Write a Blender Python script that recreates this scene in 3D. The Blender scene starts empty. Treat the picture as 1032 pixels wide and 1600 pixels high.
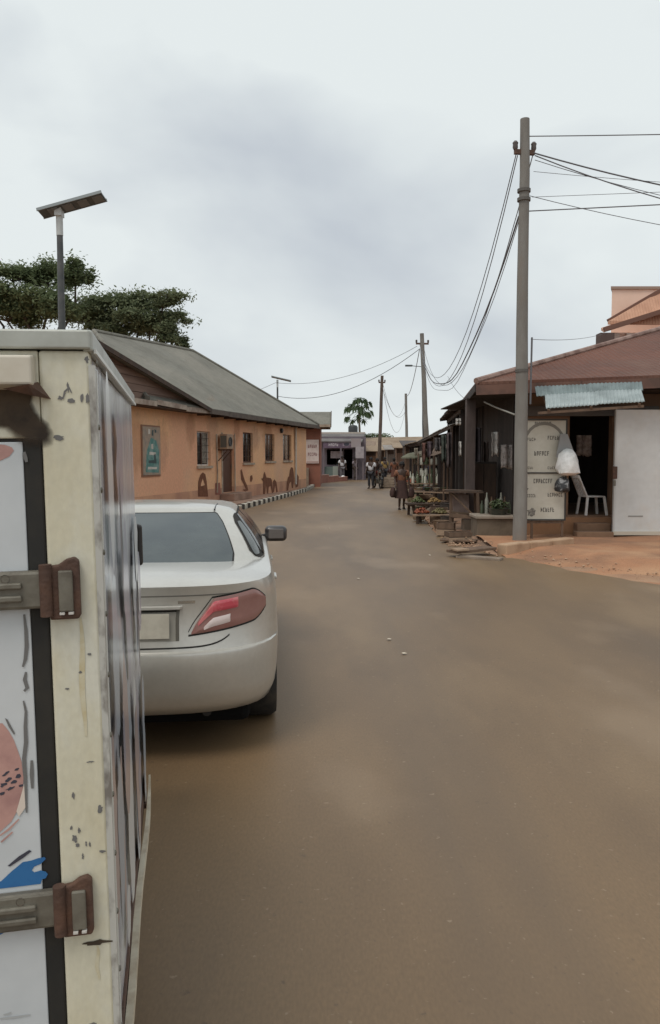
import bpy, bmesh, math, random
from mathutils import Vector, Matrix
random.seed(7)
S = bpy.context.scene
R = math.radians
# ---------------------------------------------------------------- camera
FPX, CX, CY, CAMH = 1250.0, 516.0, 800.0, 1.85
PITCH = math.atan((800-712)/FPX)
cam_data = bpy.data.cameras.new('camera')
cam = bpy.data.objects.new('camera', cam_data); S.collection.objects.link(cam)
cam_data.sensor_fit = 'VERTICAL'; cam_data.sensor_height = 36.0; cam_data.sensor_width = 36.0
cam_data.lens = 36.0*FPX/1600.0
cam_data.clip_start = 0.05; cam_data.clip_end = 3000
cam.location = (0, 0, CAMH); cam.rotation_euler = (math.pi/2-PITCH, 0, 0)
S.camera = cam
# ---------------------------------------------------------------- sky
W = bpy.data.worlds.new('World'); S.world = W; W.use_nodes = True
nt = W.node_tree; nt.nodes.clear(); L = nt.links
SUN_EL, SUN_AZ = R(62), R(215)      # azimuth clockwise from +Y (behind the camera, to the left)
sky = nt.nodes.new('ShaderNodeTexSky'); sky.sky_type = 'NISHITA'; sky.sun_disc = False
sky.sun_elevation = SUN_EL; sky.sun_rotation = SUN_AZ; sky.air_density = 1.0; sky.dust_density = 4.0
tc = nt.nodes.new('ShaderNodeTexCoord')
mp = nt.nodes.new('ShaderNodeMapping'); mp.inputs['Scale'].default_value = (1.0, 1.0, 1.9); mp.inputs['Location'].default_value = (2.37, 1.11, 1.22)
nz = nt.nodes.new('ShaderNodeTexNoise'); nz.inputs['Scale'].default_value = 2.3; nz.inputs['Detail'].default_value = 5; nz.inputs['Roughness'].default_value = 0.46; nz.inputs['Distortion'].default_value = 0.25
L.new(tc.outputs['Generated'], mp.inputs['Vector']); L.new(mp.outputs['Vector'], nz.inputs['Vector'])
cr = nt.nodes.new('ShaderNodeValToRGB')
cr.color_ramp.elements[0].position = 0.29; cr.color_ramp.elements[0].color = (0.52, 0.565, 0.615, 1)
cr.color_ramp.elements[1].position = 0.56; cr.color_ramp.elements[1].color = (0.765, 0.815, 0.818, 1)
L.new(nz.outputs['Fac'], cr.inputs['Fac'])
bg1 = nt.nodes.new('ShaderNodeBackground'); bg1.inputs['Strength'].default_value = 0.06; L.new(sky.outputs['Color'], bg1.inputs['Color'])
bg2 = nt.nodes.new('ShaderNodeBackground'); bg2.inputs['Strength'].default_value = 1.0; L.new(cr.outputs['Color'], bg2.inputs['Color'])
mx = nt.nodes.new('ShaderNodeMixShader'); mx.inputs['Fac'].default_value = 0.93
L.new(bg1.outputs[0], mx.inputs[1]); L.new(bg2.outputs[0], mx.inputs[2])
wo = nt.nodes.new('ShaderNodeOutputWorld'); L.new(mx.outputs[0], wo.inputs['Surface'])
# ---------------------------------------------------------------- sun behind the overcast
sd = bpy.data.lights.new('sun', 'SUN'); sd.energy = 1.3; sd.angle = R(25); sd.color = (1.0, 0.95, 0.88)
sun = bpy.data.objects.new('sun', sd); S.collection.objects.link(sun)
sdir = Vector((math.sin(SUN_AZ)*math.cos(SUN_EL), math.cos(SUN_AZ)*math.cos(SUN_EL), math.sin(SUN_EL)))
sun.rotation_euler = (-sdir).to_track_quat('-Z', 'Y').to_euler(); sun.location = (0, -5, 30)
# ---------------------------------------------------------------- exposure
S.view_settings.view_transform = 'Standard'; S.view_settings.look = 'None'
S.view_settings.exposure = 0.12; S.view_settings.gamma = 1.0; S.view_settings.use_curve_mapping = False
S.cycles.max_bounces = 6

# ================================================================ helpers
COL = S.collection
def P(px, py, Y):
    """point of the place that lies at depth Y on the line of sight of pixel px, py of the photograph"""
    a = (px-CX)/FPX; b = (CY-py)/FPX; c, s = math.cos(PITCH), math.sin(PITCH)
    d = Vector((a, c+b*s, -s+b*c)); d *= Y/d.y
    return Vector((d.x, d.y, CAMH+d.z))
def G(px, py, z=0.0):
    a = (px-CX)/FPX; b = (CY-py)/FPX; c, s = math.cos(PITCH), math.sin(PITCH)
    d = Vector((a, c+b*s, -s+b*c)); d *= (z-CAMH)/d.z
    return Vector((d.x, d.y, z))

MATS = {}
def mat(name, col, rough=0.8, col2=None, scale=3.0, fac=(0.45, 0.65), metal=0.0, bump=0.0, bscale=40.0, stretch=(1, 1, 1),
        spec=0.5, detail=6, grain=0.0, grain_scale=120.0, alpha=None, trans=0.0, coat=0.0, wave=None, col3=None, scale3=0.6, fac3=(0.5, 0.7), bdist=0.02):
    if name in MATS: return MATS[name]
    m = bpy.data.materials.new(name); m.use_nodes = True
    n = m.node_tree; ln = n.links; b = n.nodes['Principled BSDF']
    b.inputs['Roughness'].default_value = rough; b.inputs['Metallic'].default_value = metal
    b.inputs['Specular IOR Level'].default_value = spec
    b.inputs['Base Color'].default_value = (*col, 1)
    if coat: b.inputs['Coat Weight'].default_value = coat; b.inputs['Coat Roughness'].default_value = 0.08
    if trans: b.inputs['Transmission Weight'].default_value = trans
    t = n.nodes.new('ShaderNodeTexCoord'); mpn = n.nodes.new('ShaderNodeMapping'); mpn.inputs['Scale'].default_value = stretch
    ln.new(t.outputs['Object'], mpn.inputs['Vector'])
    cur = None
    def mixc(prev, c2, sc, f):
        z = n.nodes.new('ShaderNodeTexNoise'); z.inputs['Scale'].default_value = sc; z.inputs['Detail'].default_value = detail; z.inputs['Roughness'].default_value = 0.6
        ln.new(mpn.outputs['Vector'], z.inputs['Vector'])
        r = n.nodes.new('ShaderNodeMapRange'); r.inputs['From Min'].default_value = f[0]; r.inputs['From Max'].default_value = f[1]
        ln.new(z.outputs['Fac'], r.inputs['Value'])
        x = n.nodes.new('ShaderNodeMix'); x.data_type = 'RGBA'
        ln.new(r.outputs['Result'], x.inputs['Factor'])
        if prev is None: x.inputs['A'].default_value = (*col, 1)
        else: ln.new(prev, x.inputs['A'])
        x.inputs['B'].default_value = (*c2, 1)
        return x.outputs['Result']
    if col2: cur = mixc(cur, col2, scale, fac)
    if col3: cur = mixc(cur, col3, scale3, fac3)
    if grain:
        z = n.nodes.new('ShaderNodeTexNoise'); z.inputs['Scale'].default_value = grain_scale; z.inputs['Detail'].default_value = 2
        ln.new(mpn.outputs['Vector'], z.inputs['Vector'])
        r = n.nodes.new('ShaderNodeMapRange'); r.inputs['From Min'].default_value = 0.3; r.inputs['From Max'].default_value = 0.7
        r.inputs['To Min'].default_value = 1-grain; r.inputs['To Max'].default_value = 1+grain
        ln.new(z.outputs['Fac'], r.inputs['Value'])
        x = n.nodes.new('ShaderNodeMix'); x.data_type = 'RGBA'; x.blend_type = 'MULTIPLY'; x.inputs['Factor'].default_value = 1
        if cur is None: x.inputs['A'].default_value = (*col, 1)
        else: ln.new(cur, x.inputs['A'])
        ln.new(r.outputs['Result'], x.inputs['B']); cur = x.outputs['Result']
    if cur is not None: ln.new(cur, b.inputs['Base Color'])
    if bump:
        bp = n.nodes.new('ShaderNodeBump'); bp.inputs['Strength'].default_value = bump; bp.inputs['Distance'].default_value = bdist
        if wave:
            z = n.nodes.new('ShaderNodeTexWave'); z.inputs['Scale'].default_value = wave[1]; z.bands_direction = wave[0]; z.inputs['Distortion'].default_value = 0.0
            ln.new(t.outputs['Object'], z.inputs['Vector'])
        else:
            z = n.nodes.new('ShaderNodeTexNoise'); z.inputs['Scale'].default_value = bscale; z.inputs['Detail'].default_value = 4
            ln.new(mpn.outputs['Vector'], z.inputs['Vector'])
        ln.new(z.outputs['Fac'], bp.inputs['Height']); ln.new(bp.outputs['Normal'], b.inputs['Normal'])
    MATS[name] = m
    return m

def leafmat(name, c, c2):
    if name in MATS: return MATS[name]
    m = mat(name, c, 0.7, c2, 0.9, (0.38, 0.62), spec=0.25); n = m.node_tree; b = n.nodes['Principled BSDF']; out = n.nodes['Material Output']
    t = n.nodes.new('ShaderNodeBsdfTranslucent'); x = n.nodes.new('ShaderNodeMixShader'); x.inputs['Fac'].default_value = 0.4
    n.links.new(b.inputs['Base Color'].links[0].from_socket, t.inputs['Color']); n.links.new(b.outputs[0], x.inputs[1]); n.links.new(t.outputs[0], x.inputs[2]); n.links.new(x.outputs[0], out.inputs['Surface'])
    return m
def softmat(name, c, c2, sc=14.0, amt=1.0):
    """a stain whose edge breaks up: the mesh carries a 'fade' value, noise eats into it"""
    if name in MATS: return MATS[name]
    m = mat(name, c, 0.9, c2, sc, (0.35, 0.65)); n = m.node_tree; b = n.nodes['Principled BSDF']
    a = n.nodes.new('ShaderNodeAttribute'); a.attribute_name = 'fade'; t = n.nodes.new('ShaderNodeTexCoord')
    z = n.nodes.new('ShaderNodeTexNoise'); z.inputs['Scale'].default_value = sc*2; z.inputs['Detail'].default_value = 5; n.links.new(t.outputs['Object'], z.inputs['Vector'])
    ad = n.nodes.new('ShaderNodeMath'); ad.operation = 'ADD'; n.links.new(a.outputs['Fac'], ad.inputs[0]); n.links.new(z.outputs['Fac'], ad.inputs[1])
    r = n.nodes.new('ShaderNodeMapRange'); r.inputs['From Min'].default_value = 0.62; r.inputs['From Max'].default_value = 1.45; r.inputs['To Max'].default_value = amt; n.links.new(ad.outputs[0], r.inputs['Value']); n.links.new(r.outputs['Result'], b.inputs['Alpha'])
    return m
def soft_patch(pts, y, name, m, par, grow=1.3):
    """pts: outline (x, z) on a plane of constant y"""
    n = len(pts); cx = sum(p[0] for p in pts)/n; cz = sum(p[1] for p in pts)/n
    vs = [(cx, y, cz)]+[(cx+(p[0]-cx)*.75, y, cz+(p[1]-cz)*.75) for p in pts]+[(cx+(p[0]-cx)*grow, y, cz+(p[1]-cz)*grow) for p in pts]
    fs = [(0, 1+i, 1+(i+1) % n) for i in range(n)]+[(1+i, 1+n+i, 1+n+(i+1) % n, 1+(i+1) % n) for i in range(n)]
    me = bpy.data.meshes.new(name); me.from_pydata(vs, [], fs); at = me.attributes.new('fade', 'FLOAT', 'POINT')
    for i in range(len(vs)): at.data[i].value = 0.0 if i > n else 1.0
    me.materials.append(m); o = bpy.data.objects.new(name, me); COL.objects.link(o); o.parent = par; return o
def tag(o, label=None, cat=None, group=None, kind=None):
    if label: o['label'] = label
    if cat: o['category'] = cat
    if group: o['group'] = group
    if kind: o['kind'] = kind
    return o
def empty(name, loc=(0, 0, 0), rz=0.0, label=None, cat=None, group=None):
    o = bpy.data.objects.new(name, None); COL.objects.link(o); o.empty_display_size = 0.2
    o.location = loc; o.rotation_euler = (0, 0, rz)
    return tag(o, label, cat, group)
def copy_tree(o, parent=None):
    c = o.copy(); COL.objects.link(c); c.parent = parent
    for ch in list(o.children): copy_tree(ch, c)
    return c

class MB:
    def __init__(s): s.v = []; s.f = []
    def add(s, vs, fs):
        k = len(s.v); s.v += [tuple(v) for v in vs]; s.f += [tuple(i+k for i in f) for f in fs]; return s
    def box(s, x0, x1, y0, y1, z0, z1, m=None):
        vs = [Vector((x, y, z)) for z in (z0, z1) for y in (y0, y1) for x in (x0, x1)]
        if m is not None: vs = [m @ v for v in vs]
        return s.add(vs, [(0, 2, 3, 1), (4, 5, 7, 6), (0, 1, 5, 4), (2, 6, 7, 3), (0, 4, 6, 2), (1, 3, 7, 5)])
    def bar(s, a, b, w, h=None, up=(0, 0, 1)):
        a = Vector(a); b = Vector(b); h = h or w
        d = (b-a).normalized(); u = Vector(up)
        if abs(d.dot(u)) > 0.98: u = Vector((0, 1, 0))
        x = d.cross(u).normalized(); z = x.cross(d)
        vs = [p+x*i*w/2+z*j*h/2 for p in (a, b) for i, j in ((-1, -1), (1, -1), (1, 1), (-1, 1))]
        return s.add(vs, [(0, 1, 2, 3), (7, 6, 5, 4), (0, 4, 5, 1), (1, 5, 6, 2), (2, 6, 7, 3), (3, 7, 4, 0)])
    def tube(s, pts, rad, n=8, caps=True):
        pts = [Vector(p) for p in pts]; k = len(pts)
        rr = rad if isinstance(rad, (list, tuple)) else [rad]*k
        vs = []
        px = None
        for i, p in enumerate(pts):
            d = (pts[min(i+1, k-1)]-pts[max(i-1, 0)]).normalized()
            if px is None:
                u = Vector((0, 0, 1)) if abs(d.z) < 0.9 else Vector((1, 0, 0))
                px = d.cross(u).normalized()
            else:
                px = (px-d*px.dot(d)).normalized()
            pz = px.cross(d)
            for j in range(n):
                a = 2*math.pi*j/n; vs.append(p+(px*math.cos(a)+pz*math.sin(a))*rr[i])
        fs = [(i*n+j, i*n+(j+1) % n, (i+1)*n+(j+1) % n, (i+1)*n+j) for i in range(k-1) for j in range(n)]
        if caps: fs += [tuple(range(n-1, -1, -1)), tuple(range((k-1)*n, k*n))]
        return s.add(vs, fs)
    def lathe(s, prof, n=20, m=None, caps=False):
        vs = []
        for r, z in prof:
            for j in range(n):
                a = 2*math.pi*j/n; v = Vector((r*math.cos(a), r*math.sin(a), z)); vs.append(m @ v if m is not None else v)
        k = len(prof)
        fs = [(i*n+j, i*n+(j+1) % n, (i+1)*n+(j+1) % n, (i+1)*n+j) for i in range(k-1) for j in range(n)]
        if caps: fs += [tuple(range(n-1, -1, -1)), tuple(range((k-1)*n, k*n))]
        return s.add(vs, fs)
    def prism(s, poly, a, b):
        """poly: points; a, b: functions or offsets giving both sides"""
        n = len(poly); vs = [a(p) for p in poly]+[b(p) for p in poly]
        return s.add(vs, [tuple(range(n)), tuple(range(2*n-1, n-1, -1))]+[(i, i+n, (i+1) % n+n, (i+1) % n) for i in range(n)])
    def mesh(s, name):
        me = bpy.data.meshes.new(name); me.from_pydata(s.v, [], s.f); me.validate()
        bm = bmesh.new(); bm.from_mesh(me); bmesh.ops.recalc_face_normals(bm, faces=bm.faces); bm.to_mesh(me); bm.free()
        return me
    def build(s, name, m, parent=None, smooth=False, bevel=0.0, label=None, seg=2):
        me = s.mesh(name)
        if bevel:
            bm = bmesh.new(); bm.from_mesh(me)
            bmesh.ops.bevel(bm, geom=[e for e in bm.edges if len(e.link_faces) == 2 and e.calc_face_angle(0) > 0.5], offset=bevel, segments=seg, affect='EDGES', profile=0.5)
            bm.to_mesh(me); bm.free()
        if smooth:
            me.shade_smooth()
            try: me.set_sharp_from_angle(angle=R(40))
            except Exception: pass
        me.materials.append(m)
        o = bpy.data.objects.new(name, me); COL.objects.link(o); o.parent = parent
        if label: o['label'] = label
        return o
def box(name, x0, x1, y0, y1, z0, z1, m, parent=None, bevel=0.0, label=None, mtx=None):
    return MB().box(x0, x1, y0, y1, z0, z1, mtx).build(name, m, parent, bevel=bevel, label=label)
def jig(a): return random.uniform(-a, a)

def leaf_cloud(mb, c, rx, ry, rz, n, size, rr, flat_=0.6):
    for _ in range(n):
        while True:
            v = Vector((rr.uniform(-1, 1), rr.uniform(-1, 1), rr.uniform(-1, 1)))
            l = v.length
            if 0.35 < l <= 1: break
        p = Vector((c[0]+v.x*rx, c[1]+v.y*ry, c[2]+v.z*rz))
        s_ = size*rr.uniform(0.6, 1.3)
        nrm = Vector((rr.gauss(0, .6), rr.gauss(0, .6), 1)).normalized(); t = nrm.cross(Vector((rr.uniform(-1, 1), rr.uniform(-1, 1), .1))).normalized(); b = nrm.cross(t)
        mb.add([p-t*s_, p-b*s_*.42, p+t*s_, p+b*s_*.42+nrm*s_*.15], [(0, 1, 2, 3)])

# ================================================================ materials of the setting
M_road = mat('asphalt_dusty', (0.194, 0.124, 0.065), 0.52, (0.130, 0.083, 0.046), 0.30, (0.40, 0.60), bump=0.12, bscale=110, bdist=0.004, grain=0.09, grain_scale=90, col3=(0.225, 0.150, 0.082), scale3=0.5, fac3=(0.50, 0.72), spec=0.5, stretch=(1, 0.35, 1))
# wheel-worn streaks, darker patched areas and pale dust
def road_wear():
    n = M_road.node_tree; ln = n.links; b = n.nodes['Principled BSDF']; src = b.inputs['Base Color'].links[0].from_socket
    t = n.nodes.new('ShaderNodeTexCoord')
    for (sc, st, f, c, k) in ((0.9, (1, 0.10, 1), (0.52, 0.74), (0.115, 0.080, 0.052), 0.65), (0.5, (1, 0.6, 1), (0.57, 0.66), (0.27, 0.19, 0.12), 0.45), (26.0, (1, 1, 1), (0.66, 0.72), (0.33, 0.25, 0.17), 0.5), (21.0, (1, 1, 1), (0.67, 0.74), (0.06, 0.045, 0.035), 0.5)):
        m = n.nodes.new('ShaderNodeMapping'); m.inputs['Scale'].default_value = st; m.inputs['Location'].default_value = (sc, 3.1, 0); ln.new(t.outputs['Object'], m.inputs['Vector'])
        z = n.nodes.new('ShaderNodeTexNoise'); z.inputs['Scale'].default_value = sc; z.inputs['Detail'].default_value = 7; ln.new(m.outputs['Vector'], z.inputs['Vector'])
        r = n.nodes.new('ShaderNodeMapRange'); r.inputs['From Min'].default_value = f[0]; r.inputs['From Max'].default_value = f[1]; r.inputs['To Max'].default_value = k; ln.new(z.outputs['Fac'], r.inputs['Value'])
        x = n.nodes.new('ShaderNodeMix'); x.data_type = 'RGBA'; ln.new(r.outputs['Result'], x.inputs['Factor']); ln.new(src, x.inputs['A']); x.inputs['B'].default_value = (*c, 1); src = x.outputs['Result']
    ln.new(src, b.inputs['Base Color'])
road_wear()
M_dirt = mat('laterite_dirt', (0.34, 0.185, 0.105), 0.95, (0.25, 0.15, 0.095), 0.8, (0.42, 0.62), bump=0.6, bscale=14, bdist=0.03, grain=0.16, grain_scale=50, col3=(0.42, 0.27, 0.17), scale3=0.35, fac3=(0.5, 0.68))
M_conc = mat('old_concrete', (0.30, 0.235, 0.18), 0.9, (0.19, 0.145, 0.11), 2.2, (0.4, 0.65), bump=0.4, bscale=30, bdist=0.01, grain=0.12)
# ================================================================ ground and road
def grid_sheet(x0, x1, y0, y1, step, zf):
    m = MB(); nx = int((x1-x0)/step); ny = int((y1-y0)/step)
    vs = [Vector((x0+(x1-x0)*i/nx, y0+(y1-y0)*j/ny, 0)) for j in range(ny+1) for i in range(nx+1)]
    for v in vs: v.z = zf(v.x, v.y)
    m.add(vs, [(j*(nx+1)+i, j*(nx+1)+i+1, (j+1)*(nx+1)+i+1, (j+1)*(nx+1)+i) for j in range(ny) for i in range(nx)])
    return m
g = MB(); g.add([(-900, -60, -0.02), (900, -60, -0.02), (900, 1500, -0.02), (-900, 1500, -0.02)], [(0, 1, 2, 3)])
tag(g.build('ground', M_dirt), kind='structure')
# left and right edges of the carriageway
left_edge = [(-9.0, -25), (-6.3, 0), (-4.6, 14), (-2.98, 27.6), (-2.05, 34.5), (-1.25, 41), (-0.9, 47), (-0.8, 56), (-0.6, 64), (0.0, 90)]
right_edge = [(60, -25), (60, -2), (22, 3.0), (9.0, 8.2), (5.6, 10.6), (4.65, 11.5), (3.9, 12.9), (3.15, 14.8), (2.62, 16.4), (2.55, 19), (2.75, 23), (3.05, 28), (3.35, 34), (3.75, 41), (4.0, 50), (4.2, 64), (4.6, 90)]
def rough_line(pts, step=0.35, amp=0.05):
    out = []
    for (a, b) in zip(pts, pts[1:]):
        a = Vector((*a, 0)); b = Vector((*b, 0)); n = max(1, int((b-a).length/step))
        for i in range(n):
            p = a.lerp(b, i/n); out.append(Vector((p.x+jig(amp), p.y+jig(amp), 0)))
    out.append(Vector((*pts[-1], 0))); return out
le = rough_line(left_edge, 1.0, 0.0); re_ = rough_line(right_edge, 0.3, 0.06)
poly = le+re_[::-1]
bm = bmesh.new(); vs = [bm.verts.new((p.x, p.y, 0.0)) for p in poly]; f = bm.faces.new(vs)
bmesh.ops.triangulate(bm, faces=[f])
# a crumbling edge with real thickness
bot = [bm.verts.new((p.x+0.02, p.y, -0.022)) for p in poly]
for i in range(len(poly)):
    j = (i+1) % len(poly); bm.faces.new((vs[i], vs[j], bot[j], bot[i]))
me = bpy.data.meshes.new('road'); bmesh.ops.recalc_face_normals(bm, faces=bm.faces); bm.to_mesh(me); bm.free(); me.materials.append(M_road)
road = bpy.data.objects.new('road', me); COL.objects.link(road); tag(road, kind='structure')
# lighter dirt apron in front of the corner shop, slightly heaped
def apron_z(x, y):
    d = min(1.0, max(0.0, (y-10.4-(5.6-x)*1.15)/3.0)) if x < 9 else min(1.0, max(0.0, (y-8.4)/3.0))
    return -0.03+0.13*d*d+0.012*math.sin(3.1*x+1.7*y)+0.012*math.sin(5.3*y-2.1*x)
M_apron = mat('orange_laterite', (0.385, 0.19, 0.10), 0.95, (0.26, 0.138, 0.08), 0.9, (0.42, 0.64), bump=0.6, bscale=18, bdist=0.03, grain=0.15, grain_scale=60, col3=(0.44, 0.25, 0.14), scale3=0.5, fac3=(0.5, 0.66))
a = grid_sheet(3.2, 15, 8.0, 17.6, 0.2, apron_z)
tag(a.build('dirt_apron', M_apron, smooth=True), kind='structure')
# verge of heaped dirt along the stalls
def verge_z(x, y):
    e = 2.6+max(0, y-17)*0.046
    d = min(1.0, max(0.0, (x-e)/0.9))
    return -0.03+0.09*d+0.015*math.sin(4*x+2.2*y)+0.012*math.sin(7*y+x)
tag(grid_sheet(2.45, 6.4, 16.2, 52, 0.22, verge_z).build('dirt_verge', mat('verge_dirt', (0.30, 0.175, 0.11), 0.95, (0.20, 0.13, 0.09), 1.4, (0.4, 0.6), bump=0.6, bscale=16, bdist=0.03, grain=0.18, grain_scale=40), smooth=True), kind='structure')
# loose grit along the edges
gm = MB(); rg = random.Random(3)
for i in range(1300):
    k = rg.random()
    if k < 0.8:
        t = rg.uniform(0, 1); y = 16.3+t*t*24; x = 2.55+(y-16.4)*0.042+abs(rg.gauss(0, 0.3))-0.12
    else:
        t = rg.uniform(0, 1); x = 2.6+t*3.2; y = 16.4-(x-2.6)*1.85+rg.gauss(0.15, 0.5)
    r = 0.006+0.03*rg.random()**3; z = 0.005 if k < 0.8 else 0.0
    z = max(z, verge_z(x, y) if k < 0.8 else apron_z(x, y))
    p = [Vector((rg.uniform(-1, 1), rg.uniform(-1, 1), rg.uniform(-0.6, 0.8))).normalized()*r*rg.uniform(0.7, 1.2) for _ in range(1)]
    o = Vector((x, y, z+r*0.4)); a1 = rg.uniform(0, 6.28)
    vs = [o+Vector((math.cos(a1+q*1.57)*r, math.sin(a1+q*1.57)*r*rg.uniform(.6, 1), rg.uniform(-.2, .3)*r)) for q in range(4)]+[o+Vector((0, 0, r*0.8)), o-Vector((0, 0, r*0.7))]
    gm.add(vs, [(0, 1, 4), (1, 2, 4), (2, 3, 4), (3, 0, 4), (1, 0, 5), (2, 1, 5), (3, 2, 5), (0, 3, 5)])
tag(gm.build('grit', mat('grit', (0.36, 0.22, 0.14), 0.9, (0.44, 0.31, 0.21), 6)), 'loose grit and pebbles scattered along the broken road edge', 'gravel', kind='stuff')
# ================================================================ box truck at the left
M_cream = mat('cream_paint', (0.65, 0.615, 0.48), 0.5, (0.58, 0.52, 0.36), 2.6, (0.46, 0.75), stretch=(2, 2, 1.2), bump=0.12, bscale=60, bdist=0.004, grain=0.05, grain_scale=40, col3=(0.67, 0.65, 0.55), scale3=2.0, fac3=(0.5, 0.6))
M_trim = mat('galvanised_trim', (0.44, 0.45, 0.41), 0.45, (0.34, 0.34, 0.30), 9, (0.4, 0.7), metal=0.25, bump=0.1, bscale=50, bdist=0.004)
M_door = mat('door_print_white', (0.60, 0.62, 0.63), 0.42, (0.52, 0.55, 0.57), 3, (0.4, 0.7), grain=0.03, grain_scale=15, bump=0.05, bscale=8, bdist=0.01)
M_rubber = mat('black_rubber', (0.018, 0.017, 0.015), 0.75, (0.03, 0.026, 0.02), 8)
M_rust = mat('rusty_bracket', (0.075, 0.04, 0.028), 0.75, (0.13, 0.065, 0.04), 20, (0.4, 0.7), bump=0.5, bscale=70, bdist=0.006)
M_steel = mat('hinge_steel', (0.20, 0.185, 0.15), 0.5, (0.11, 0.095, 0.075), 14, (0.4, 0.7), metal=0.35, bump=0.3, bscale=50, bdist=0.004)
# glossy printed side: vertical smears of grey, lilac and white
M_side = mat('glossy_side_print', (0.62, 0.63, 0.65), 0.16, (0.46, 0.45, 0.49), 3.2, (0.42, 0.60), stretch=(1, 5, 0.55), bump=0.06, bscale=3, bdist=0.02, spec=0.6, col3=(0.66, 0.68, 0.70), scale3=5.0, fac3=(0.55, 0.64))
M_pink = mat('print_pink', (0.52, 0.30, 0.26), 0.45, (0.40, 0.22, 0.20), 12)
M_blue = mat('print_blue', (0.03, 0.15, 0.36), 0.45, (0.02, 0.10, 0.28), 12)
M_ink = mat('print_ink', (0.05, 0.05, 0.07), 0.5)
M_scratch = mat('scratch_grey', (0.16, 0.155, 0.15), 0.6)
M_soot = mat('soot_stain', (0.10, 0.07, 0.042), 0.9, (0.045, 0.032, 0.022), 9, (0.35, 0.65))
M_tyre = mat('tyre', (0.02, 0.019, 0.018), 0.85, (0.05, 0.042, 0.033), 9)
M_black = mat('black_plastic', (0.022, 0.02, 0.02), 0.45)
M_glassd = mat('dark_glass', (0.02, 0.025, 0.03), 0.06, spec=0.6)

T = empty('box_truck', (-0.418, 1.53, 0), R(11.0), 'battered white box truck with cream posts and rusty door hinges at the left edge', 'truck')
T.rotation_euler = (0, R(-1.0), R(11.0))
BW, BL, Z0, Z1 = 1.46, 1.62, 0.565, 2.075
# cargo box walls: x from -BW to 0, y from 0 (rear) forward
side = MB()
sx = 0.0
rows, cols = 14, 30
vs = []
for j in range(rows+1):
    for i in range(cols+1):
        y = 0.012+(BL-0.02)*i/cols; z = Z0+0.03+(Z1-Z0-0.063)*j/rows
        dent = 0.0022*math.sin(5*y+1.2)*math.sin(4.2*z)+0.0008*math.sin(15*y+2*z)
        vs.append((-0.006+dent, y, z))
side.add(vs, [(j*(cols+1)+i, j*(cols+1)+i+1, (j+1)*(cols+1)+i+1, (j+1)*(cols+1)+i) for j in range(rows) for i in range(cols)])
side.add([(-0.03, 0.012, Z0+0.03), (-0.03, BL, Z0+0.03), (-0.03, BL, Z1-0.033), (-0.03, 0.012, Z1-0.033)], [(0, 1, 2, 3)])
side.build('side_panel', M_side, T, smooth=True, label='glossy printed side of the cargo box')
box('side_panel', -BW-0.002, -BW+0.03, 0.012, BL, Z0+0.03, Z1-0.05, M_side, T)
box('front_panel', -BW+0.03, -0.03, BL-0.03, BL-0.002, Z0, Z1-0.05, M_cream, T)
box('floor', -BW+0.03, -0.03, 0.05, BL-0.03, Z0-0.05, Z0+0.02, M_rust, T)
# roof with folded metal edges
box('roof', -BW-0.004, 0.004, 0.0, BL, Z1-0.02, Z1+0.004, M_trim, T, bevel=0.004)
box('top_edge_rail', -BW-0.012, 0.003, -0.012, 0.0, Z1-0.026, Z1+0.010, M_trim, T, bevel=0.004, label='grey folded metal strip along the top rear edge')
rail = MB().box(-0.012, 0.007, -0.006, BL+0.004, Z1-0.030, Z1+0.011)
rail.build('side_edge_rail', M_trim, T, bevel=0.005)
MB().box(0.0075, 0.012, 0.004, BL, Z1-0.032, Z1-0.024).build('edge_lip', mat('pale_edge', (0.62, 0.62, 0.58), 0.4), T)
# print and scuffs on the glossy side
rs = random.Random(8)
M_sp = [mat('side_white', (0.72, 0.73, 0.73), 0.2), mat('side_violet', (0.42, 0.40, 0.46), 0.2), mat('side_dark', (0.16, 0.15, 0.16), 0.35), mat('side_rose', (0.52, 0.42, 0.40), 0.2), mat('side_steel', (0.46, 0.50, 0.55), 0.2)]
def side_streak(y, z, w, h, m, k):
    n = 12; pts = []
    for i in range(n):
        a = 2*math.pi*i/n; q = 1+rs.uniform(-.3, .3); pts.append((0.0030+k*.00012, y+math.cos(a)*w*q, z+math.sin(a)*h*(1+rs.uniform(-.12, .12))))
    mb = MB(); mb.add(pts+[(0.0030+k*.00012, y, z)], [(i, (i+1) % n, n) for i in range(n)]); mb.build('side_print', m, T)
for k in range(34):
    q = rs.choice([0, 0, 0, 1, 1, 2, 2, 3, 4, 4]); z = Z0+.12+rs.random()**1.3*1.2
    side_streak(.1+1.45*rs.random(), z, rs.uniform(.012, .05) if q == 2 else rs.uniform(.03, .13), rs.uniform(.05, .26), M_sp[q], k)
for k in range(12):   # rivets along the edge of the side panel
    z = Z0+0.12+k*0.122; MB().lathe([(0, .004), (.005, .003), (.006, 0)], 8, Matrix.Translation((0.0085, 0.034, z)) @ Matrix.Rotation(R(90), 4, 'Y')).build('rivet', M_steel, T)
# rear corner post
post = MB().box(-0.092, -0.001, 0.0, 0.05, Z0-0.02, Z1-0.027)
post.build('corner_post', M_cream, T, bevel=0.006, label='cream painted corner post with rust runs')
MB().box(-BW+0.001, -BW+0.092, 0.0, 0.05, Z0-0.02, Z1-0.027).build('corner_post', M_cream, T, bevel=0.006)
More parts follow.
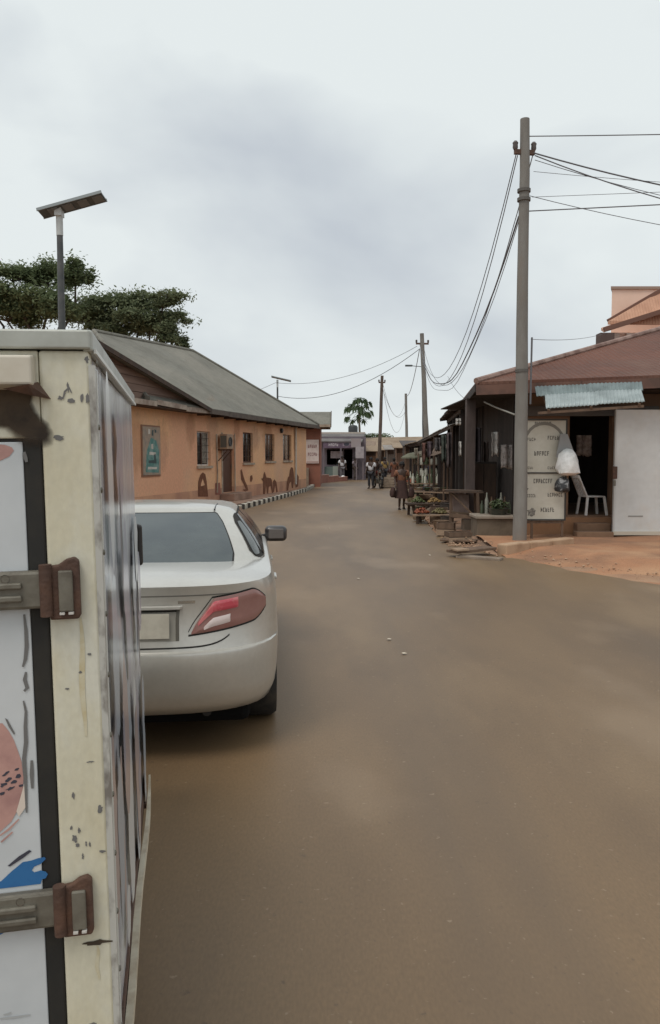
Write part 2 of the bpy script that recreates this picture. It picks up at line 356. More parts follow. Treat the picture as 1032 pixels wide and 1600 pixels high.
# vertical corner bead between post and glossy side
MB().bar((0.003, 0.006, Z0), (0.003, 0.006, Z1-0.055), 0.012, 0.014).build('corner_bead', mat('bead', (0.50, 0.49, 0.45), 0.4, (0.2, 0.18, 0.16), 14, (0.48, 0.6), stretch=(1, 1, 0.5)), T)
MB().box(0.0045, 0.008, 0.05, 0.058, Z0, Z1-0.06).build('side_seam', mat('seam', (0.72, 0.72, 0.70), 0.3), T)
# header beam above the doors
box('header_beam', -BW+0.093, -0.093, 0.003, 0.05, Z1-0.19, Z1-0.0275, M_cream, T, bevel=0.003)
# rain visor ledge
vz = Z1-0.036
v = MB()
x1 = -0.098; x0 = -BW+0.13
v.add([(x0, 0.002, vz), (x1, 0.002, vz), (x1, -0.045, vz-0.006), (x0, -0.045, vz-0.006), (x0, 0.002, vz-0.065), (x1, 0.002, vz-0.065), (x1, -0.045, vz-0.058), (x0, -0.045, vz-0.058)],
      [(0, 1, 2, 3), (4, 7, 6, 5), (0, 4, 5, 1), (1, 5, 6, 2), (2, 6, 7, 3), (3, 7, 4, 0)])
v.build('rain_visor', mat('visor_paint', (0.60, 0.55, 0.46), 0.6, (0.50, 0.44, 0.34), 6), T, bevel=0.004, label='cream ledge over the rear doors')
MB().add([(x1-0.006, -0.047, vz-0.058), (x1+0.0, -0.03, vz-0.078), (x1+0.026, -0.002, vz-0.082), (x1+0.004, -0.002, vz-0.05), (x1-0.05, -0.047, vz-0.066)], [(0, 1, 2, 3), (0, 4, 1)]).build('bent_flap', M_rust, T)
# chips and rust marks: irregular flat patches
def blob(cx, cz, rx, rz, seed, y=-0.0015, n=14, am=0.35, rot=0.0):
    rr = random.Random(seed); pts = []
    for i in range(n):
        a = 2*math.pi*i/n; k = 1+rr.uniform(-am, am); px = math.cos(a)*rx*k; pz = math.sin(a)*rz*k
        pts.append((cx+px*math.cos(rot)-pz*math.sin(rot), y, cz+px*math.sin(rot)+pz*math.cos(rot)))
    m = MB(); m.add(pts+[(cx, y, cz)], [(i, (i+1) % n, n) for i in range(n)]); return m
def stroke(pts, w, y=-0.0018, taper=True):
    m = MB(); vs = []; n = len(pts)
    for i, (x, z) in enumerate(pts):
        q = pts[min(i+1, n-1)]; p = pts[max(i-1, 0)]; d = Vector((q[0]-p[0], q[1]-p[1])).normalized()
        ww = w*(0.25+0.75*math.sin(math.pi*(i+0.5)/n)) if taper else w
        vs += [(x-d.y*ww/2, y, z+d.x*ww/2), (x+d.y*ww/2, y, z-d.x*ww/2)]
    m.add(vs, [(2*i, 2*i+1, 2*i+3, 2*i+2) for i in range(n-1)]); return m
def TL(px, py, y=0.0):
    """truck-local x, z of a pixel that lies on the rear face"""
    M = (Matrix.Translation(Vector((-0.418, 1.53, 0))) @ (Matrix.Rotation(R(11), 4, 'Z') @ Matrix.Rotation(R(-1), 4, 'Y'))).inverted()
    o = M @ Vector((0, 0, CAMH)); d = M.to_3x3() @ (P(px, py, 1)-Vector((0, 0, CAMH)))
    t = (y-o.y)/d.y; q = o+d*t
    return q.x, q.z
def TS(px, py): return TL(px, py)
chips = MB()
for k, (px, py, rx, ry) in enumerate([(95, 622, 4, 3), (112, 626, 6, 3), (107, 606, 2, 8), (92, 684, 8, 4), (128, 621, 3, 6), (137, 622, 3, 9), (136, 562, 3, 5), (105, 1076, 4, 1.5), (142, 1190, 6, 1.2), (126, 1050, 3, 2), (117, 1310, 4, 6), (122, 1320, 3, 3), (130, 1338, 1.5, 5), (115, 1243, 2, 5), (124, 1297, 2, 4), (157, 1264, 4, 6), (160, 1330, 5, 2), (141, 1319, 1.5, 4), (112, 1293, 2, 3), (135, 1318, 1.3, 4), (146, 1600, 6, 3), (140, 1022, 3, 2)]):
    x, z = TL(px, py); sc = 1/815.0
    b = blob(x, z, rx*sc, ry*sc, k+40, -0.0012); chips.add(b.v, b.f)
x, z = TL(100, 612); st = stroke([(x-0.002, z-0.014), (x+0.002, z), (x+0.010, z+0.008), (x+0.014, z-0.002)], 0.004, -0.0014); chips.add(st.v, st.f)
tag(chips.build('paint_chip', M_scratch, T), kind='stuff')
runs = MB()
for (px, py, L_, w) in [(126, 965, 190, 9), (152, 1475, 60, 6)]:
    x, z = TL(px, py); s_ = 1/815.0
    st = stroke([(x+0.002*math.sin(i), z-L_*s_*i/8) for i in range(9)], w*s_, -0.0009); runs.add(st.v, st.f)
tag(runs.build('rust_run', mat('rust_run', (0.54, 0.46, 0.28), 0.7, (0.62, 0.57, 0.42), 30, (0.35, 0.6)), T), kind='stuff')
x, z = TL(151, 1472); blob(x, z, 0.026, 0.005, 77, -0.0015).build('rust_spot', M_soot, T)
# soot stain below the visor, running into the door corner
so = MB()
x, z = TL(70, 640)
def poly_on_rear(pxs, y, name, m):
    pts = [TL(a, b, y) for a, b in pxs]; mb = MB(); mb.add([(p[0], y, p[1]) for p in pts], [tuple(range(len(pts)))])
    return mb.build(name, m, T)
M_sootS = softmat('soot_soft', (0.085, 0.058, 0.036), (0.035, 0.025, 0.018), 16)
soft_patch([TL(a, b, -0.0008) for a, b in [(-60, 600), (20, 594), (45, 600), (52, 612), (48, 630), (56, 645), (70, 658), (78, 672), (78, 690), (60, 694), (30, 688), (10, 668), (-60, 660)]], -0.0008, 'soot_mark', M_sootS, T, 1.25)
# rubber gasket of the rear door
xg0, _ = TL(54, 1000); xg1, _ = TL(84, 1000)
xg1 = -0.0935; xg0 = xg1-0.034
zt = TL(60, 690)[1]
MB().box(xg0, xg1, 0.006, 0.05, Z0-0.02, zt+0.012).build('door_gasket', M_rubber, T, bevel=0.004)
MB().box(-BW+0.094, xg0, 0.008, 0.05, zt, zt+0.014).build('door_gasket', M_rubber, T, bevel=0.003)
# door leaf
xm = -BW/2
box('door_leaf', xm+0.004, xg0, 0.004, 0.045, Z0, zt, M_door, T, bevel=0.002, label='white printed rear door with blue splash and pink print')
box('door_leaf', -BW+0.094, xm-0.004, 0.004, 0.045, Z0, zt, M_door, T, bevel=0.002)
MB().box(xm-0.05, xm-0.02, -0.02, 0.003, Z0+0.05, zt-0.05).build('lock_rod', M_steel, T, bevel=0.006)
# door print
def dpoly(pts, m, y=0.0030, name='door_print'):
    q = [TL(a, b, y) for a, b in pts]; mb = MB(); mb.add([(p[0], y, p[1]) for p in q], [tuple(range(len(q)))]); return mb.build(name, m, T)
dpoly([(-60, 690), (8, 695), (19, 699), (22, 704), (15, 713), (0, 720), (-60, 722)], M_pink)
dpoly([(-120, 1150), (-20, 1132), (4, 1130), (14, 1142), (22, 1156), (28, 1172), (34, 1190), (37, 1215), (36, 1240), (30, 1262), (18, 1284), (-2, 1302), (-120, 1310)], M_pink)
dpoly([(8, 1122), (12, 1124), (24, 1146), (22, 1148), (14, 1136)], M_scratch, 0.0026)
for k, (px, py, w, h, rt) in enumerate([(6, 1226, 6, 3, .3), (14, 1218, 5, 3, .5), (22, 1222, 5, 2.5, .3), (28, 1213, 5, 3, .4), (33, 1228, 4, 2, .3), (4, 1240, 5, 2, .3), (16, 1232, 6, 2, .4), (27, 1202, 4, 2, .3), (10, 1209, 6, 2, .5), (-8, 1232, 8, 3, .3)]):
    x, z = TL(px, py, 0.0024); blob(x, z, w/815, h/815, k+9, 0.0024, 9, 0.4, rt).build('print_lettering', M_ink, T)
dpoly([(-80, 1392), (2, 1377), (18, 1362), (36, 1347), (48, 1345), (60, 1341), (70, 1339), (72, 1342), (64, 1350), (54, 1354), (50, 1360), (54, 1363), (64, 1360), (72, 1362), (75, 1366), (72, 1372), (66, 1374), (64, 1381), (40, 1384), (-80, 1398)], M_blue)
dpoly([(12, 1353), (30, 1338), (46, 1328), (50, 1330), (36, 1341), (16, 1354)], M_ink, 0.0028)
dpoly([(-40, 1470), (0, 1451), (14, 1446), (18, 1449), (4, 1459), (-40, 1480)], M_blue)
x0_, z0_ = TL(40, 940, 0.002)
for pts in ([(38, 960), (41, 985), (42, 1010), (40, 1030), (36, 1042)], [(41, 1050), (39, 1062), (43, 1075), (38, 1080)], [(37, 1095), (41, 1112), (40, 1135), (41, 1160), (38, 1185), (40, 1215), (41, 1245), (42, 1270)], [(50, 1188), (50, 1210), (51, 1232)], [(38, 706), (40, 715), (42, 722)]):
    st = stroke([TL(a, b, 0.0022) for a, b in pts], 0.0075, 0.0022); st.build('door_scratch', M_scratch, T)
dpoly([(26, 1268), (34, 1240), (38, 1225), (40, 1262), (30, 1276)], mat('print_pale', (0.7, 0.6, 0.52), 0.5), 0.0021)
for pts in ([(0, 1306), (14, 1296), (30, 1280)], [(2, 1316), (20, 1300)]):
    stroke([TL(a, b, 0.0023) for a, b in pts], 0.004, 0.0023).build('print_swirl', M_pink, T)
# faint dirt along the door bottom edge
for pts in ([(0, 1592), (20, 1590), (48, 1586)], [(6, 1586), (14, 1584), (18, 1582)]):
    stroke([TL(a, b, 0.0025) for a, b in pts], 0.004, 0.0025).build('door_smudge', mat('smudge', (0.42, 0.43, 0.43), 0.7), T)
# hinges: ribbed strap + bracket
def hinge(zc, mirror=1):
    def X(x): return x if mirror == 1 else -BW-x
    def bx(x0, x1, y0, y1, z0, z1): a, b = sorted((X(x0), X(x1))); return MB().box(a, b, y0, y1, z0, z1)
    h = bx(-0.32, -0.098, -0.018, 0.004, zc-0.036, zc+0.036).build('hinge', M_steel, T, bevel=0.006)
    for dz in (-0.014, 0.010):
        bx(-0.30, -0.136, -0.026, -0.016, zc+dz-0.006, zc+dz+0.006).build('rib', M_steel, h, bevel=0.003)
    for dx in (-0.165, -0.25):
        MB().lathe([(0.0, -0.006), (0.007, -0.005), (0.008, 0.0)], 10, Matrix.Translation((X(dx), -0.019, zc+0.024)) @ Matrix.Rotation(R(90), 4, 'X')).build('bolt', M_rust, h)
    # knuckle
    MB().tube([(X(-0.093), -0.020, zc-0.05), (X(-0.093), -0.020, zc+0.048)], 0.012, 12).build('hinge_pin', M_rust, h, smooth=True)
    br = MB()
    pl = [(-0.088, -0.058), (-0.036, -0.058), (-0.032, -0.05), (-0.032, 0.052), (-0.040, 0.060), (-0.056, 0.056), (-0.070, 0.046), (-0.088, 0.044)]
    br.prism(pl, lambda p: (X(p[0]), -0.004, zc+p[1]), lambda p: (X(p[0]), -0.020, zc+p[1]))
    br.build('bracket', M_rust, h, bevel=0.003)
    bx(-0.070, -0.044, -0.028, -0.019, zc-0.042, zc+0.036).build('bracket_plate', M_steel, h, bevel=0.003)
    for k in (-0.066, -0.05): bx(k-0.003, k+0.006, -0.031, -0.021, zc-0.047, zc-0.043).build('weld', mat('weld', (0.55, 0.52, 0.48), 0.5), h)
hz1 = TL(100, 918)[1]; hz2 = TL(120, 1410)[1]
for mi in (1, -1):
    hinge(hz1, mi); hinge(hz2, mi)
# bottom rub rail standing proud of the side
rb = MB()
N = 20
vs = []
for i in range(N+1):
    y = 0.10+(BL-0.06)*i/N; o = 0.010+0.012*(i/N)+0.003*math.sin(6*y)-0.006*(i/N)**6; zz = Z0-0.02+0.006*math.sin(4*y)
    w = 0.013*(1-0.6*(i/N)**4)
    vs += [(o-w, y, zz+0.012), (o+w*0.4, y, zz+0.014), (o+w*0.4, y, zz-0.012), (o-w, y, zz-0.014)]
rb.add(vs, [(4*i+a, 4*i+(a+1) % 4, 4*i+4+(a+1) % 4, 4*i+4+a) for i in range(N) for a in range(4)]+[(0, 1, 2, 3), (4*N+3, 4*N+2, 4*N+1, 4*N)])
rb.build('rub_rail', mat('rail_cream', (0.60, 0.54, 0.42), 0.6, (0.44, 0.36, 0.26), 12), T, label='bent pale strip along the foot of the box side')
for yy in (0.25, 0.8, 1.4): MB().box(-0.004, 0.008, yy, yy+0.02, Z0-0.03, Z0-0.012).build('rail_bracket', M_rust, T)
box('sill_rail', -BW, -0.0005, 0.012, BL, Z0-0.03, Z0+0.028, M_rust, T)
# chassis, wheels, cab
box('chassis', -BW+0.35, -0.35, 0.05, BL+0.9, Z0-0.16, Z0-0.052, M_black, T)
def wheel(par, x, y, r, w, name='wheel', rimm=None):
    e = MB().lathe([(r*0.62, -w/2), (r*0.93, -w/2), (r, -w*0.34), (r, w*0.34), (r*0.93, w/2), (r*0.62, w/2), (r*0.60, 0), (r*0.62, -w/2)], 32, Matrix.Translation((x, y, r)) @ Matrix.Rotation(R(90), 4, 'Y')).build(name, M_tyre, par, smooth=True)
    MB().lathe([(0.0, -w*0.36), (r*0.2, -w*0.36), (r*0.32, -w*0.22), (r*0.56, -w*0.28), (r*0.63, -w*0.45), (r*0.63, w*0.45), (r*0.56, w*0.28), (r*0.32, w*0.22), (r*0.2, w*0.36), (0, w*0.36)], 24, Matrix.Translation((x, y, r)) @ Matrix.Rotation(R(90), 4, 'Y')).build('rim', rimm or M_steel, e, smooth=True)
    return e
for xx in (-BW+0.16, -0.2): wheel(T, xx, 0.55, 0.26, 0.15)
for xx in (-BW+0.2, -0.24): wheel(T, xx, 2.12, 0.26, 0.15)
M_cab = mat('cab_white', (0.6, 0.6, 0.57), 0.4, (0.5, 0.48, 0.42), 3)
cabp = [(BL+0.05, 0.42), (BL+0.95, 0.42), (BL+0.97, 0.95), (BL+0.72, 1.72), (BL+0.60, 1.80), (BL+0.05, 1.80)]
MB().prism(cabp, lambda p: (-BW+0.09, p[0], p[1]), lambda p: (-0.13, p[0], p[1])).build('cab', M_cab, T, bevel=0.03, seg=3, smooth=True)
MB().prism([(BL+0.965, 1.0), (BL+0.755, 1.66)], lambda p: (-BW+0.17, p[0]+0.012, p[1]), lambda p: (-0.21, p[0]+0.012, p[1])).build('windscreen', M_glassd, T)
for xx in (-0.128, -BW+0.088): MB().add([(xx, BL+0.25, 1.05), (xx, BL+0.84, 1.05), (xx, BL+0.66, 1.64), (xx, BL+0.25, 1.64)], [(0, 1, 2, 3)]).build('side_window', M_glassd, T)
MB().tube([(-0.13, BL+0.62, 1.28), (-0.04, BL+0.16, 1.46)], 0.009, 6).build('mirror_arm', M_black, T)
MB().box(-0.085, 0.012, BL+0.14, BL+0.175, 1.40, 1.57).build('side_mirror', M_black, T, bevel=0.012, label='black side mirror peeping past the box')
# ================================================================ champagne saloon ahead of the truck
M_paint = mat('champagne_paint', (0.56, 0.54, 0.495), 0.30, (0.50, 0.475, 0.425), 2.0, (0.4, 0.7), metal=0.45, coat=0.6, spec=0.5, grain=0.03, grain_scale=30)
M_cglass = mat('car_glass', (0.03, 0.042, 0.048), 0.05, (0.055, 0.07, 0.072), 1.6, (0.4, 0.6), spec=0.8)
M_sglass = mat('side_glass', (0.012, 0.014, 0.015), 0.12, spec=0.25)
M_red = mat('tail_red', (0.60, 0.08, 0.11), 0.15, (0.66, 0.2, 0.2), 12, (0.4, 0.6), coat=0.5)
M_redd = mat('tail_smoked', (0.27, 0.12, 0.105), 0.2, (0.33, 0.17, 0.145), 5, (0.3, 0.7), coat=0.4)
M_clear = mat('tail_clear', (0.70, 0.58, 0.55), 0.2, coat=0.5)
M_chrome = mat('chrome', (0.75, 0.74, 0.70), 0.15, metal=0.9)
M_gap = mat('panel_gap', (0.02, 0.018, 0.016), 0.9)
M_plate = mat('number_plate', (0.58, 0.54, 0.45), 0.5, (0.5, 0.46, 0.38), 10)
CAR = empty('saloon_car', (-1.19, 4.57, 0), R(5.7), 'champagne silver saloon car with red tail lights ahead of the truck', 'car')
CL = 4.80
def sstep(x): x = max(0.0, min(1.0, x)); return x*x*(3-2*x)
def hood(y, z):
    k = sstep((y-2.9)/1.3)*0.30+sstep((y-4.0)/0.8)*0.12
    return z-k*max(0, z-0.55)
# (z, half width, rear y, front y, rear depth D, exponent)
LV = [(0.25, 0.80, 0.26, 4.52, 0.65, 3.2), (0.29, 0.862, 0.14, 4.62, 0.72, 3.2), (0.36, 0.890, 0.07, 4.70, 0.78, 3.2), (0.45, 0.902, 0.03, 4.76, 0.82, 3.2),
      (0.58, 0.910, 0.008, 4.79, 0.84, 3.1), (0.675, 0.913, 0.0, 4.80, 0.84, 3.1), (0.688, 0.913, 0.004, 4.80, 0.84, 3.1), (0.694, 0.912, 0.048, 4.79, 0.82, 3.1),
      (0.78, 0.911, 0.065, 4.78, 0.82, 3.1), (0.88, 0.908, 0.075, 4.74, 0.82, 3.1), (0.97, 0.902, 0.080, 4.68, 0.82, 3.2), (1.04, 0.888, 0.072, 4.60, 0.82, 3.3), (1.078, 0.868, 0.066, 4.52, 0.82, 3.4),
      (1.086, 0.845, 0.095, 4.44, 0.85, 3.4), (1.106, 0.76, 0.18, 4.34, 0.85, 3.3), (1.118, 0.60, 0.33, 4.2, 0.75, 3.2), (1.127, 0.40, 0.50, 4.0, 0.6, 3.0), (1.13, 0.12, 0.65, 3.8, 0.4, 3.0)]
def level(z):
    for a, b in zip(LV, LV[1:]):
        if a[0] <= z <= b[0]:
            t = (z-a[0])/(b[0]-a[0]); return tuple(p+(q-p)*t for p, q in zip(a, b))
    return LV[-1] if z > LV[-1][0] else LV[0]
def rearpt(t, z, lv=None):
    """t in 0..1: centre of the tail round to the flank, right side"""
    l = lv or level(z); a = t*math.pi/2; n = l[5]
    x = l[1]*math.sin(a)**(2/n) if a > 0 else 0.0
    y = l[2]+l[4]*(1-max(0.0, math.cos(a))**(2/n))
    return Vector((x, y, hood(y, z)))
def frontpt(t, z, lv):
    a = t*math.pi/2; n = lv[5]; x = lv[1]*math.sin(a)**(2/n) if a > 0 else 0.0
    D = lv[4]*1.1; y = lv[3]-D*(1-max(0.0, math.cos(a))**(2/n)); return Vector((x, y, hood(y, z)))
def ring(lv):
    z = lv[0]; q = [0, .03, .07, .12, .18, .25, .33, .42, .52, .62, .72, .82, .91, 1.0]
    rp = [rearpt(t, z, lv) for t in q]; fp = [frontpt(t, z, lv) for t in q]
    y0 = rp[-1].y; y1 = fp[-1].y; sd_ = []
    for i in range(1, 16):
        y = y0+(y1-y0)*i/16; sd_.append(Vector((lv[1], y, hood(y, z))))
    half = rp+sd_+fp[::-1]
    return half+[Vector((-p.x, p.y, p.z)) for p in half[::-1]][1:-1]
rings = [ring(l) for l in LV]
nr = len(rings[0]); m = MB(); vs = [p for r in rings for p in r]
fs = [(i*nr+j, i*nr+(j+1) % nr, (i+1)*nr+(j+1) % nr, (i+1)*nr+j) for i in range(len(rings)-1) for j in range(nr)]
fs += [tuple(range(nr-1, -1, -1)), tuple(range((len(rings)-1)*nr, len(rings)*nr))]
m.add(vs, fs)
body = m.build('body', M_paint, CAR, smooth=True)
body.data.materials.append(M_black)
# wheel arches cut through the body
cut = MB()
for yy in (1.02, 3.80):
    for sgn in (-1, 1):
        cut.lathe([(0.36, -0.16), (0.36, 0.16)], 40, Matrix.Translation((sgn*0.85, yy, 0.335)) @ Matrix.Rotation(R(90), 4, 'Y'), caps=True)
co = cut.build('arch_cutter', M_black); 
co.parent = CAR
bo = body.modifiers.new('b', 'BOOLEAN'); bo.operation = 'DIFFERENCE'; bo.object = co; bo.solver = 'EXACT'
bpy.context.view_layer.update()
dg = bpy.context.evaluated_depsgraph_get()
nm = bpy.data.meshes.new_from_object(body.evaluated_get(dg)); body.modifiers.clear(); body.data = nm
bpy.data.objects.remove(co)
nm.shade_smooth(); nm.set_sharp_from_angle(angle=R(38))
for yy in (1.02, 3.80):
    for sgn in (-1, 1): wheel(CAR, sgn*0.795, yy, 0.325, 0.215)
box('underbody', -0.72, 0.72, 0.33, 4.4, 0.165, 0.33, mat('underbody_shade', (0.008, 0.008, 0.008), 0.95, spec=0.1), CAR, bevel=0.05)  # slab set low and near black to deepen the shade under the car
def patch(name, t0, t1, zlo, zhi, off, m, nu=16, nv=8, sgn=1, par=CAR, label=None):
    g_ = MB(); vs = []
    for j in range(nv+1):
        for i in range(nu+1):
            u = i/nu; t = t0+(t1-t0)*u; a, b = zlo(u), zhi(u); z = a+(b-a)*j/nv
            p = rearpt(max(t, 1e-4), z)
            e1 = rearpt(min(t+0.01, 1), z)-rearpt(max(t-0.01, 1e-4), z); e2 = rearpt(max(t, 1e-4), z+0.01)-rearpt(max(t, 1e-4), z-0.01)
            nrm = e1.cross(e2).normalized()
            if nrm.y > 0 and t < 0.5: nrm = -nrm
            if nrm.x < 0 and t >= 0.5: nrm = -nrm
            edge = min(i, nu-i, j*2, (nv-j)*2)
            p = p+nrm*off*(1 if edge > 0 else 0.15)
            vs.append((sgn*p.x, p.y, p.z))
    g_.add(vs, [(j*(nu+1)+i, j*(nu+1)+i+1, (j+1)*(nu+1)+i+1, (j+1)*(nu+1)+i) for j in range(nv) for i in range(nu)])
    return g_.build(name, m, par, smooth=True, label=label)
def tx(x, z):
    """t of a given half-breadth x"""
    l = level(z); return math.asin(min(1, (x/l[1]))**(l[5]/2))/(math.pi/2)
for sg in (1, -1):
    ta, tb = tx(0.375, 0.88), 0.66
    lo = lambda u: 0.79+0.07*u+0.055*max(0, (u-0.72)/0.28)**1.6
    hi = lambda u: 0.80+0.20*min(1, u/0.20)**0.85+0.045*max(0, (u-0.2)/0.8)-0.085*max(0, (u-0.72)/0.28)**1.6
    tl = patch('tail_light', ta, tb, lo, hi, 0.010, M_redd, 36, 8, sg)
    lo2 = lambda u: lo(0.04+u*0.46)+0.012; hi2 = lambda u: hi(0.04+u*0.46)-0.010
    tlen = tb-ta
    patch('red_lens', ta+0.04*tlen, ta+0.50*tlen, lambda u: (lo2(u)*0.48+hi2(u)*0.52), hi2, 0.014, M_red, 18, 5, sg, tl)
    patch('clear_lens', ta+0.09*tlen, ta+0.40*tlen, lo2, lambda u: (lo2(u)*0.54+hi2(u)*0.46), 0.013, M_clear, 14, 4, sg, tl)
    patch('lamp_bezel', ta-0.012, tb, lambda u: lo(u)-0.012, lambda u: lo(u), 0.005, M_gap, 30, 1, sg, tl)
    patch('lamp_bezel', ta-0.012, tb, lambda u: hi(u), lambda u: hi(u)+0.010, 0.005, M_gap, 30, 1, sg, tl)
MB().lathe([(0.028, -.002), (.034, -.004), (.040, -.002), (.040, .002)], 20, Matrix.Translation((0, 0.062, 1.0)) @ Matrix.Rotation(R(90), 4, 'X') @ Matrix.Scale(1.3, 4, (1, 0, 0))).build('badge', M_chrome, CAR)
patch('boot_badge', tx(0.30, 0.985), tx(0.40, 0.985), lambda u: 0.975, lambda u: 0.992, 0.004, M_chrome, 6, 1, 1)
# boot lid shut lines, bumper line, plate recess
tg = tx(0.60, 0.74)
def zline(u): return 0.715+0.058*u**5
patch('boot_gap', 0.0, tg, lambda u: zline(u)-0.005, lambda u: zline(u)+0.005, 0.004, M_gap, 24, 1, 1)
patch('boot_gap', 0.0, tg, lambda u: zline(u)-0.005, lambda u: zline(u)+0.005, 0.004, M_gap, 24, 1, -1)
for sg in (1, -1):
    rc = patch('plate_recess', 0.0, tx(0.29, 0.85), lambda u: 0.755+0.0*u, lambda u: 0.935-0.0*u, 0.003, mat('recess', (0.30, 0.28, 0.24), 0.5), 10, 4, sg)
    patch('recess_edge', tx(0.285, 0.85), tx(0.305, 0.85), lambda u: 0.755, lambda u: 0.935, 0.006, mat('recess_dark', (0.12, 0.11, 0.09), 0.6), 3, 4, sg, rc)
    patch('chrome_bar', 0.0, tx(0.325, 0.95), lambda u: 0.938, lambda u: 0.965, 0.022, M_paint, 14, 4, sg)
    patch('bar_shadow_gap', 0.0, tx(0.31, 0.93), lambda u: 0.925, lambda u: 0.9375, 0.006, M_gap, 10, 1, sg)
box('number_plate', -0.25, 0.25, 0.052, 0.058, 0.775, 0.922, M_plate, CAR)
patch('bumper_reflector', tx(0.62, 0.45), tx(0.78, 0.45), lambda u: 0.43, lambda u: 0.455, 0.006, M_redd, 8, 2, -1)
patch('boot_edge', 0.0, 0.42, lambda u: 1.018, lambda u: 1.026, 0.003, mat('soft_gap', (0.16, 0.15, 0.13), 0.8), 20, 1, 1)
patch('boot_edge', 0.0, 0.42, lambda u: 1.018, lambda u: 1.026, 0.003, M_gap, 20, 1, -1)
# greenhouse
GB = dict(z=1.045, w=0.862, yr=0.60, yf=3.86, D=0.95, n=2.7)
GT = dict(z=1.415, w=0.600, yr=1.62, yf=2.80, D=0.22, n=3.4)
def gout(s_, v):
    """s_ in 0..3: rear quarter, flank, front quarter; v in 0..1 from belt to roof edge"""
    bulge = 0.035*math.sin(math.pi*v)
    q = {k: GB[k]+(GT[k]-GB[k])*v for k in GB}
    w = q['w']+bulge*0.7; yr = q['yr']-bulge*1.2; yf = q['yf']+bulge*1.2; D = q['D']; n = q['n']
    if s_ <= 1:
        a = s_*math.pi/2; return Vector((w*math.sin(a)**(2/n) if a > 0 else 0, yr+D*(1-max(0, math.cos(a))**(2/n)), q['z']))
    if s_ <= 2: return Vector((w, yr+D+(yf-D-yr-D)*(s_-1), q['z']))
    a = (3-s_)*math.pi/2; return Vector((w*math.sin(a)**(2/n) if a > 0 else 0, yf-D*(1-max(0, math.cos(a))**(2/n)), q['z']))
ss = [0, .05, .1, .17, .25, .34, .44, .54, .64, .74, .84, .92, 1]+[1+i/12 for i in range(1, 12)]+[2, 2.08, 2.16, 2.26, 2.36, 2.46, 2.56, 2.66, 2.75, 2.83, 2.9, 2.95, 3]
rings = []
for v in [0, .12, .25, .4, .55, .7, .85, 1.0]:
    h = [gout(s_, v) for s_ in ss]; rings.append(h+[Vector((-p.x, p.y, p.z)) for p in h[::-1]][1:-1])
cyr = 2.2
for k, dz in ((0.94, 0.018), (0.82, 0.034), (0.6, 0.047), (0.3, 0.054), (0.05, 0.056)):
    rings.append([Vector((p.x*k, cyr+(p.y-cyr)*(0.35+0.65*k if False else k), GT['z']+dz)) for p in rings[7]])
nr = len(rings[0]); m = MB()
m.add([p for r in rings for p in r], [(i*nr+j, i*nr+(j+1) % nr, (i+1)*nr+(j+1) % nr, (i+1)*nr+j) for i in range(len(rings)-1) for j in range(nr)]+[tuple(range((len(rings)-1)*nr, len(rings)*nr))])
m.build('cabin', M_paint, CAR, smooth=True, label='roof and pillars')
def gpatch(name, s0, s1, v0, v1, off, m, sgn=1, rnd=0.08, nu=20, nv=12, both=False, sk=0.0):
    g_ = MB(); vs = []
    for j in range(nv+1):
        for i in range(nu+1):
            u = i/nu
            e = min(u, 1-u) if not both else 1-abs(2*u-1)
            cut_ = (1-math.sqrt(max(0, 1-max(0, 1-e/rnd)**2)))*0.16 if rnd else 0
            va, vb = v0+cut_, v1-cut_
            v_ = va+(vb-va)*j/nv
            s_ = s0+(s1-s0)*u+sk*v_
            if both:
                sv = abs(s_); p = gout(sv, v_); p = Vector((math.copysign(p.x, s_), p.y, p.z))
            else: p = gout(s_, v_)
            q = gout(abs(s_), v_+0.01)-gout(abs(s_), v_-0.01); r = gout(min(3, abs(s_)+0.01), v_)-gout(max(0, abs(s_)-0.01), v_)
            nrm = r.cross(q).normalized()
            c = Vector((0, 2.2, 1.1))
            if nrm.dot(gout(abs(s_), v_)-c) < 0: nrm = -nrm
            if both and s_ < 0: nrm.x = -nrm.x
            p = p+nrm*off
            vs.append((sgn*p.x, p.y, p.z))
    g_.add(vs, [(j*(nu+1)+i, j*(nu+1)+i+1, (j+1)*(nu+1)+i+1, (j+1)*(nu+1)+i) for j in range(nv) for i in range(nu)])
    return g_.build(name, m, CAR, smooth=True)
gpatch('rear_seal', -0.475, 0.475, 0.14, 0.985, 0.003, M_gap, rnd=0.10, nu=40, both=True)
gpatch('rear_window', -0.46, 0.46, 0.155, 0.965, 0.006, M_cglass, rnd=0.10, nu=40, both=True)
gpatch('windscreen', 2.45, 3.0, 0.05, 0.94, 0.006, M_cglass, 1, 0.0); gpatch('windscreen', 2.45, 3.0, 0.05, 0.94, 0.006, M_cglass, -1, 0.0)
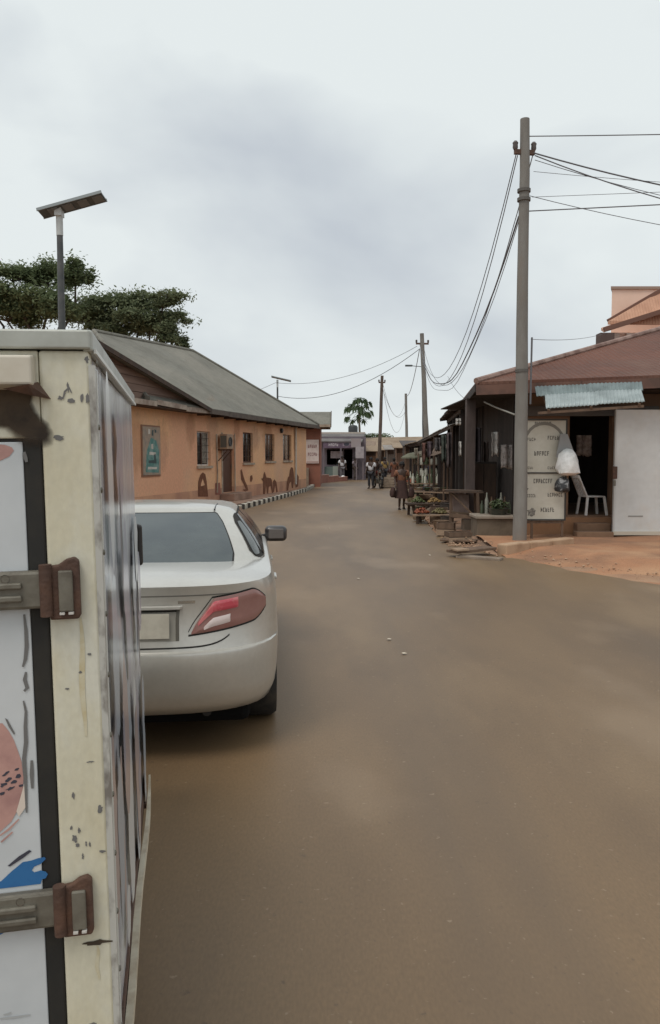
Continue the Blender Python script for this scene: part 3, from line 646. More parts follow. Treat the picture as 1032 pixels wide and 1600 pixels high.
for sg in (1, -1):
    gpatch('window_seal', 0.66, 2.30, 0.16, 0.95, 0.003, M_gap, sg, 0.12, 30)
    gpatch('quarter_window', 0.69, 0.83, 0.22, 0.80, 0.007, mat('quarter_glass', (0.06, 0.07, 0.07), 0.15), sg, 0.3)
    gpatch('door_window', 0.85, 1.48, 0.19, 0.92, 0.007, M_sglass, sg, 0.06)
    gpatch('door_window', 1.53, 2.25, 0.19, 0.92, 0.007, M_sglass, sg, 0.12)
    # mirrors
    mr = MB()
    mr.box(sg*0.87 if sg > 0 else -1.085, sg*1.085 if sg > 0 else -0.87, 3.10, 3.24, 1.015, 1.165)
    mo = mr.build('door_mirror', mat('mirror_shell', (0.035, 0.03, 0.03), 0.35, coat=0.3), CAR, bevel=0.045, seg=4, smooth=True)
    a, b = sorted((sg*0.905, sg*1.05))
    MB().box(a, b, 3.088, 3.102, 1.045, 1.14).build('mirror_glass', mat('mirror_glass', (0.16, 0.14, 0.13), 0.25, metal=0.3), mo, bevel=0.006)
    MB().bar((sg*0.74, 3.22, 1.03), (sg*0.95, 3.17, 1.06), 0.09, 0.07).build('mirror_foot', M_black, mo)
    for yy, ln in ((1.35, 0.2), (2.45, 0.2)):
        l = level(0.93)
        MB().bar((sg*(l[1]+0.012), yy, 0.93), (sg*(l[1]+0.012), yy+ln, 0.93), 0.02, 0.024).build('door_handle', M_paint, CAR, bevel=0.005)
MB().tube([(0.46, 2.0, 1.452), (0.455, 1.8, 1.447), (0.45, 1.64, 1.428)], 0.006, 6).build('roof_shadow_line', M_black, CAR)  # dark tube drawn in for the shadow line at the roof seam
# headlights and grille at the front
for sg in (1, -1):
    a, b = sorted((sg*0.50, sg*0.80)); box('headlight', a, b, 4.50, 4.66, 0.62, 0.75, M_chrome, CAR, bevel=0.03)
box('grille', -0.38, 0.38, 4.70, 4.80, 0.55, 0.68, M_gap, CAR, bevel=0.02)
MB().tube([(0.45, 0.30, 0.25), (0.45, 0.6, 0.25)], 0.03, 10).build('exhaust', M_black, CAR, smooth=True)
# ================================================================ long orange building on the left
U = Vector((0.2278, 0.9737, 0)); FA = math.atan2(U.y, U.x)
ORG = Vector((-6.656, 20.0, 0))
def FZ(px): return 11.336/(0.234-(px-516)/1250.0)
def fx(px): return (FZ(px)-20)/0.9737
def fz(px, py): return P(px, py, FZ(px)).z
M_orange = mat('orange_render', (0.88, 0.52, 0.285), 0.9, (0.76, 0.47, 0.30), 0.45, (0.4, 0.62), bump=0.2, bscale=25, bdist=0.01, grain=0.07, grain_scale=12, col3=(0.80, 0.43, 0.265), scale3=0.25, fac3=(0.46, 0.62))
M_dado = mat('dado_render', (0.66, 0.37, 0.23), 0.9, (0.50, 0.27, 0.18), 1.2, (0.4, 0.62), bump=0.2, bscale=25, bdist=0.01)
M_roofg = mat('old_asbestos_roof', (0.185, 0.178, 0.150), 0.9, (0.135, 0.128, 0.105), 0.7, (0.4, 0.65), bump=0.5, wave=('X', 3.2), bdist=0.03, grain=0.10, grain_scale=5, col3=(0.22, 0.205, 0.17), scale3=0.22, fac3=(0.45, 0.65))
M_fascia = mat('weathered_fascia', (0.50, 0.42, 0.33), 0.8, (0.30, 0.22, 0.16), 2, (0.4, 0.65))
M_dkwood = mat('dark_wood', (0.075, 0.045, 0.03), 0.8, (0.04, 0.026, 0.018), 5, (0.4, 0.65), stretch=(1, 1, 0.3))
M_brown = mat('brown_door', (0.115, 0.048, 0.026), 0.6, (0.08, 0.035, 0.02), 4, stretch=(2, 2, 0.3))
M_white = mat('old_white_paint', (0.66, 0.62, 0.56), 0.7, (0.5, 0.44, 0.37), 3, (0.45, 0.7))
M_dkglass = mat('window_dark', (0.03, 0.026, 0.024), 0.15, (0.05, 0.04, 0.035), 4)
OB = empty('orange_building', ORG, FA, 'long orange rendered building with grey hipped roof behind the car', 'building')
# facade with real openings: list of (x0, x1, z0, z1)
ops = []
for (a, b, t, bt) in [(309, 330, 674, 728), (380.5, 396, 676, 723), (415, 429.5, 678, 720.5), (443, 456, 679, 719.5)]:
    c = (a+b)/2; ops.append((fx(a), fx(b), fz(c, bt), fz(c, t)))
door = (fx(348.5), fx(367), 0.42, fz(357, 679))
X0, X1, EZ = -6.0, 23.6, 3.42
def wall_with_openings(x0, x1, z0, z1, y0, y1, holes, name, m, par):
    xs = sorted({x0, x1, *[h[0] for h in holes], *[h[1] for h in holes]})
    mb = MB()
    for a, b in zip(xs, xs[1:]):
        hs = sorted([h for h in holes if h[0] <= a+1e-6 and h[1] >= b-1e-6], key=lambda h: h[2]); z = z0
        for h in hs:
            if h[2] > z: mb.box(a, b, y0, y1, z, h[2])
            z = h[3]
        if z < z1: mb.box(a, b, y0, y1, z, z1)
    o = mb.build(name, m, par); bm = bmesh.new(); bm.from_mesh(o.data); bmesh.ops.remove_doubles(bm, verts=bm.verts, dist=1e-5)
    # drop the coincident inner faces between neighbouring blocks
    seen = {}
    for f in bm.faces: seen.setdefault(tuple(sorted(v.index for v in f.verts)), []).append(f)
    kill = [f for k in seen.values() if len(k) > 1 for f in k]
    bmesh.ops.delete(bm, geom=kill, context='FACES_ONLY'); bm.to_mesh(o.data); bm.free(); return o
fw = wall_with_openings(X0, X1, 0.62, EZ+0.15, 0.0, 0.22, ops+[door], 'facade_wall', M_orange, OB)
dh = [(door[0], door[1], 0.42, 0.62)]
wall_with_openings(X0, X1, -0.05, 0.62, -0.004, 0.22, dh, 'dado', M_dado, OB)
box('end_wall', X1-0.22, X1, 0.22, 9.0, -0.05, EZ+0.15, M_orange, OB)
box('end_wall', X0, X0+0.22, 0.22, 9.0, -0.05, EZ+0.15, M_orange, OB)
box('back_wall', X0, X1, 9.0, 9.2, -0.05, EZ+0.15, M_orange, OB)
box('ceiling', X0+0.3, X1-0.3, 0.25, 8.9, EZ-0.1, EZ-0.05, M_dkwood, OB)
for h in ops:
    w = MB(); a, b, c, d = h
    fr = 0.06
    w.box(a, b, 0.10, 0.16, c, c+fr); w.box(a, b, 0.10, 0.16, d-fr, d); w.box(a, a+fr, 0.10, 0.16, c+fr, d-fr); w.box(b-fr, b, 0.10, 0.16, c+fr, d-fr)
    wo_ = w.build('window', M_brown if h is not ops[0] else M_white, OB)
    w2 = MB().box((a+b)/2-0.03, (a+b)/2+0.03, 0.09, 0.15, c+fr, d-fr); w2.build('mullion', M_brown, wo_)
    box('pane', a+fr, b-fr, 0.125, 0.135, c+fr, d-fr, M_dkglass, wo_)
    nb = 5
    for k in range(1, nb):
        z = c+(d-c)*k/nb; MB().bar((a+0.02, 0.05, z), (b-0.02, 0.05, z), 0.016).build('burglar_bar', M_dkwood, wo_)
    box('sill', a-0.07, b+0.07, -0.07, 0.06, c-0.09, c-0.002, M_fascia, wo_)
# curtain seen in the first window
a, b, c, d = ops[0]
MB().add([(a+0.5*(b-a)+0.012*math.sin(i*1.7)+(b-a)*0.4*i/9, 0.118+0.0*i, z) for z in (c+0.1, d-0.08) for i in range(10)], [(i, i+1, 11+i, 10+i) for i in range(9)]).build('curtain', mat('pale_curtain', (0.30, 0.27, 0.22), 0.9, (0.12, 0.1, 0.09), 9), OB)
dl = box('door', door[0], door[1], 0.12, 0.17, 0.42, door[3]-0.5, M_brown, OB)
box('transom', door[0], door[1], 0.12, 0.16, door[3]-0.495, door[3], mat('transom_panel', (0.46, 0.33, 0.22), 0.8), OB)
MB().bar((door[1]-0.09, 0.10, 1.35), (door[1]-0.09, 0.10, 1.5), 0.03).build('handle', M_steel, dl)
box('door_frame', door[0]-0.12, door[0]-0.002, -0.02, 0.12, 0.42, door[3]+0.06, M_fascia, OB)
box('door_frame', door[1]+0.002, door[1]+0.08, -0.02, 0.12, 0.42, door[3]+0.06, M_fascia, OB)
for k in range(5):   # leaning louvre strips in the doorway's upper half
    z = door[3]-0.08-k*0.085; box('transom_slat', door[0]+0.05, door[1]-0.05, 0.085, 0.118, z-0.02, z+0.03, M_fascia, OB)
# projecting walkway and step
wk = MB(); wk.prism([(X0, -0.01), (X0, -1.5), (8, -1.35), (14, -0.95), (20.5, -0.22), (20.5, -0.01)], lambda p: (p[0], p[1], -0.05), lambda p: (p[0], p[1], 0.13))
wk.build('walkway', mat('walkway_screed', (0.42, 0.27, 0.20), 0.9, (0.28, 0.17, 0.12), 1.1, (0.4, 0.65), bump=0.3, bscale=20, bdist=0.01), OB)
box('door_step', door[0]-0.35, door[1]+0.35, -0.6, -0.011, 0.131, 0.40, MATS['walkway_screed'], OB, bevel=0.02)
# hipped main roof
EY0, EY1, RX0, RX1, RZN = -0.55, 9.6, 9.6, 19.0, 6.50
RXa, RXb, RY, RZ, RE = 3.6, 24.2, 4.5, 6.95, 3.50
def roofplane(pts, name, thick=0.05, m=None, par=None):
    mb = MB(); mb.prism(pts, lambda p: Vector(p), lambda p: Vector(p)-Vector((0, 0, thick))); return mb.build(name, m or M_roofg, par or OB)
roofplane([(RXa, EY0, RE), (RXb, EY0, RE), (RX1, RY, RZ), (RX0, RY, RZN)], 'roof_slope')
roofplane([(RXb, EY0, RE), (RXb, EY1, RE), (RX1, RY, RZ)], 'roof_hip')
roofplane([(RXb, EY1, RE), (RXa, EY1, RE), (RX0, RY, RZN), (RX1, RY, RZ)], 'roof_slope')
roofplane([(RXa, EY1, RE), (RXa, EY0, RE), (RX0, RY, RZN)], 'roof_hip')
M_ridge = mat('ridge_cap', (0.19, 0.18, 0.15), 0.9, (0.13, 0.12, 0.1), 3)
for a, b in (((RX0, RY, RZN), (RX1, RY, RZ)), ((RX1, RY, RZ), (RXb, EY0, RE)), ((RX1, RY, RZ), (RXb, EY1, RE)), ((RX0, RY, RZN), (RXa, EY0, RE))):
    MB().tube([Vector(a)+Vector((0, 0, 0.01)), Vector(b)+Vector((0, 0, 0.01))], 0.085, 8).build('ridge_cap', M_ridge, OB, smooth=True)
# boards laid along the front eave; slightly uneven
for i in range(8):
    xa = 8.3+i*2.0; box('fascia_board', xa, xa+1.985, EY0-0.035, EY0-0.005, RE-0.20+jig(0.015), RE-0.03+jig(0.01), mat('dark_fascia', (0.13, 0.10, 0.08), 0.85, (0.075, 0.06, 0.05), 3), OB)
box('soffit', RXa+0.3, RXb-0.1, EY0, 0.0, RE-0.12, RE-0.09, mat('soffit', (0.22, 0.17, 0.12), 0.9), OB)
for i in range(12):
    xx = 8.6+i*1.33; box('rafter_end', xx, xx+0.07, EY0+0.02, -0.01, RE-0.24, RE-0.125, M_dkwood, OB)
# low cross gable over the near end
GA, GBx, GM, GZ0, GZ1, GY = -6.3, 8.25, 0.2, 3.46, 4.80, -0.62
M_ped = mat('gable_boarding', (0.27, 0.18, 0.14), 0.9, (0.19, 0.125, 0.10), 1.5, (0.4, 0.62), stretch=(0.25, 1, 2.5), col3=(0.34, 0.235, 0.185), scale3=1.2, fac3=(0.52, 0.68))
nb = 6
for k in range(nb):   # horizontal boards of the gable, each tapered to the rake
    za = GZ0+0.02+(GZ1-GZ0-0.06)*k/nb; zb = GZ0+0.02+(GZ1-GZ0-0.06)*(k+1)/nb-0.012
    def xr(z): return GM+(GBx-GM)*(1-(z-GZ0)/(GZ1-GZ0))-0.05
    def xl(z): return GM-(GM-GA)*(1-(z-GZ0)/(GZ1-GZ0))+0.05
    pts = [(xl(za), za), (xr(za), za), (xr(zb), zb), (xl(zb), zb)]
    off = 0.012*(k % 2)
    MB().prism(pts, lambda p: (p[0], -0.33-off, p[1]), lambda p: (p[0], -0.28, p[1])).build('gable_board', M_ped, OB)
roofplane([(GM, GY, GZ1+0.06), (GBx+0.15, GY, GZ0+0.03), (GBx+0.15, 6.5, GZ0+0.03), (GM, 6.5, GZ1+0.06)], 'gable_roof')
roofplane([(GA-0.15, GY, GZ0+0.03), (GM, GY, GZ1+0.06), (GM, 6.5, GZ1+0.06), (GA-0.15, 6.5, GZ0+0.03)], 'gable_roof')
MB().bar((GBx+0.15, GY-0.02, GZ0-0.04), (GM, GY-0.02, GZ1-0.01), 0.03, 0.13).build('barge_board', M_dkwood, OB)
MB().bar((GM, GY-0.02, GZ1-0.01), (GA, GY-0.02, GZ0-0.04), 0.03, 0.13).build('barge_board', M_dkwood, OB)
for k, (xa, xb, dz) in enumerate([(-4.3, 4.2, 0.0), (4.22, 6.4, 0.05), (6.42, 8.3, -0.03)]):
    MB().bar((xa, GY+0.06, GZ0-0.07+dz), (xb, GY+0.06, GZ0-0.07+dz*0.2), 0.04, 0.15).build('eave_board', mat('pale_eave', (0.45, 0.37, 0.30), 0.85, (0.27, 0.20, 0.16), 2.5, (0.42, 0.6)), OB)
box('gable_soffit', GA, GBx, GY+0.1, 0.0, GZ0-0.16, GZ0-0.12, M_dkwood, OB)
# air conditioner on brackets
AC = empty('air_conditioner', OB.matrix_world @ Vector((0, 0, 0)), FA, 'boxy outdoor air conditioner bracketed beside the brown door', 'air conditioner')
AC.location = ORG
ax0, ax1 = fx(340), fx(348); az0, az1 = 2.1, 2.66
box('casing', ax0, ax1+0.12, -0.42, -0.10, az0, az1, mat('ac_case', (0.40, 0.27, 0.18), 0.7, (0.28, 0.18, 0.12), 5), AC, bevel=0.02)
box('side_grille', ax0-0.004, ax0+0.002, -0.38, -0.14, az0+0.06, az1-0.06, mat('ac_side', (0.12, 0.11, 0.09), 0.7), AC)
MB().lathe([(0.02, 0), (0.17, 0.0), (0.18, -0.02), (0.165, -0.01)], 20, Matrix.Translation(((ax0+ax1)/2, -0.425, (az0+az1)/2)) @ Matrix.Rotation(R(-90), 4, 'X')).build('fan_guard', M_black, AC)
for xx in (ax0+0.1, ax1): 
    MB().bar((xx, -0.42, az0-0.03), (xx, -0.005, az0-0.03), 0.04).build('bracket', M_rust, AC); MB().bar((xx, -0.38, az0-0.04), (xx, -0.01, az0-0.45), 0.03).build('bracket', M_rust, AC)
MB().tube([(ax0-0.1, -0.03, az1), (ax0-0.1, -0.05, 1.2), (ax0-0.1, -0.03, 0.45)], 0.03, 6).build('pipe', M_fascia, AC)
# poster on the wall
PO = empty('wall_poster', ORG, FA, 'teal and white framed poster on the orange wall above the car', 'poster')
pa, pb = fx(222.5), fx(249.5); pz0, pz1 = fz(236, 742), fz(236, 667)
box('backing', pa, pb, -0.05, -0.004, pz0, pz1, mat('poster_pale', (0.40, 0.30, 0.22), 0.6, (0.28, 0.24, 0.2), 6), PO)
box('border', pa-0.05, pb+0.05, -0.03, -0.0045, pz0-0.05, pz1+0.05, mat('poster_edge', (0.30, 0.16, 0.10), 0.8), PO)
def flat(par, pts, y, name, m):
    mb = MB(); mb.add([(p[0], y, p[1]) for p in pts], [tuple(range(len(pts)))]); return mb.build(name, m, par)
M_teal = mat('poster_teal', (0.085, 0.23, 0.21), 0.6, (0.20, 0.33, 0.30), 5, (0.45, 0.6))
w_, h_ = pb-pa, pz1-pz0
flat(PO, [(pa+.12*w_, pz0+.06*h_), (pb-.12*w_, pz0+.04*h_), (pb-.08*w_, pz0+.5*h_), (pb-.25*w_, pz0+.72*h_), (pa+.45*w_, pz0+.78*h_), (pa+.2*w_, pz0+.5*h_)], -0.053, 'printed_figure', M_teal)
for k, (u, v, ww, hh) in enumerate([(.3, .85, .1, .1), (.5, .82, .08, .12), (.35, .42, .35, .05), (.3, .25, .45, .06), (.45, .55, .12, .1), (.65, .88, .12, .06), (.25, .12, .5, .04), (.6, .3, .12, .14)]):
    q = [(pa+(u+jig(.02))*w_, pz0+v*h_), (pa+(u+ww)*w_, pz0+(v+jig(.02))*h_), (pa+(u+ww+jig(.03))*w_, pz0+(v+hh)*h_), (pa+u*w_, pz0+(v+hh+jig(.02))*h_)]
    flat(PO, q, -0.056, 'print_mark', [M_white, mat('poster_dark', (0.05, 0.08, 0.08), 0.6)][k % 2])
# painted figures on the dado: flat print, a hair proud of the wall
M_mural = mat('mural_brown', (0.17, 0.062, 0.03), 0.9, (0.24, 0.10, 0.05), 5, (0.4, 0.65))
def wallpoly(pxs, name='mural_figure', m=None, y=-0.012):
    q = [(fx(a), fz(a, b)) for a, b in pxs]; return flat(OB, q, y, name, m or M_mural)
wallpoly([(309, 776), (310, 752), (313, 742), (317, 738), (321, 741), (323, 752), (325, 776), (321, 776), (320, 756), (317, 747), (314, 756), (313, 776)])
wallpoly([(311.5, 776), (313, 760), (320, 758), (322, 776)], y=-0.0125)
wallpoly([(336, 773), (336, 755), (344, 754), (345, 773)], m=mat('mural_rose', (0.34, 0.14, 0.10), 0.9))
wallpoly([(376, 735), (378, 733), (380, 742), (383, 752), (386, 758), (388, 766), (383, 768), (379, 765), (384, 764), (381, 757), (377, 749)])
wallpoly([(391, 744), (394, 742), (395, 748), (393, 753), (391, 752)])
wallpoly([(412, 741), (413.5, 737), (415, 741), (416.5, 746), (423, 747), (425, 750), (426, 760), (427, 770), (425, 771), (423, 759), (420, 761), (419, 771), (417, 771), (416, 758), (414, 772), (411, 772), (411, 752), (408, 748), (411, 747)])
wallpoly([(426.5, 752), (429, 749), (432, 753), (434, 768), (432, 770), (430, 758), (428, 769), (427, 769)])
wallpoly([(453, 735), (455, 730), (458, 731), (459, 738), (460, 748), (458, 762), (456, 763), (455, 752), (452, 756), (450, 770), (447.5, 770), (448, 755), (450, 746), (452, 744)])
wallpoly([(462, 762), (462, 744), (464.5, 741), (467, 745), (466, 760)])
# down pipe and bulkhead light
MB().tube([(fx(461), -0.06, 0.4), (fx(461), -0.06, EZ)], 0.055, 8).build('down_pipe', M_white, OB)
MB().lathe([(0.0, -0.12), (0.1, -0.1), (0.12, 0), (0.05, 0.02)], 12, Matrix.Translation((fx(439), -0.02, fz(439, 673))) @ Matrix.Rotation(R(-90), 4, 'X')).build('wall_lamp', M_black, OB, smooth=True)
# black and white kerb
K = empty('painted_kerb', (0, 0, 0), 0, 'kerb of alternating black and white painted blocks in front of the orange building', 'kerb')
M_kw = mat('kerb_white', (0.74, 0.70, 0.60), 0.85, (0.40, 0.34, 0.27), 6, (0.42, 0.65)); M_kb = mat('kerb_black', (0.045, 0.038, 0.033), 0.85, (0.12, 0.09, 0.07), 6, (0.45, 0.7))
def left_x(y):
    for (a, b) in zip(left_edge, left_edge[1:]):
        if a[1] <= y <= b[1]: return a[0]+(b[0]-a[0])*(y-a[1])/(b[1]-a[1])
y = 9.0; i = 0
while y < 47:
    ln = 0.42; x = left_x(y); x2 = left_x(y+ln); ang = math.atan2(ln, x2-x)
    mt = Matrix.Translation((x-0.09, y+ln/2, 0)) @ Matrix.Rotation(ang-math.pi/2, 4, 'Z') @ Matrix.Rotation(R(jig(1.2)), 4, 'X')
    MB().box(-0.09, 0.09, -ln/2+0.012, ln/2-0.012, -0.06, 0.17+jig(0.012), mt).build('block', M_kw if i % 2 else M_kb, K, bevel=0.02, seg=1); y += ln; i += 1
# paving strip between kerb and walkway
pv = MB(); vs = []
for yy in range(8, 48, 2):
    x = left_x(yy); pin = ORG+U*((yy-20)/0.9737)+Vector((0.9737, -0.2278, 0))*1.3
    vs += [(x-0.16, yy, 0.05), (min(pin.x, x-0.2), yy, 0.05)]
pv.add(vs, [(2*i, 2*i+2, 2*i+3, 2*i+1) for i in range(len(vs)//2-1)])
tag(pv.build('footway', mat('footway', (0.36, 0.24, 0.18), 0.95, (0.22, 0.14, 0.105), 1.0, (0.4, 0.62), bump=0.4, bscale=20, bdist=0.02, grain=0.1)), kind='structure')

# ================================================================ solar street lights
M_panel = mat('solar_back', (0.10, 0.115, 0.115), 0.5, (0.07, 0.08, 0.08), 5)
M_pole = mat('lamp_pole', (0.055, 0.06, 0.062), 0.5, (0.09, 0.09, 0.09), 5)
def solar_lamp(base, h, label, panel=1.2, rz=0.0, tilt=15):
    o = empty('solar_street_light', base, rz, label, 'street light', 'solar street lights on the left side')
    MB().tube([(0, 0, 0), (0, 0, h*0.5), (0, 0, h-0.32)], [0.085, 0.072, 0.055], 12).build('pole', M_pole, o, smooth=True)
    MB().tube([(0, 0, h-0.46), (0, 0, h-0.10)], 0.062, 12).build('collar', mat('lamp_collar', (0.52, 0.54, 0.53), 0.5), o, smooth=True)
    MB().bar((0.0, 0, h-0.12), (0.0, 0, h+0.02), 0.12, 0.2).build('bracket', mat('lamp_collar', (0.5, 0.5, 0.5)), o)
    mt = Matrix.Translation((0.25, -0.04, h+0.08)) @ Matrix.Rotation(R(-tilt), 4, 'Y') @ Matrix.Rotation(R(-9), 4, 'X')
    MB().box(-panel/2, panel/2, -0.16, 0.16, -0.02, 0.02, mt).build('solar_panel', M_panel, o)
    for q in (-1, 1):
        MB().box(-panel/2-0.01, panel/2+0.01, q*0.16-0.012, q*0.16+0.012, -0.028, 0.026, mt).build('panel_frame', mat('frame_alu', (0.22, 0.24, 0.24), 0.4, metal=0.4), o)
    for k in range(4):
        MB().box(-panel/2+0.16+k*0.28, -panel/2+0.34+k*0.28, -0.12, 0.12, -0.034, -0.021, mt).build('led_strip', mat('led_lens', (0.16, 0.175, 0.175), 0.3), o)
    return o
p = P(97, 505, 15.0)
solar_lamp((p.x, 15.0, 0), P(92, 328, 15.0).z, 'solar street light with long tilted panel rising behind the truck')
p = P(434, 620, 53.0)
solar_lamp((p.x, 53.0, 0), P(434, 594, 53.0).z, 'distant solar street light above the orange building roof', 1.3, R(0), -13)

# damp and mud stains low on the orange facade
M_mudS = softmat('mud_splash', (0.50, 0.27, 0.16), (0.42, 0.23, 0.14), 3.0, 0.25)
M_paleS = softmat('pale_bloom', (0.72, 0.50, 0.34), (0.66, 0.44, 0.30), 2.5, 0.35)
rs = random.Random(12)
for k in range(9):
    x = 4+k*2.2+rs.uniform(-.6, .6); w = rs.uniform(.2, .6); h = rs.uniform(.4, .8); z = 2.5+rs.uniform(-.5, .5)
    soft_patch([(x+w*math.cos(a)*rs.uniform(.8, 1.2), z+h*math.sin(a)*rs.uniform(.8, 1.2)) for a in [q*.45 for q in range(14)]], -0.0022-.0002*(k % 5), 'wall_stain', M_paleS if k % 2 else M_mudS, OB, 1.6)
# ================================================================ corner shop on the right
M_roofb = mat('rusty_brown_roof', (0.15, 0.060, 0.038), 0.8, (0.105, 0.044, 0.030), 0.8, (0.4, 0.65), bump=0.6, wave=('X', 2.6), bdist=0.03, grain=0.08, grain_scale=6, col3=(0.165, 0.082, 0.056), scale3=0.4, fac3=(0.48, 0.66))
M_shadewood = mat('shade_dark_board', (0.048, 0.038, 0.033), 0.9, (0.028, 0.023, 0.021), 3, (0.4, 0.65), stretch=(1, 1, 0.25), bump=0.3, bscale=20)  # near-black board colour carries the shade under eaves and in stalls
M_wood = mat('grey_timber', (0.155, 0.098, 0.064), 0.85, (0.095, 0.060, 0.040), 5, (0.4, 0.65), stretch=(1.5, 1.5, 0.3), bump=0.3, bscale=25, bdist=0.008)
M_palewood = mat('sun_bleached_wood', (0.34, 0.24, 0.165), 0.85, (0.24, 0.165, 0.11), 5, (0.4, 0.65), stretch=(0.4, 1.5, 1.5), bump=0.3, bscale=25, bdist=0.008)
M_zinc = mat('zinc_sheet', (0.19, 0.235, 0.235), 0.5, (0.13, 0.16, 0.16), 3, (0.42, 0.65), metal=0.2, bump=0.1, bscale=20)
M_zinc2 = mat('bright_zinc', (0.36, 0.41, 0.41), 0.45, (0.24, 0.28, 0.28), 3, (0.42, 0.65), metal=0.2)
M_panelw = mat('white_sheet_door', (0.66, 0.67, 0.66), 0.55, (0.60, 0.60, 0.58), 1.2, (0.4, 0.7), grain=0.03, grain_scale=8, col3=(0.62, 0.56, 0.48), scale3=0.8, fac3=(0.55, 0.8))
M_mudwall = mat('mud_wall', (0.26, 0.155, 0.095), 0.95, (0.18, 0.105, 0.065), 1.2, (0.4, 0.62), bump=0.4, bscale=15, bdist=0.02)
SH = empty('corner_shop', (0, 0, 0), 0, 'corner shop with rusty brown hipped roof behind the tall pole', 'shop')
# raised floor and low walls
box('plinth', 4.3, 15.0, 18.0, 27.0, -0.05, 0.50, M_mudwall, SH)
box('front_wall', 4.35, 5.44, 18.25, 18.45, 0.50, 3.35, M_mudwall, SH)
box('back_wall', 4.35, 15, 23.0, 23.2, 0.5, 3.4, M_shadewood, SH)
box('inner_wall', 5.24, 5.44, 18.45, 23.0, 0.5, 3.35, M_shadewood, SH)
box('front_wall', 6.40, 15, 18.25, 18.45, 0.50, 3.35, M_mudwall, SH)
box('lintel', 5.44, 6.40, 18.25, 18.45, 2.86, 3.35, M_wood, SH)
box('ceiling', 4.4, 15, 18.5, 23.0, 3.36, 3.40, M_shadewood, SH)
box('lintel_board', 4.3, 7.4, 18.10, 18.16, 2.74, 2.96, mat('grey_board', (0.155, 0.135, 0.12), 0.85, (0.10, 0.085, 0.075), 3, stretch=(0.3, 1, 1)), SH)
# side wall boards along the veranda, its shade put into their colour
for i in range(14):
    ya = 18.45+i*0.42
    box('wall_board', 4.20+jig(0.01)+(ya-18)*0.04, 4.25+(ya-18)*0.04, ya, ya+0.405, 0.0, 3.4, M_shadewood, SH)
# hipped roof: eave corner near the pole
c0 = Vector((3.12, 17.25, 3.42)); c1 = Vector((14.0, 15.9, 3.72)); c2 = Vector((3.85, 24.0, 3.40)); rdg = Vector((3.12+8.0, 17.25+6.6, 5.95)); rdg2 = Vector((16, 23.5, 5.95))
roofplane([c0, c1, rdg2, rdg], 'roof_slope', 0.06, M_roofb, SH)
roofplane([c0, rdg, Vector((5.5, 30.5, 5.95*0.75)), c2], 'roof_slope', 0.06, M_roofb, SH)
roofplane([rdg, rdg2, Vector((16, 31, 3.4)), Vector((5.5, 30.5, 4.46))], 'roof_slope', 0.06, M_roofb, SH)
MB().tube([c0+Vector((0, 0, .02)), rdg+Vector((0, 0, .02))], 0.07, 8).build('hip_cap', mat('hip_cap', (0.30, 0.20, 0.165), 0.7, (0.16, 0.09, 0.07), 3, (0.42, 0.6)), SH)
# fascia in lengths
M_fb = mat('brown_fascia', (0.165, 0.085, 0.062), 0.8, (0.10, 0.058, 0.045), 3, (0.4, 0.62))
for i in range(5):
    a = c0.lerp(c1, i/5); b = c0.lerp(c1, (i+0.996)/5)
    MB().bar(a+Vector((0, -0.02, -0.17+jig(.01))), b+Vector((0, -0.02, -0.17+jig(.01))), 0.035, 0.21).build('fascia_board', M_fb, SH)
for i in range(3):
    a = c0.lerp(c2, i/3); b = c0.lerp(c2, (i+0.995)/3)
    MB().bar(a+Vector((-0.01, 0, -0.14+jig(.02))), b+Vector((-0.01, 0, -0.14+jig(.02))), 0.03, 0.16).build('fascia_board', M_shadewood, SH)
box('eave_soffit', 3.3, 4.25, 17.4, 24, 3.22, 3.25, M_shadewood, SH)
box('eave_soffit', 4.26, 14, 17.35, 18.2, 3.24, 3.27, M_shadewood, SH)
# zinc awning over the doorway: two corrugated sheets
def corrugated(name, a, b, c, d, n, amp, m, par, label=None):
    """sheet spanned by a-b (across the waves) and a-d (down the slope)"""
    a, b, c, d = map(Vector, (a, b, c, d)); nrm = (b-a).cross(d-a).normalized(); nn = n*6; mb = MB(); vs = []
    for j in range(5):
        for i in range(nn+1):
            p = (a.lerp(b, i/nn)).lerp(d.lerp(c, i/nn), j/4); vs.append(p+nrm*amp*math.sin(2*math.pi*n*i/nn))
    k = nn+1
    mb.add(vs, [(j*k+i, j*k+i+1, (j+1)*k+i+1, (j+1)*k+i) for j in range(4) for i in range(nn)])
    o = mb.build(name, m, par, smooth=True, label=label)
    so_ = o.modifiers.new('t', 'SOLIDIFY'); so_.thickness = 0.006
    return o
AW = empty('zinc_awning', (0, 0, 0), 0, 'grey corrugated zinc awning above the shop doorway', 'awning')
pa_ = P(836, 604, 16.9); pb_ = P(1003, 597, 16.5); pc_ = P(1008, 628, 15.9); pd_ = P(842, 639, 16.25)
mid1 = pa_.lerp(pd_, 0.45); mid2 = pb_.lerp(pc_, 0.45)
corrugated('sheet', pa_, pa_.lerp(pb_, .52), mid1.lerp(mid2, .52), mid1, 14, 0.009, M_zinc, AW)
corrugated('sheet', pa_.lerp(pb_, .5)+Vector((0, 0, .015)), pb_, mid2+Vector((0, 0, .0)), mid1.lerp(mid2, .5)+Vector((0, 0, .015)), 14, 0.009, M_zinc, AW)
e1 = mid1.lerp(mid2, 0.08); e2 = mid2.lerp(mid1, 0.02)
corrugated('sheet', e1+Vector((0, 0, .02)), e1.lerp(e2, .55)+Vector((0, 0, .03)), pd_.lerp(pc_, .57), pd_.lerp(pc_, .07), 14, 0.009, M_zinc2, AW)
corrugated('sheet', e1.lerp(e2, .53)+Vector((0, 0, .045)), e2+Vector((0, 0, .03)), pc_, pd_.lerp(pc_, .55)+Vector((0, 0, .015)), 13, 0.009, M_zinc2, AW)
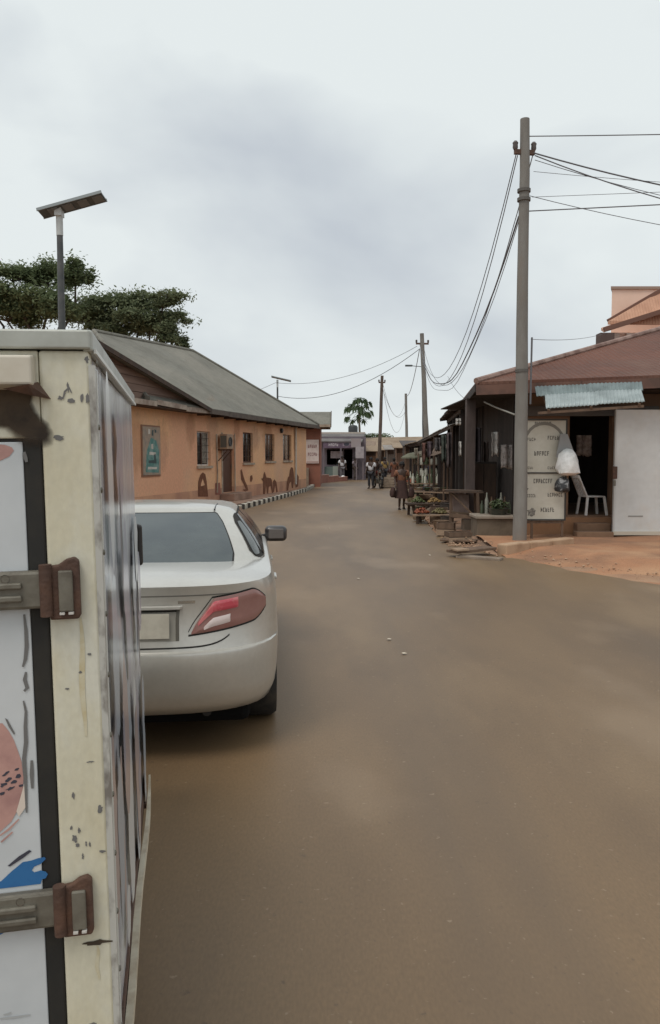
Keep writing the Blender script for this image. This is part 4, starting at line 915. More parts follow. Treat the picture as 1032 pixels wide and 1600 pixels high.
for t in (0.1, 0.5, 0.95):
    MB().bar(pa_.lerp(pb_, t)+Vector((0, .3, -.04)), pd_.lerp(pc_, t)+Vector((0, 0, -.05)), 0.05).build('rafter', M_wood, AW)
MB().bar(pd_+Vector((0, 0.05, -.08)), pc_+Vector((0, .05, -.08)), 0.05).build('purlin', M_wood, AW)
# big white sheet door leaning to the right
WD = empty('white_sheet_door', (0, 0, 0), 0, 'large white sheet metal door panel standing right of the dark doorway', 'door')
wx0 = P(963, 700, 17.35).x; wz0 = P(963, 836, 17.35).z; wz1 = P(963, 640, 17.35).z
box('panel', wx0, wx0+2.9, 17.35, 17.40, wz0, wz1, M_panelw, WD, bevel=0.008)
box('edge_strip', wx0-0.03, wx0-0.002, 17.33, 17.41, wz0, wz1, mat('edge_strip', (0.52, 0.52, 0.5), 0.5), WD)
box('foot_strip', wx0-0.03, wx0+2.9, 17.32, 17.3485, wz0, wz0+0.08, mat('foot_strip', (0.58, 0.52, 0.42), 0.7), WD)
box('slot', wx0+0.30, wx0+0.62, 17.343, 17.3495, wz0+0.40, wz0+0.425, mat('slot', (0.28, 0.27, 0.25), 0.7), WD)
box('seam', wx0+1.42, wx0+1.44, 17.343, 17.3495, wz0+0.08, wz1, mat('slot', (0.28, 0.27, 0.25)), WD)
box('latch', wx0-0.08, wx0+0.02, 17.28, 17.33, 1.35, 1.62, M_rust, WD, bevel=0.01)
box('latch', wx0-0.06, wx0-0.01, 17.27, 17.31, 1.2, 1.32, M_steel, WD, bevel=0.01)
# steps
for k, (z, d) in enumerate([(0.20, 0.75), (0.36, 0.42)]):
    box('door_step', 5.35+0.1*k, 6.15+0.05*k, 18.0-d, 18.0-d+0.32+0.1*k, -0.03, z, M_mudwall, SH, bevel=0.02)
box('apron_wall', 4.33, 6.3, 17.85, 17.998, -0.05, 0.47, mat('dusty_plinth', (0.36, 0.185, 0.095), 0.95, (0.27, 0.145, 0.08), 1.5), SH)
# low kerb of broken concrete by the pole
KB = empty('concrete_kerb', (0, 0, 0), 0, 'short broken concrete kerb at the foot of the tall pole', 'kerb')
a = G(786, 864, 0.05); b = G(893, 852, 0.05)
for k in range(3):
    p = a.lerp(b, k/3); q = a.lerp(b, (k+0.985)/3)
    MB().bar(p+Vector((0, 0.1, jig(.01))), q+Vector((0, 0.1, jig(.015))), 0.24, 0.30).build('block', mat('kerb_concrete', (0.46, 0.31, 0.20), 0.9, (0.35, 0.22, 0.135), 3), KB, bevel=0.025)
# ---------------------------------------------------------------- sign board with stickers
def scribble(par, x0, z0, w, h, n, y, m, rnd, name='lettering', ax='x'):
    """a word too blurred to read: a row of letter-like strokes"""
    mb = MB(); cw = w/n
    for i in range(n):
        xa = x0+i*cw; lw = cw*0.72; t = h*0.22
        def rect(a0, a1, b0, b1): mb.add([(a0, y, b0), (a1, y, b0), (a1, y, b1), (a0, y, b1)], [(0, 1, 2, 3)])
        k = rnd.randrange(6)
        rect(xa, xa+t*.8, z0, z0+h)
        if k in (0, 1, 4): rect(xa+t*.8, xa+lw, z0+h-t, z0+h)
        if k in (1, 2, 3): rect(xa+t*.8, xa+lw, z0, z0+t)
        if k in (0, 2, 5): rect(xa+t*.8, xa+lw*.9, z0+h*.42, z0+h*.42+t*.8)
        if k in (3, 4, 5): rect(xa+lw-t*.8, xa+lw, z0+t, z0+h-t)
    return tag(mb.build(name, m, par), kind='stuff')
SB = empty('sign_board', (0, 0, 0), 0, 'tall cream notice board with rows of dark lettering beside the pole', 'sign board')
YB = 17.0
bx0, bx1 = P(820, 700, YB).x, P(884, 700, YB).x; bz0, bz1 = P(850, 811, YB).z, P(850, 657, YB).z; bzm = P(850, 739, YB).z
M_board = mat('cream_board', (0.56, 0.535, 0.46), 0.6, (0.50, 0.47, 0.39), 2.5, (0.4, 0.65), grain=0.03, grain_scale=12)
M_bframe = mat('board_frame', (0.05, 0.045, 0.04), 0.7)
M_letter = mat('board_letter', (0.14, 0.13, 0.115), 0.8)
box('panel', bx0, bx1, YB, YB+0.03, bzm+0.015, bz1, M_board, SB); box('panel', bx0, bx1, YB, YB+0.03, bz0, bzm-0.015, M_board, SB)
for (a, b, c, d) in ((bx0-0.03, bx1+0.03, bz1, bz1+0.035), (bx0-0.03, bx1+0.03, bz0-0.035, bz0), (bx0-0.03, bx1+0.03, bzm-0.0145, bzm+0.0145), (bx0-0.035, bx0-0.001, bz0, bz1), (bx1+0.001, bx1+0.03, bz0, bz1)):
    box('frame', a, b, YB-0.015, YB+0.04, c, d, M_bframe, SB)
rn = random.Random(5)
def bp(px, py): q = P(px, py, YB); return q.x, q.z
# painted arch across the top
arch = MB(); vs = []
for i in range(13):
    a = math.pi*i/12; cxp, czp = 851, 697
    for r, rr in ((34, 38), (30, 33)):
        x, z = bp(min(883, max(821, cxp-math.cos(a)*r)), czp-math.sin(a)*rr); vs.append((x, YB-0.003, z))
arch.add(vs, [(2*i, 2*i+1, 2*i+3, 2*i+2) for i in range(12)])
arch.build('painted_arch', mat('arch_grey', (0.22, 0.205, 0.175), 0.8), SB)
for (px, py, w, h, n) in [(836, 664, 26, 5, 8), (824, 689, 14, 5, 4), (856, 687, 22, 6, 6), (835, 712, 24, 7, 6), (822, 733, 12, 4, 4), (856, 733, 14, 4, 4), (834, 755, 30, 7, 8), (824, 777, 14, 5, 5), (856, 776, 24, 6, 7), (845, 800, 22, 7, 6)]:
    x, z = bp(px, py); s_ = YB/1250; scribble(SB, x, z, w*s_, h*s_, n, YB-0.002, M_letter, rn)
x, z = bp(831, 800); 
def blob3(par, cx, cy, cz, rx, rz, seed, m, name, am=0.3, n=16):
    b = blob(cx, cz, rx, rz, seed, cy, n, am); return b.build(name, m, par)
blob3(SB, x, YB-0.004, z, 0.09, 0.085, 3, mat('emblem', (0.12, 0.11, 0.10), 0.8, (0.30, 0.28, 0.24), 30, (0.4, 0.6)), 'printed_emblem')
x, z = bp(823, 764); blob3(SB, x, YB-0.004, z, 0.04, 0.03, 8, M_letter, 'printed_emblem')
for xx in (bp(846.5, 0)[0], bx1-0.03, bx0+0.02):
    MB().bar((xx, YB+0.03, 0.0), (xx, YB+0.03, bz0-0.03), 0.045).build('leg', M_wood, SB)
MB().bar((bx0+0.02, YB+0.035, bz0-0.07), (bx1, YB+0.035, bz0-0.07), 0.05).build('rail', M_wood, SB)
# white carrier bag hanging off the board, with a dark bag under it
def sack(name, c, rx, ry, rz, seed, m, label, cat, flat_=1.0):
    rr = random.Random(seed); prof = [(0.12, 1.0), (0.42, 0.9), (0.72, 0.62), (0.92, 0.1), (1.0, -0.45), (0.92, -0.8), (0.55, -0.98), (0.0, -1.0)]
    mb = MB(); n = 16; vs = []
    for k, (r, z) in enumerate(prof):
        for j in range(n):
            a = 2*math.pi*j/n; q = 1+0.13*math.sin(3*a+seed+k*0.7)+rr.uniform(-.07, .07)
            vs.append((c[0]+rx*r*q*math.cos(a), c[1]+ry*r*q*math.sin(a), c[2]+rz*z+rr.uniform(-.03, .03)*rz))
    mb.add(vs, [(i*n+j, i*n+(j+1) % n, (i+1)*n+(j+1) % n, (i+1)*n+j) for i in range(len(prof)-1) for j in range(n)])
    o = mb.build(name, m, smooth=True); return tag(o, label, cat)
M_bagw = mat('white_plastic', (0.84, 0.84, 0.83), 0.35, (0.66, 0.66, 0.64), 8, (0.4, 0.6))
bgp = P(888, 722, 16.75)
wb = sack('carrier_bag', bgp, 0.24, 0.16, 0.28, 4, M_bagw, 'bulging white plastic bag hanging on the notice board', 'bag')
sh_ = MB(); q1 = P(879, 678, 16.8); q2 = P(890, 678, 16.85); q3 = P(903, 715, 16.75); q4 = P(872, 715, 16.72)
sh_.prism([q1, q2, q3, q4], lambda p: Vector(p)+Vector((0, .12, 0)), lambda p: Vector(p)+Vector((0, .16, 0))); sh_.build('bag_handle', mat('grey_film', (0.30, 0.29, 0.28), 0.6), wb)
sack('dark_bag', P(880, 757, 16.8), 0.16, 0.13, 0.17, 9, mat('black_bag', (0.03, 0.03, 0.032), 0.35, (0.3, 0.3, 0.3), 9, (0.55, 0.65)), 'small crumpled black bag under the white plastic bag', 'bag')
# ---------------------------------------------------------------- white plastic chair on the raised floor
CH = empty('plastic_chair', (P(928, 808, 18.12).x, 18.28, 0.50), R(98), 'white plastic armless chair on the shop floor in the doorway', 'chair')
M_chair = mat('chair_plastic', (0.72, 0.70, 0.68), 0.4, (0.62, 0.60, 0.57), 6)
st_ = MB(); st_.box(-0.22, 0.22, -0.22, 0.22, 0.41, 0.44); st_.build('seat', M_chair, CH, bevel=0.012)
for sx_ in (-1, 1):
    MB().bar((sx_*0.20, -0.20, 0.41), (sx_*0.235, -0.25, 0.0), 0.055, 0.05).build('leg', M_chair, CH, bevel=0.008)
    MB().bar((sx_*0.20, 0.20, 0.41), (sx_*0.235, 0.25, 0.0), 0.055, 0.05).build('leg', M_chair, CH, bevel=0.008)
    MB().bar((sx_*0.20, 0.21, 0.43), (sx_*0.19, 0.42, 0.90), 0.05, 0.03).build('back_post', M_chair, CH, bevel=0.006)
for k in range(4):
    x = -0.12+0.08*k; MB().bar((x, 0.215, 0.44), (x, 0.41, 0.87), 0.035, 0.012).build('back_slat', M_chair, CH)
MB().bar((-0.21, 0.42, 0.88), (0.21, 0.42, 0.88), 0.03, 0.07).build('top_rail', M_chair, CH, bevel=0.008)
# things in the dark doorway
M_cloth = mat('faded_cloth', (0.40, 0.33, 0.29), 0.9, (0.22, 0.17, 0.15), 9, (0.4, 0.6))
def cloth(px0, px1, py0, py1, Y, seed, m, label, name='hanging_cloth'):
    rr = random.Random(seed); mb = MB(); nu, nv = 10, 8; vs = []
    for j in range(nv+1):
        for i in range(nu+1):
            u, v = i/nu, j/nv; e = 0.12*rr.uniform(-1, 1)*(v if j else 0.3)
            p = P(px0+(px1-px0)*(u+e*0.4), py0+(py1-py0)*(v+e*0.5*(1 if j == nv else .3)), Y); p.y += 0.06*math.sin(9*u+seed)+0.02*math.sin(14*v); vs.append(p)
    mb.add(vs, [(j*(nu+1)+i, j*(nu+1)+i+1, (j+1)*(nu+1)+i+1, (j+1)*(nu+1)+i) for j in range(nv) for i in range(nu)])
    o = mb.build(name, m, smooth=True); so_ = o.modifiers.new('t', 'SOLIDIFY'); so_.thickness = 0.008
    return tag(o, label, 'cloth')
cloth(901, 924, 680, 712, 18.7, 3, M_cloth, 'pale patterned cloth hanging inside the dark doorway')
cloth(768, 780, 675, 712, 18.2, 5, mat('pale_cloth', (0.5, 0.48, 0.45), 0.9, (0.3, 0.28, 0.26), 12), 'pale cloth hanging in the dark stall left of the pole')
cloth(784, 800, 695, 732, 18.1, 8, mat('mixed_cloth', (0.34, 0.31, 0.29), 0.9, (0.12, 0.1, 0.1), 14), 'grey mottled cloth hanging just left of the pole')
cloth(717, 722, 690, 712, 19.3, 12, mat('pale_cloth', (0.5, 0.48, 0.45)), 'narrow pale strip of cloth on the stall post')
cloth(713, 720, 654, 664, 19.6, 15, mat('pale_cloth', (0.5, 0.48, 0.45)), 'small pale rag under the dark eave')
SHF = empty('shop_shelf', (0, 0, 0), 0, 'dark wooden shelf against the wall inside the doorway', 'shelf')
for z in (0.9, 1.5, 2.1): box('shelf_board', 5.5, 6.6, 22.2, 22.6, z, z+0.04, M_dkwood, SHF)
for x in (5.5, 6.56): box('upright', x, x+0.04, 22.2, 22.6, 0.5, 2.5, M_dkwood, SHF)
# ---------------------------------------------------------------- veranda post, counter, frame table
PT = empty('veranda_post', (3.42, 19.6, 0), 0, 'square timber post holding the dark eave', 'post')
box('shaft', -0.11, 0.11, -0.11, 0.11, 0.3, 3.25, mat('post_timber', (0.10, 0.075, 0.068), 0.85, (0.066, 0.05, 0.045), 5, stretch=(1, 1, .3)), PT)
box('footing', -0.17, 0.17, -0.17, 0.17, 0.0, 0.3, M_conc, PT, bevel=0.02)
CT = empty('concrete_counter', (0, 0, 0), 0, 'low concrete block counter just left of the tall pole', 'counter')
ca, cb = P(746, 806, 17.6), P(806, 806, 17.6)
box('block', ca.x, cb.x, 17.6, 18.4, -0.05, ca.z-0.07, mat('counter_side', (0.155, 0.12, 0.085), 0.9, (0.10, 0.078, 0.055), 2.5), CT, bevel=0.02)
box('slab', ca.x-0.03, cb.x+0.03, 17.55, 18.45, ca.z-0.069, ca.z, mat('counter_top', (0.30, 0.25, 0.20), 0.9, (0.22, 0.18, 0.14), 3), CT, bevel=0.015)
FT = empty('timber_frame_stand', (0, 0, 0), 0, 'rough empty timber stand with boards at the road edge', 'stand')
f0 = G(704, 832); f1 = G(746, 834)
for (x, y) in ((f0.x, f0.y), (f1.x, f1.y-0.2), (f0.x+0.12, f0.y+0.6), (f1.x+0.05, f1.y+0.45)):
    MB().bar((x, y, -0.03), (x+jig(.04), y+jig(.03), 0.98), 0.06).build('leg', M_wood, FT)
for k in range(4):
    MB().bar((f0.x-0.1, f0.y-0.02+k*0.17, 1.0+jig(.012)), (f1.x+0.12, f1.y-0.22+k*0.17, 1.0+jig(.012)), 0.15, 0.035).build('top_plank', M_dkwood if k < 2 else M_wood, FT)
MB().bar((f0.x, f0.y, 0.42), (f1.x, f1.y-0.2, 0.40), 0.05, 0.09).build('cross_rail', M_wood, FT)
MB().bar((f0.x+0.1, f0.y+.6, 0.35), (f1.x, f1.y+.45, 0.38), 0.05, 0.09).build('cross_rail', M_wood, FT)
MB().bar((f0.x+0.02, f0.y-0.03, 0.95), (f1.x-0.1, f1.y-0.2, 0.42), 0.05, 0.03).build('brace', M_wood, FT)
mt = Matrix.Translation(((f0.x+f1.x)/2-0.02, f0.y+0.2, 0.70)) @ Matrix.Rotation(R(-18), 4, 'X')
MB().box(-0.2, 0.2, -0.012, 0.012, -0.24, 0.24, mt).build('leaning_board', mat('pink_board', (0.34, 0.25, 0.215), 0.8, (0.26, 0.18, 0.15), 5), FT)
mt = Matrix.Translation((f0.x+0.22, f0.y+0.3, 0.47)) @ Matrix.Rotation(R(4), 4, 'Y')
MB().box(-0.25, 0.35, -0.2, 0.2, -0.02, 0.02, mt).build('lower_shelf', M_palewood, FT)
# planks and slabs lying at the road edge
def plank(px0, py0, px1, py1, z, w, h, label, m, tilt=0.0):
    a = G(px0, py0, z); b = G(px1, py1, z); b.z += tilt
    o = MB().bar(a, b, w, h).build('plank', m, bevel=0.008); return tag(o, label, 'plank', 'planks lying along the stalls')
plank(706, 862, 768, 858, 0.10, 0.34, 0.05, 'broad brown plank lying on the ground nearest the road', M_wood, 0.03)
plank(709, 859, 728, 858, 0.145, 0.25, 0.04, 'short pale board on top of the nearest plank', M_palewood)
plank(716, 869, 784, 874, 0.02, 0.2, 0.05, 'long pale slab sunk in the dirt in front of the brown plank', M_conc)
plank(690, 843, 745, 845, 0.06, 0.3, 0.04, 'grey plank under the timber stand', M_wood)
# low tables of planks along the verge
rbn = random.Random(17)
def bench(px, py, wdt, dep, h, label, n=3, rz=0.0):
    p = G(px, py); o = empty('market_table', (p.x, p.y, 0), R(rz), label, 'table', 'market tables along the stalls')
    for k in range(n):
        e0, e1 = rbn.uniform(-.14, .12), rbn.uniform(-.12, .16)
        MB().bar((-wdt/2+e0, k*dep/n+rbn.uniform(-.02, .02), h+rbn.uniform(-.02, .02)), (wdt/2+e1, k*dep/n+rbn.uniform(-.04, .04), h+rbn.uniform(-.03, .03)), dep/n*rbn.uniform(.7, .95), 0.035).build('plank', [M_palewood, M_wood, M_dkwood][rbn.randrange(3)], o)
    for sx_ in (-1, 1):
        for yy in (0, dep*0.66): MB().bar((sx_*wdt*0.4+rbn.uniform(-.04, .04), yy, -0.02), (sx_*wdt*0.4, yy, h-0.02), 0.07).build('leg', M_dkwood, o)
        MB().bar((sx_*wdt*0.4, -0.02, h-0.05), (sx_*wdt*0.4, dep*0.7, h-0.05), 0.05).build('bearer', M_dkwood, o)
    return o
bench(678, 819, 1.1, 0.7, 0.24, 'low plank table just beyond the timber stand', 3, -14)
bench(668, 806, 1.1, 0.8, 0.36, 'second low plank table beyond the timber stand', 4, 9)
bench(676, 796, 1.3, 0.8, 0.60, 'higher plank table carrying bowls before the dark stalls', 4, -8)
bench(664, 784, 1.4, 0.9, 0.72, 'plank table with green bottles beside the walking person', 4, -4)
bench(651, 772, 1.5, 0.9, 0.75, 'farthest plank table under the green parasol', 4, 6)
# heaps of produce on the tables
def heap(x, y, z, r, h, c, lb, seed, ball=.035):
    rr = random.Random(seed); mb = MB()
    for _ in range(46):
        a = rr.uniform(0, 6.283); q = rr.random()**.5; p = Vector((x+math.cos(a)*r*q, y+math.sin(a)*r*q, z+h*(1-q)*rr.uniform(.4, 1)+ball*.6)); b = ball*rr.uniform(.7, 1.15)
        mb.add([p+Vector(v)*b for v in ((1, 0, 0), (-1, 0, 0), (0, 1, 0), (0, -1, 0), (0, 0, 1), (0, 0, -1))], [(0, 2, 4), (2, 1, 4), (1, 3, 4), (3, 0, 4), (2, 0, 5), (1, 2, 5), (3, 1, 5), (0, 3, 5)])
    return tag(mb.build('produce_heap', mat('produce_'+str(seed), c, .6, tuple(v*.6 for v in c), 9), smooth=True), lb, 'produce', 'heaps of produce on the market tables')
for k, (px, py, z, dx, c, lb) in enumerate([(678, 819, .25, -.3, (.26, .07, .03), 'heap of reddish produce on the nearest low table'), (678, 819, .25, .2, (.16, .13, .05), 'heap of brown yams on the nearest low table'), (668, 806, .37, -.25, (.10, .12, .04), 'heap of green leaves on the second low table'), (668, 806, .37, .25, (.30, .18, .06), 'heap of orange fruit on the second low table'), (664, 784, .74, -.55, (.28, .08, .04), 'heap of red peppers at the left of the bottle table'), (651, 772, .77, -.4, (.32, .22, .07), 'heap of yellow fruit on the farthest table'), (651, 772, .77, .2, (.12, .14, .05), 'heap of green vegetables on the farthest table')]):
    q = G(px, py); heap(q.x+dx, q.y+.28, z+.02, .2, .18, c, lb, 60+k, .045)
# low patched tarps over the tables
for k, (a, b, c, d, lb, col) in enumerate([((672, 712, 30), (694, 708, 26.5), (700, 694, 27.5), (680, 698, 31), 'low dusty brown tarp slung before the shacks', (0.16, 0.11, 0.08)), ((645, 716, 42), (660, 713, 37), (668, 702, 38), (654, 705, 43), 'low faded tarp slung over the far tables', (0.20, 0.17, 0.13))]):
    pts = [P(*q) for q in (a, b, c, d)]; mb = MB(); vs = []
    for j_ in range(7):
        for i_ in range(9):
            p = pts[0].lerp(pts[1], i_/8).lerp(pts[3].lerp(pts[2], i_/8), j_/6); p.z -= .12*math.sin(math.pi*i_/8)*math.sin(math.pi*j_/6)+.02*math.sin(7*i_+3*j_); vs.append(p)
    mb.add(vs, [(j_*9+i_, j_*9+i_+1, (j_+1)*9+i_+1, (j_+1)*9+i_) for j_ in range(6) for i_ in range(8)])
    TP = empty('tarp_shade', (0, 0, 0), 0, lb, 'tarp'); mb.build('sheet', mat('tarp_'+str(k), col, .9, tuple(v*.65 for v in col), 3), TP, smooth=True)
    for q in pts: MB().bar((q.x, q.y, -.02), (q.x, q.y, q.z+.02), .05).build('pole', M_wood, TP)
# broken concrete and stones along the road edge
rst = random.Random(23)
for k in range(22):
    y_ = 16.6+rst.random()**1.4*13; x_ = 2.62+(y_-16.4)*0.043+abs(rst.gauss(.1, .28)); r_ = rst.uniform(.05, .15)
    mb = MB(); n_ = 7; a0 = rst.uniform(0, 6); ring_ = [(math.cos(a0+q*6.283/n_)*r_*rst.uniform(.6, 1.2), math.sin(a0+q*6.283/n_)*r_*rst.uniform(.6, 1.1)) for q in range(n_)]; hh = r_*rst.uniform(.35, .8)
    mb.prism(ring_, lambda p: (x_+p[0], y_+p[1], 0.0), lambda p: (x_+p[0]*.8, y_+p[1]*.8, .03+hh+rst.uniform(-.02, .02)))
    tag(mb.build('stone', M_conc if k % 3 else mat('red_stone', (0.26, 0.15, 0.10), 0.95), bevel=.012, seg=1), 'lump of broken concrete or stone along the stall side of the road', 'stone', 'stones along the stall side of the road')
# bowls and bottles
def bottle(p, h, r, m, label, grp, cap=None):
    o = MB().lathe([(0.0, 0), (r, 0), (r, h*0.62), (r*0.4, h*0.82), (r*0.38, h), (0, h)], 10, Matrix.Translation(p)).build('bottle', m, smooth=True)
    return tag(o, label, 'bottle', grp)
M_bw = mat('bottle_pale', (0.48, 0.47, 0.40), 0.4); M_bg = mat('bottle_green', (0.075, 0.095, 0.05), 0.4)
p0 = G(664, 784); rb_ = random.Random(2)
for r_ in range(3):
    for k in range(5):
        q = (p0.x-0.5+k*0.25+rb_.uniform(-.03, .03), p0.y+0.05+r_*0.26, 0.74)
        pale = (k+r_) % 2 == 0
        bottle(q, 0.34+0.06*rb_.random()+(0.12 if r_ == 2 else 0), 0.06, M_bw if pale else M_bg, ('pale' if pale else 'green')+' bottle, '+['leftmost', 'second', 'middle', 'fourth', 'rightmost'][k]+' of the '+['front', 'middle', 'back'][r_]+' row beside the walking person', ('pale' if pale else 'green')+' bottles on the market table')
RK = empty('bottle_rack', (p0.x+0.35, p0.y+1.3, 0), 0, 'tall rack of pale jars behind the green bottles', 'rack')
for z in (0.55, 1.0, 1.45): box('rack_shelf', -0.5, 0.4, -0.14, 0.14, z, z+0.03, M_wood, RK)
for x in (-0.5, 0.37): box('upright', x, x+0.04, -0.14, 0.14, 0, 1.95, M_wood, RK)
for zi, z in enumerate((0.58, 1.03, 1.48)):
    for k in range(4):
        q = (p0.x+0.0+k*0.2, p0.y+1.28, z+0.003)
        o = MB().lathe([(0, 0), (0.08, 0), (0.085, 0.2), (0.06, 0.25), (0.06, 0.3), (0, 0.3)], 10, Matrix.Translation(q)).build('jar', M_bw if (k+zi) % 3 else M_bg, smooth=True)
        tag(o, ['leftmost', 'second', 'third', 'rightmost'][k]+' jar on the '+['lowest', 'middle', 'top'][zi]+' shelf of the tall rack', 'jar', ['lowest', 'middle', 'top'][zi]+' row of jars')
p0 = G(676, 796)
for k in range(4):
    q = (p0.x-0.45+k*0.3, p0.y+0.2+0.12*(k % 2), 0.645)
    o = MB().lathe([(0.06, 0), (0.13, 0.09), (0.15, 0.10), (0.12, 0.085), (0.0, 0.03)], 14, Matrix.Translation(q)).build('bowl', [mat('bowl_enamel', (0.42, 0.38, 0.3), 0.4), mat('bowl_green', (0.10, 0.15, 0.08), 0.4)][k % 2], smooth=True)
    tag(o, ['leftmost pale', 'left green', 'right pale', 'rightmost green'][k]+' bowl on the higher plank table', 'bowl', ['pale', 'green'][k % 2]+' bowls on the higher plank table')
# basin and bottles on the counter left of the pole
cz_ = ca.z
o = MB().lathe([(0.0, 0.0), (0.17, 0.0), (0.24, 0.13), (0.26, 0.135), (0.22, 0.12), (0.0, 0.09)], 18, Matrix.Translation((cb.x-0.30, 18.0, cz_+.002))).build('basin', mat('basin_dark', (0.06, 0.065, 0.05), 0.5, (0.12, 0.11, 0.08), 8), smooth=True)
tag(o, 'dark round basin on the concrete counter', 'basin')
for k in range(7):
    q = (cb.x-0.62+0.105*k+jig(.02), 18.28+jig(.04), cz_+.002)
    m_ = [mat('bottle_dark', (0.045, 0.055, 0.03), 0.3), mat('bottle_amber', (0.09, 0.05, 0.025), 0.3), mat('bottle_cloudy', (0.24, 0.24, 0.2), 0.4)][(k*2) % 3]
    bottle(q, 0.30+0.09*((k*5) % 3), 0.045, m_, ['leftmost', 'second', 'third', 'middle', 'fifth', 'sixth', 'rightmost'][k]+' bottle of the row behind the basin on the counter', 'bottles on the concrete counter')
lfm = MB(); rq = random.Random(4); leaf_cloud(lfm, (cb.x-0.30, 18.0, cz_+.22), .22, .2, .12, 160, .05, rq)
tag(lfm.build('leafy_greens', leaf_green if False else mat('greens', (0.06, 0.085, 0.035), 0.7, (0.10, 0.125, 0.05), 8)), 'bunch of leafy greens heaped in the dark basin', 'vegetables')
CB = empty('cupboard', (0, 0, 0), 0, 'dark wooden cupboard standing in the shade under the eave', 'cupboard')
box('carcass', 3.5, 4.15, 19.95, 20.5, 0.05, 1.7, M_shadewood, CB); box('door', 3.52, 3.82, 19.92, 19.949, 0.1, 1.65, M_dkwood, CB); box('door', 3.835, 4.13, 19.92, 19.949, 0.1, 1.65, M_dkwood, CB)
# rope from the eave to the pole
tag(MB().tube([P(757, 628, 18.0), P(776, 637, 17.5), P(805, 648, 16.95)], 0.018, 6).build('rope', mat('rope', (0.30, 0.29, 0.26), 0.8)), 'pale rope slung from the eave corner to the tall pole', 'rope')

# ---------------------------------------------------------------- row of dark shacks
def shack(y0, y1, xf0, xf1, ez, depth, label, roofm, back_rise=0.7, boards=True, front_open=0.35):
    o = empty('market_shack', (xf0, y0, 0), 0, label, 'shack', 'row of market shacks on the right')
    ln = y1-y0; dx = (xf1-xf0)
    def F(t, off=0.0, z=0.0): return Vector((dx*t+off, ln*t, z))
    n = max(2, int(ln/1.6))
    for k in range(n):
        a, b = k/n, (k+1)/n+0.012
        corrugated('roof_sheet', F(a, -0.35, ez+jig(.02)), F(b, -0.35, ez+0.012+jig(.02)), F(b, depth, ez+back_rise), F(a, depth, ez+back_rise), max(3, int(ln/n/0.35)), 0.02, roofm, o)
    for k in range(n+1):
        t = k/n*0.98+0.01
        MB().bar(F(t, 0.0, -0.03), F(t, 0.0, ez-0.06), 0.10).build('post', M_shadewood, o)
        MB().bar(F(t, -0.35, ez-0.05), F(t, depth, ez+back_rise-0.06), 0.06, 0.09).build('rafter', M_dkwood, o)
    MB().bar(F(0, -0.05, ez-0.11), F(1, -0.05, ez-0.11), 0.06, 0.12).build('beam', M_dkwood, o)
    nb_ = int(ln/0.32)
    for k in range(nb_):
        t0, t1 = k/nb_, (k+0.95)/nb_
        mb = MB(); mb.add([F(t0, depth, -0.03), F(t1, depth, -0.03), F(t1, depth, ez+back_rise-.1), F(t0, depth, ez+back_rise-.1), F(t0, depth+.03, -0.03), F(t1, depth+.03, -0.03), F(t1, depth+.03, ez+back_rise-.1), F(t0, depth+.03, ez+back_rise-.1)], [(0, 1, 2, 3), (7, 6, 5, 4), (0, 4, 5, 1), (1, 5, 6, 2), (2, 6, 7, 3), (3, 7, 4, 0)])
        mb.build('back_board', M_shadewood, o)
    nf = int(depth/0.3)
    for t in (0.0, 1.0):
        for k in range(nf):
            xa, xb = 0.06+(depth-.06)*k/nf, 0.06+(depth-.06)*(k+0.95)/nf
            p = F(t); MB().box(p.x+xa, p.x+xb, p.y-0.015 if t else p.y, p.y+0.015 if t else p.y+.03, -0.03, ez-.1+back_rise*xa/depth).build('side_board', M_shadewood, o)
    # half-closed front shutters
    for k in range(int(nb_*front_open)):
        t0, t1 = k/nb_, (k+0.95)/nb_
        mb = MB(); a = F(t0, 0.07); b = F(t1, 0.07)
        mb.bar((a+b)/2+Vector((0, 0, 0.05)), (a+b)/2+Vector((0, 0, ez-0.2+jig(.06))), (b-a).length, 0.03, up=(1, 0, 0)); mb.build('front_board', M_shadewood if k % 3 else M_dkwood, o)
    return o
M_rf1 = mat('dark_rusted_sheet', (0.075, 0.058, 0.052), 0.75, (0.045, 0.037, 0.034), 1.5); M_rf2 = mat('greyish_sheet', (0.27, 0.245, 0.22), 0.6, (0.19, 0.155, 0.13), 1.5, (0.4, 0.65))
M_rf3 = mat('tan_sheet', (0.30, 0.225, 0.155), 0.8, (0.22, 0.155, 0.10), 0.8, (0.4, 0.62))
shack(24.2, 31.5, 3.95, 4.65, 3.28, 3.4, 'dark boarded market shack directly beyond the corner shop', M_rf1, 0.5, front_open=1.0)
shack(31.9, 41.5, 4.35, 5.0, 2.62, 3.0, 'market shack with grey sheet lean-to roof in the middle of the row', M_rf2, 0.6, front_open=0.6)
shack(42, 51, 4.75, 5.1, 2.55, 3.0, 'farthest market shack of the right hand row', M_rf3, 0.5, front_open=0.25)
# light grey lean-to sheet before the first shack
LT = empty('lean_to_roof', (0, 0, 0), 0, 'light grey sheet lean-to projecting in front of the dark shacks', 'lean-to')
l0 = P(703, 664, 25.0); l1 = P(652, 690, 40.0)
for k in range(5):
    a = l0.lerp(l1, k/5); b = l0.lerp(l1, (k+1.02)/5)
    corrugated('sheet', a+Vector((0, 0, .01*(k % 2))), b+Vector((0, 0, .01*(k % 2))), b+Vector((0.75, 0, 0.22)), a+Vector((0.75, 0, 0.22)), 6, 0.018, M_rf2, LT)
    if k in (0, 2, 4): MB().bar((a.x+0.06, a.y, -0.03), (a.x+0.06, a.y, a.z-0.03), 0.07).build('post', M_dkwood, LT)
MB().bar(l0+Vector((.06, 0, -.06)), l1+Vector((.06, 0, -.06)), 0.06, 0.08).build('beam', M_dkwood, LT)
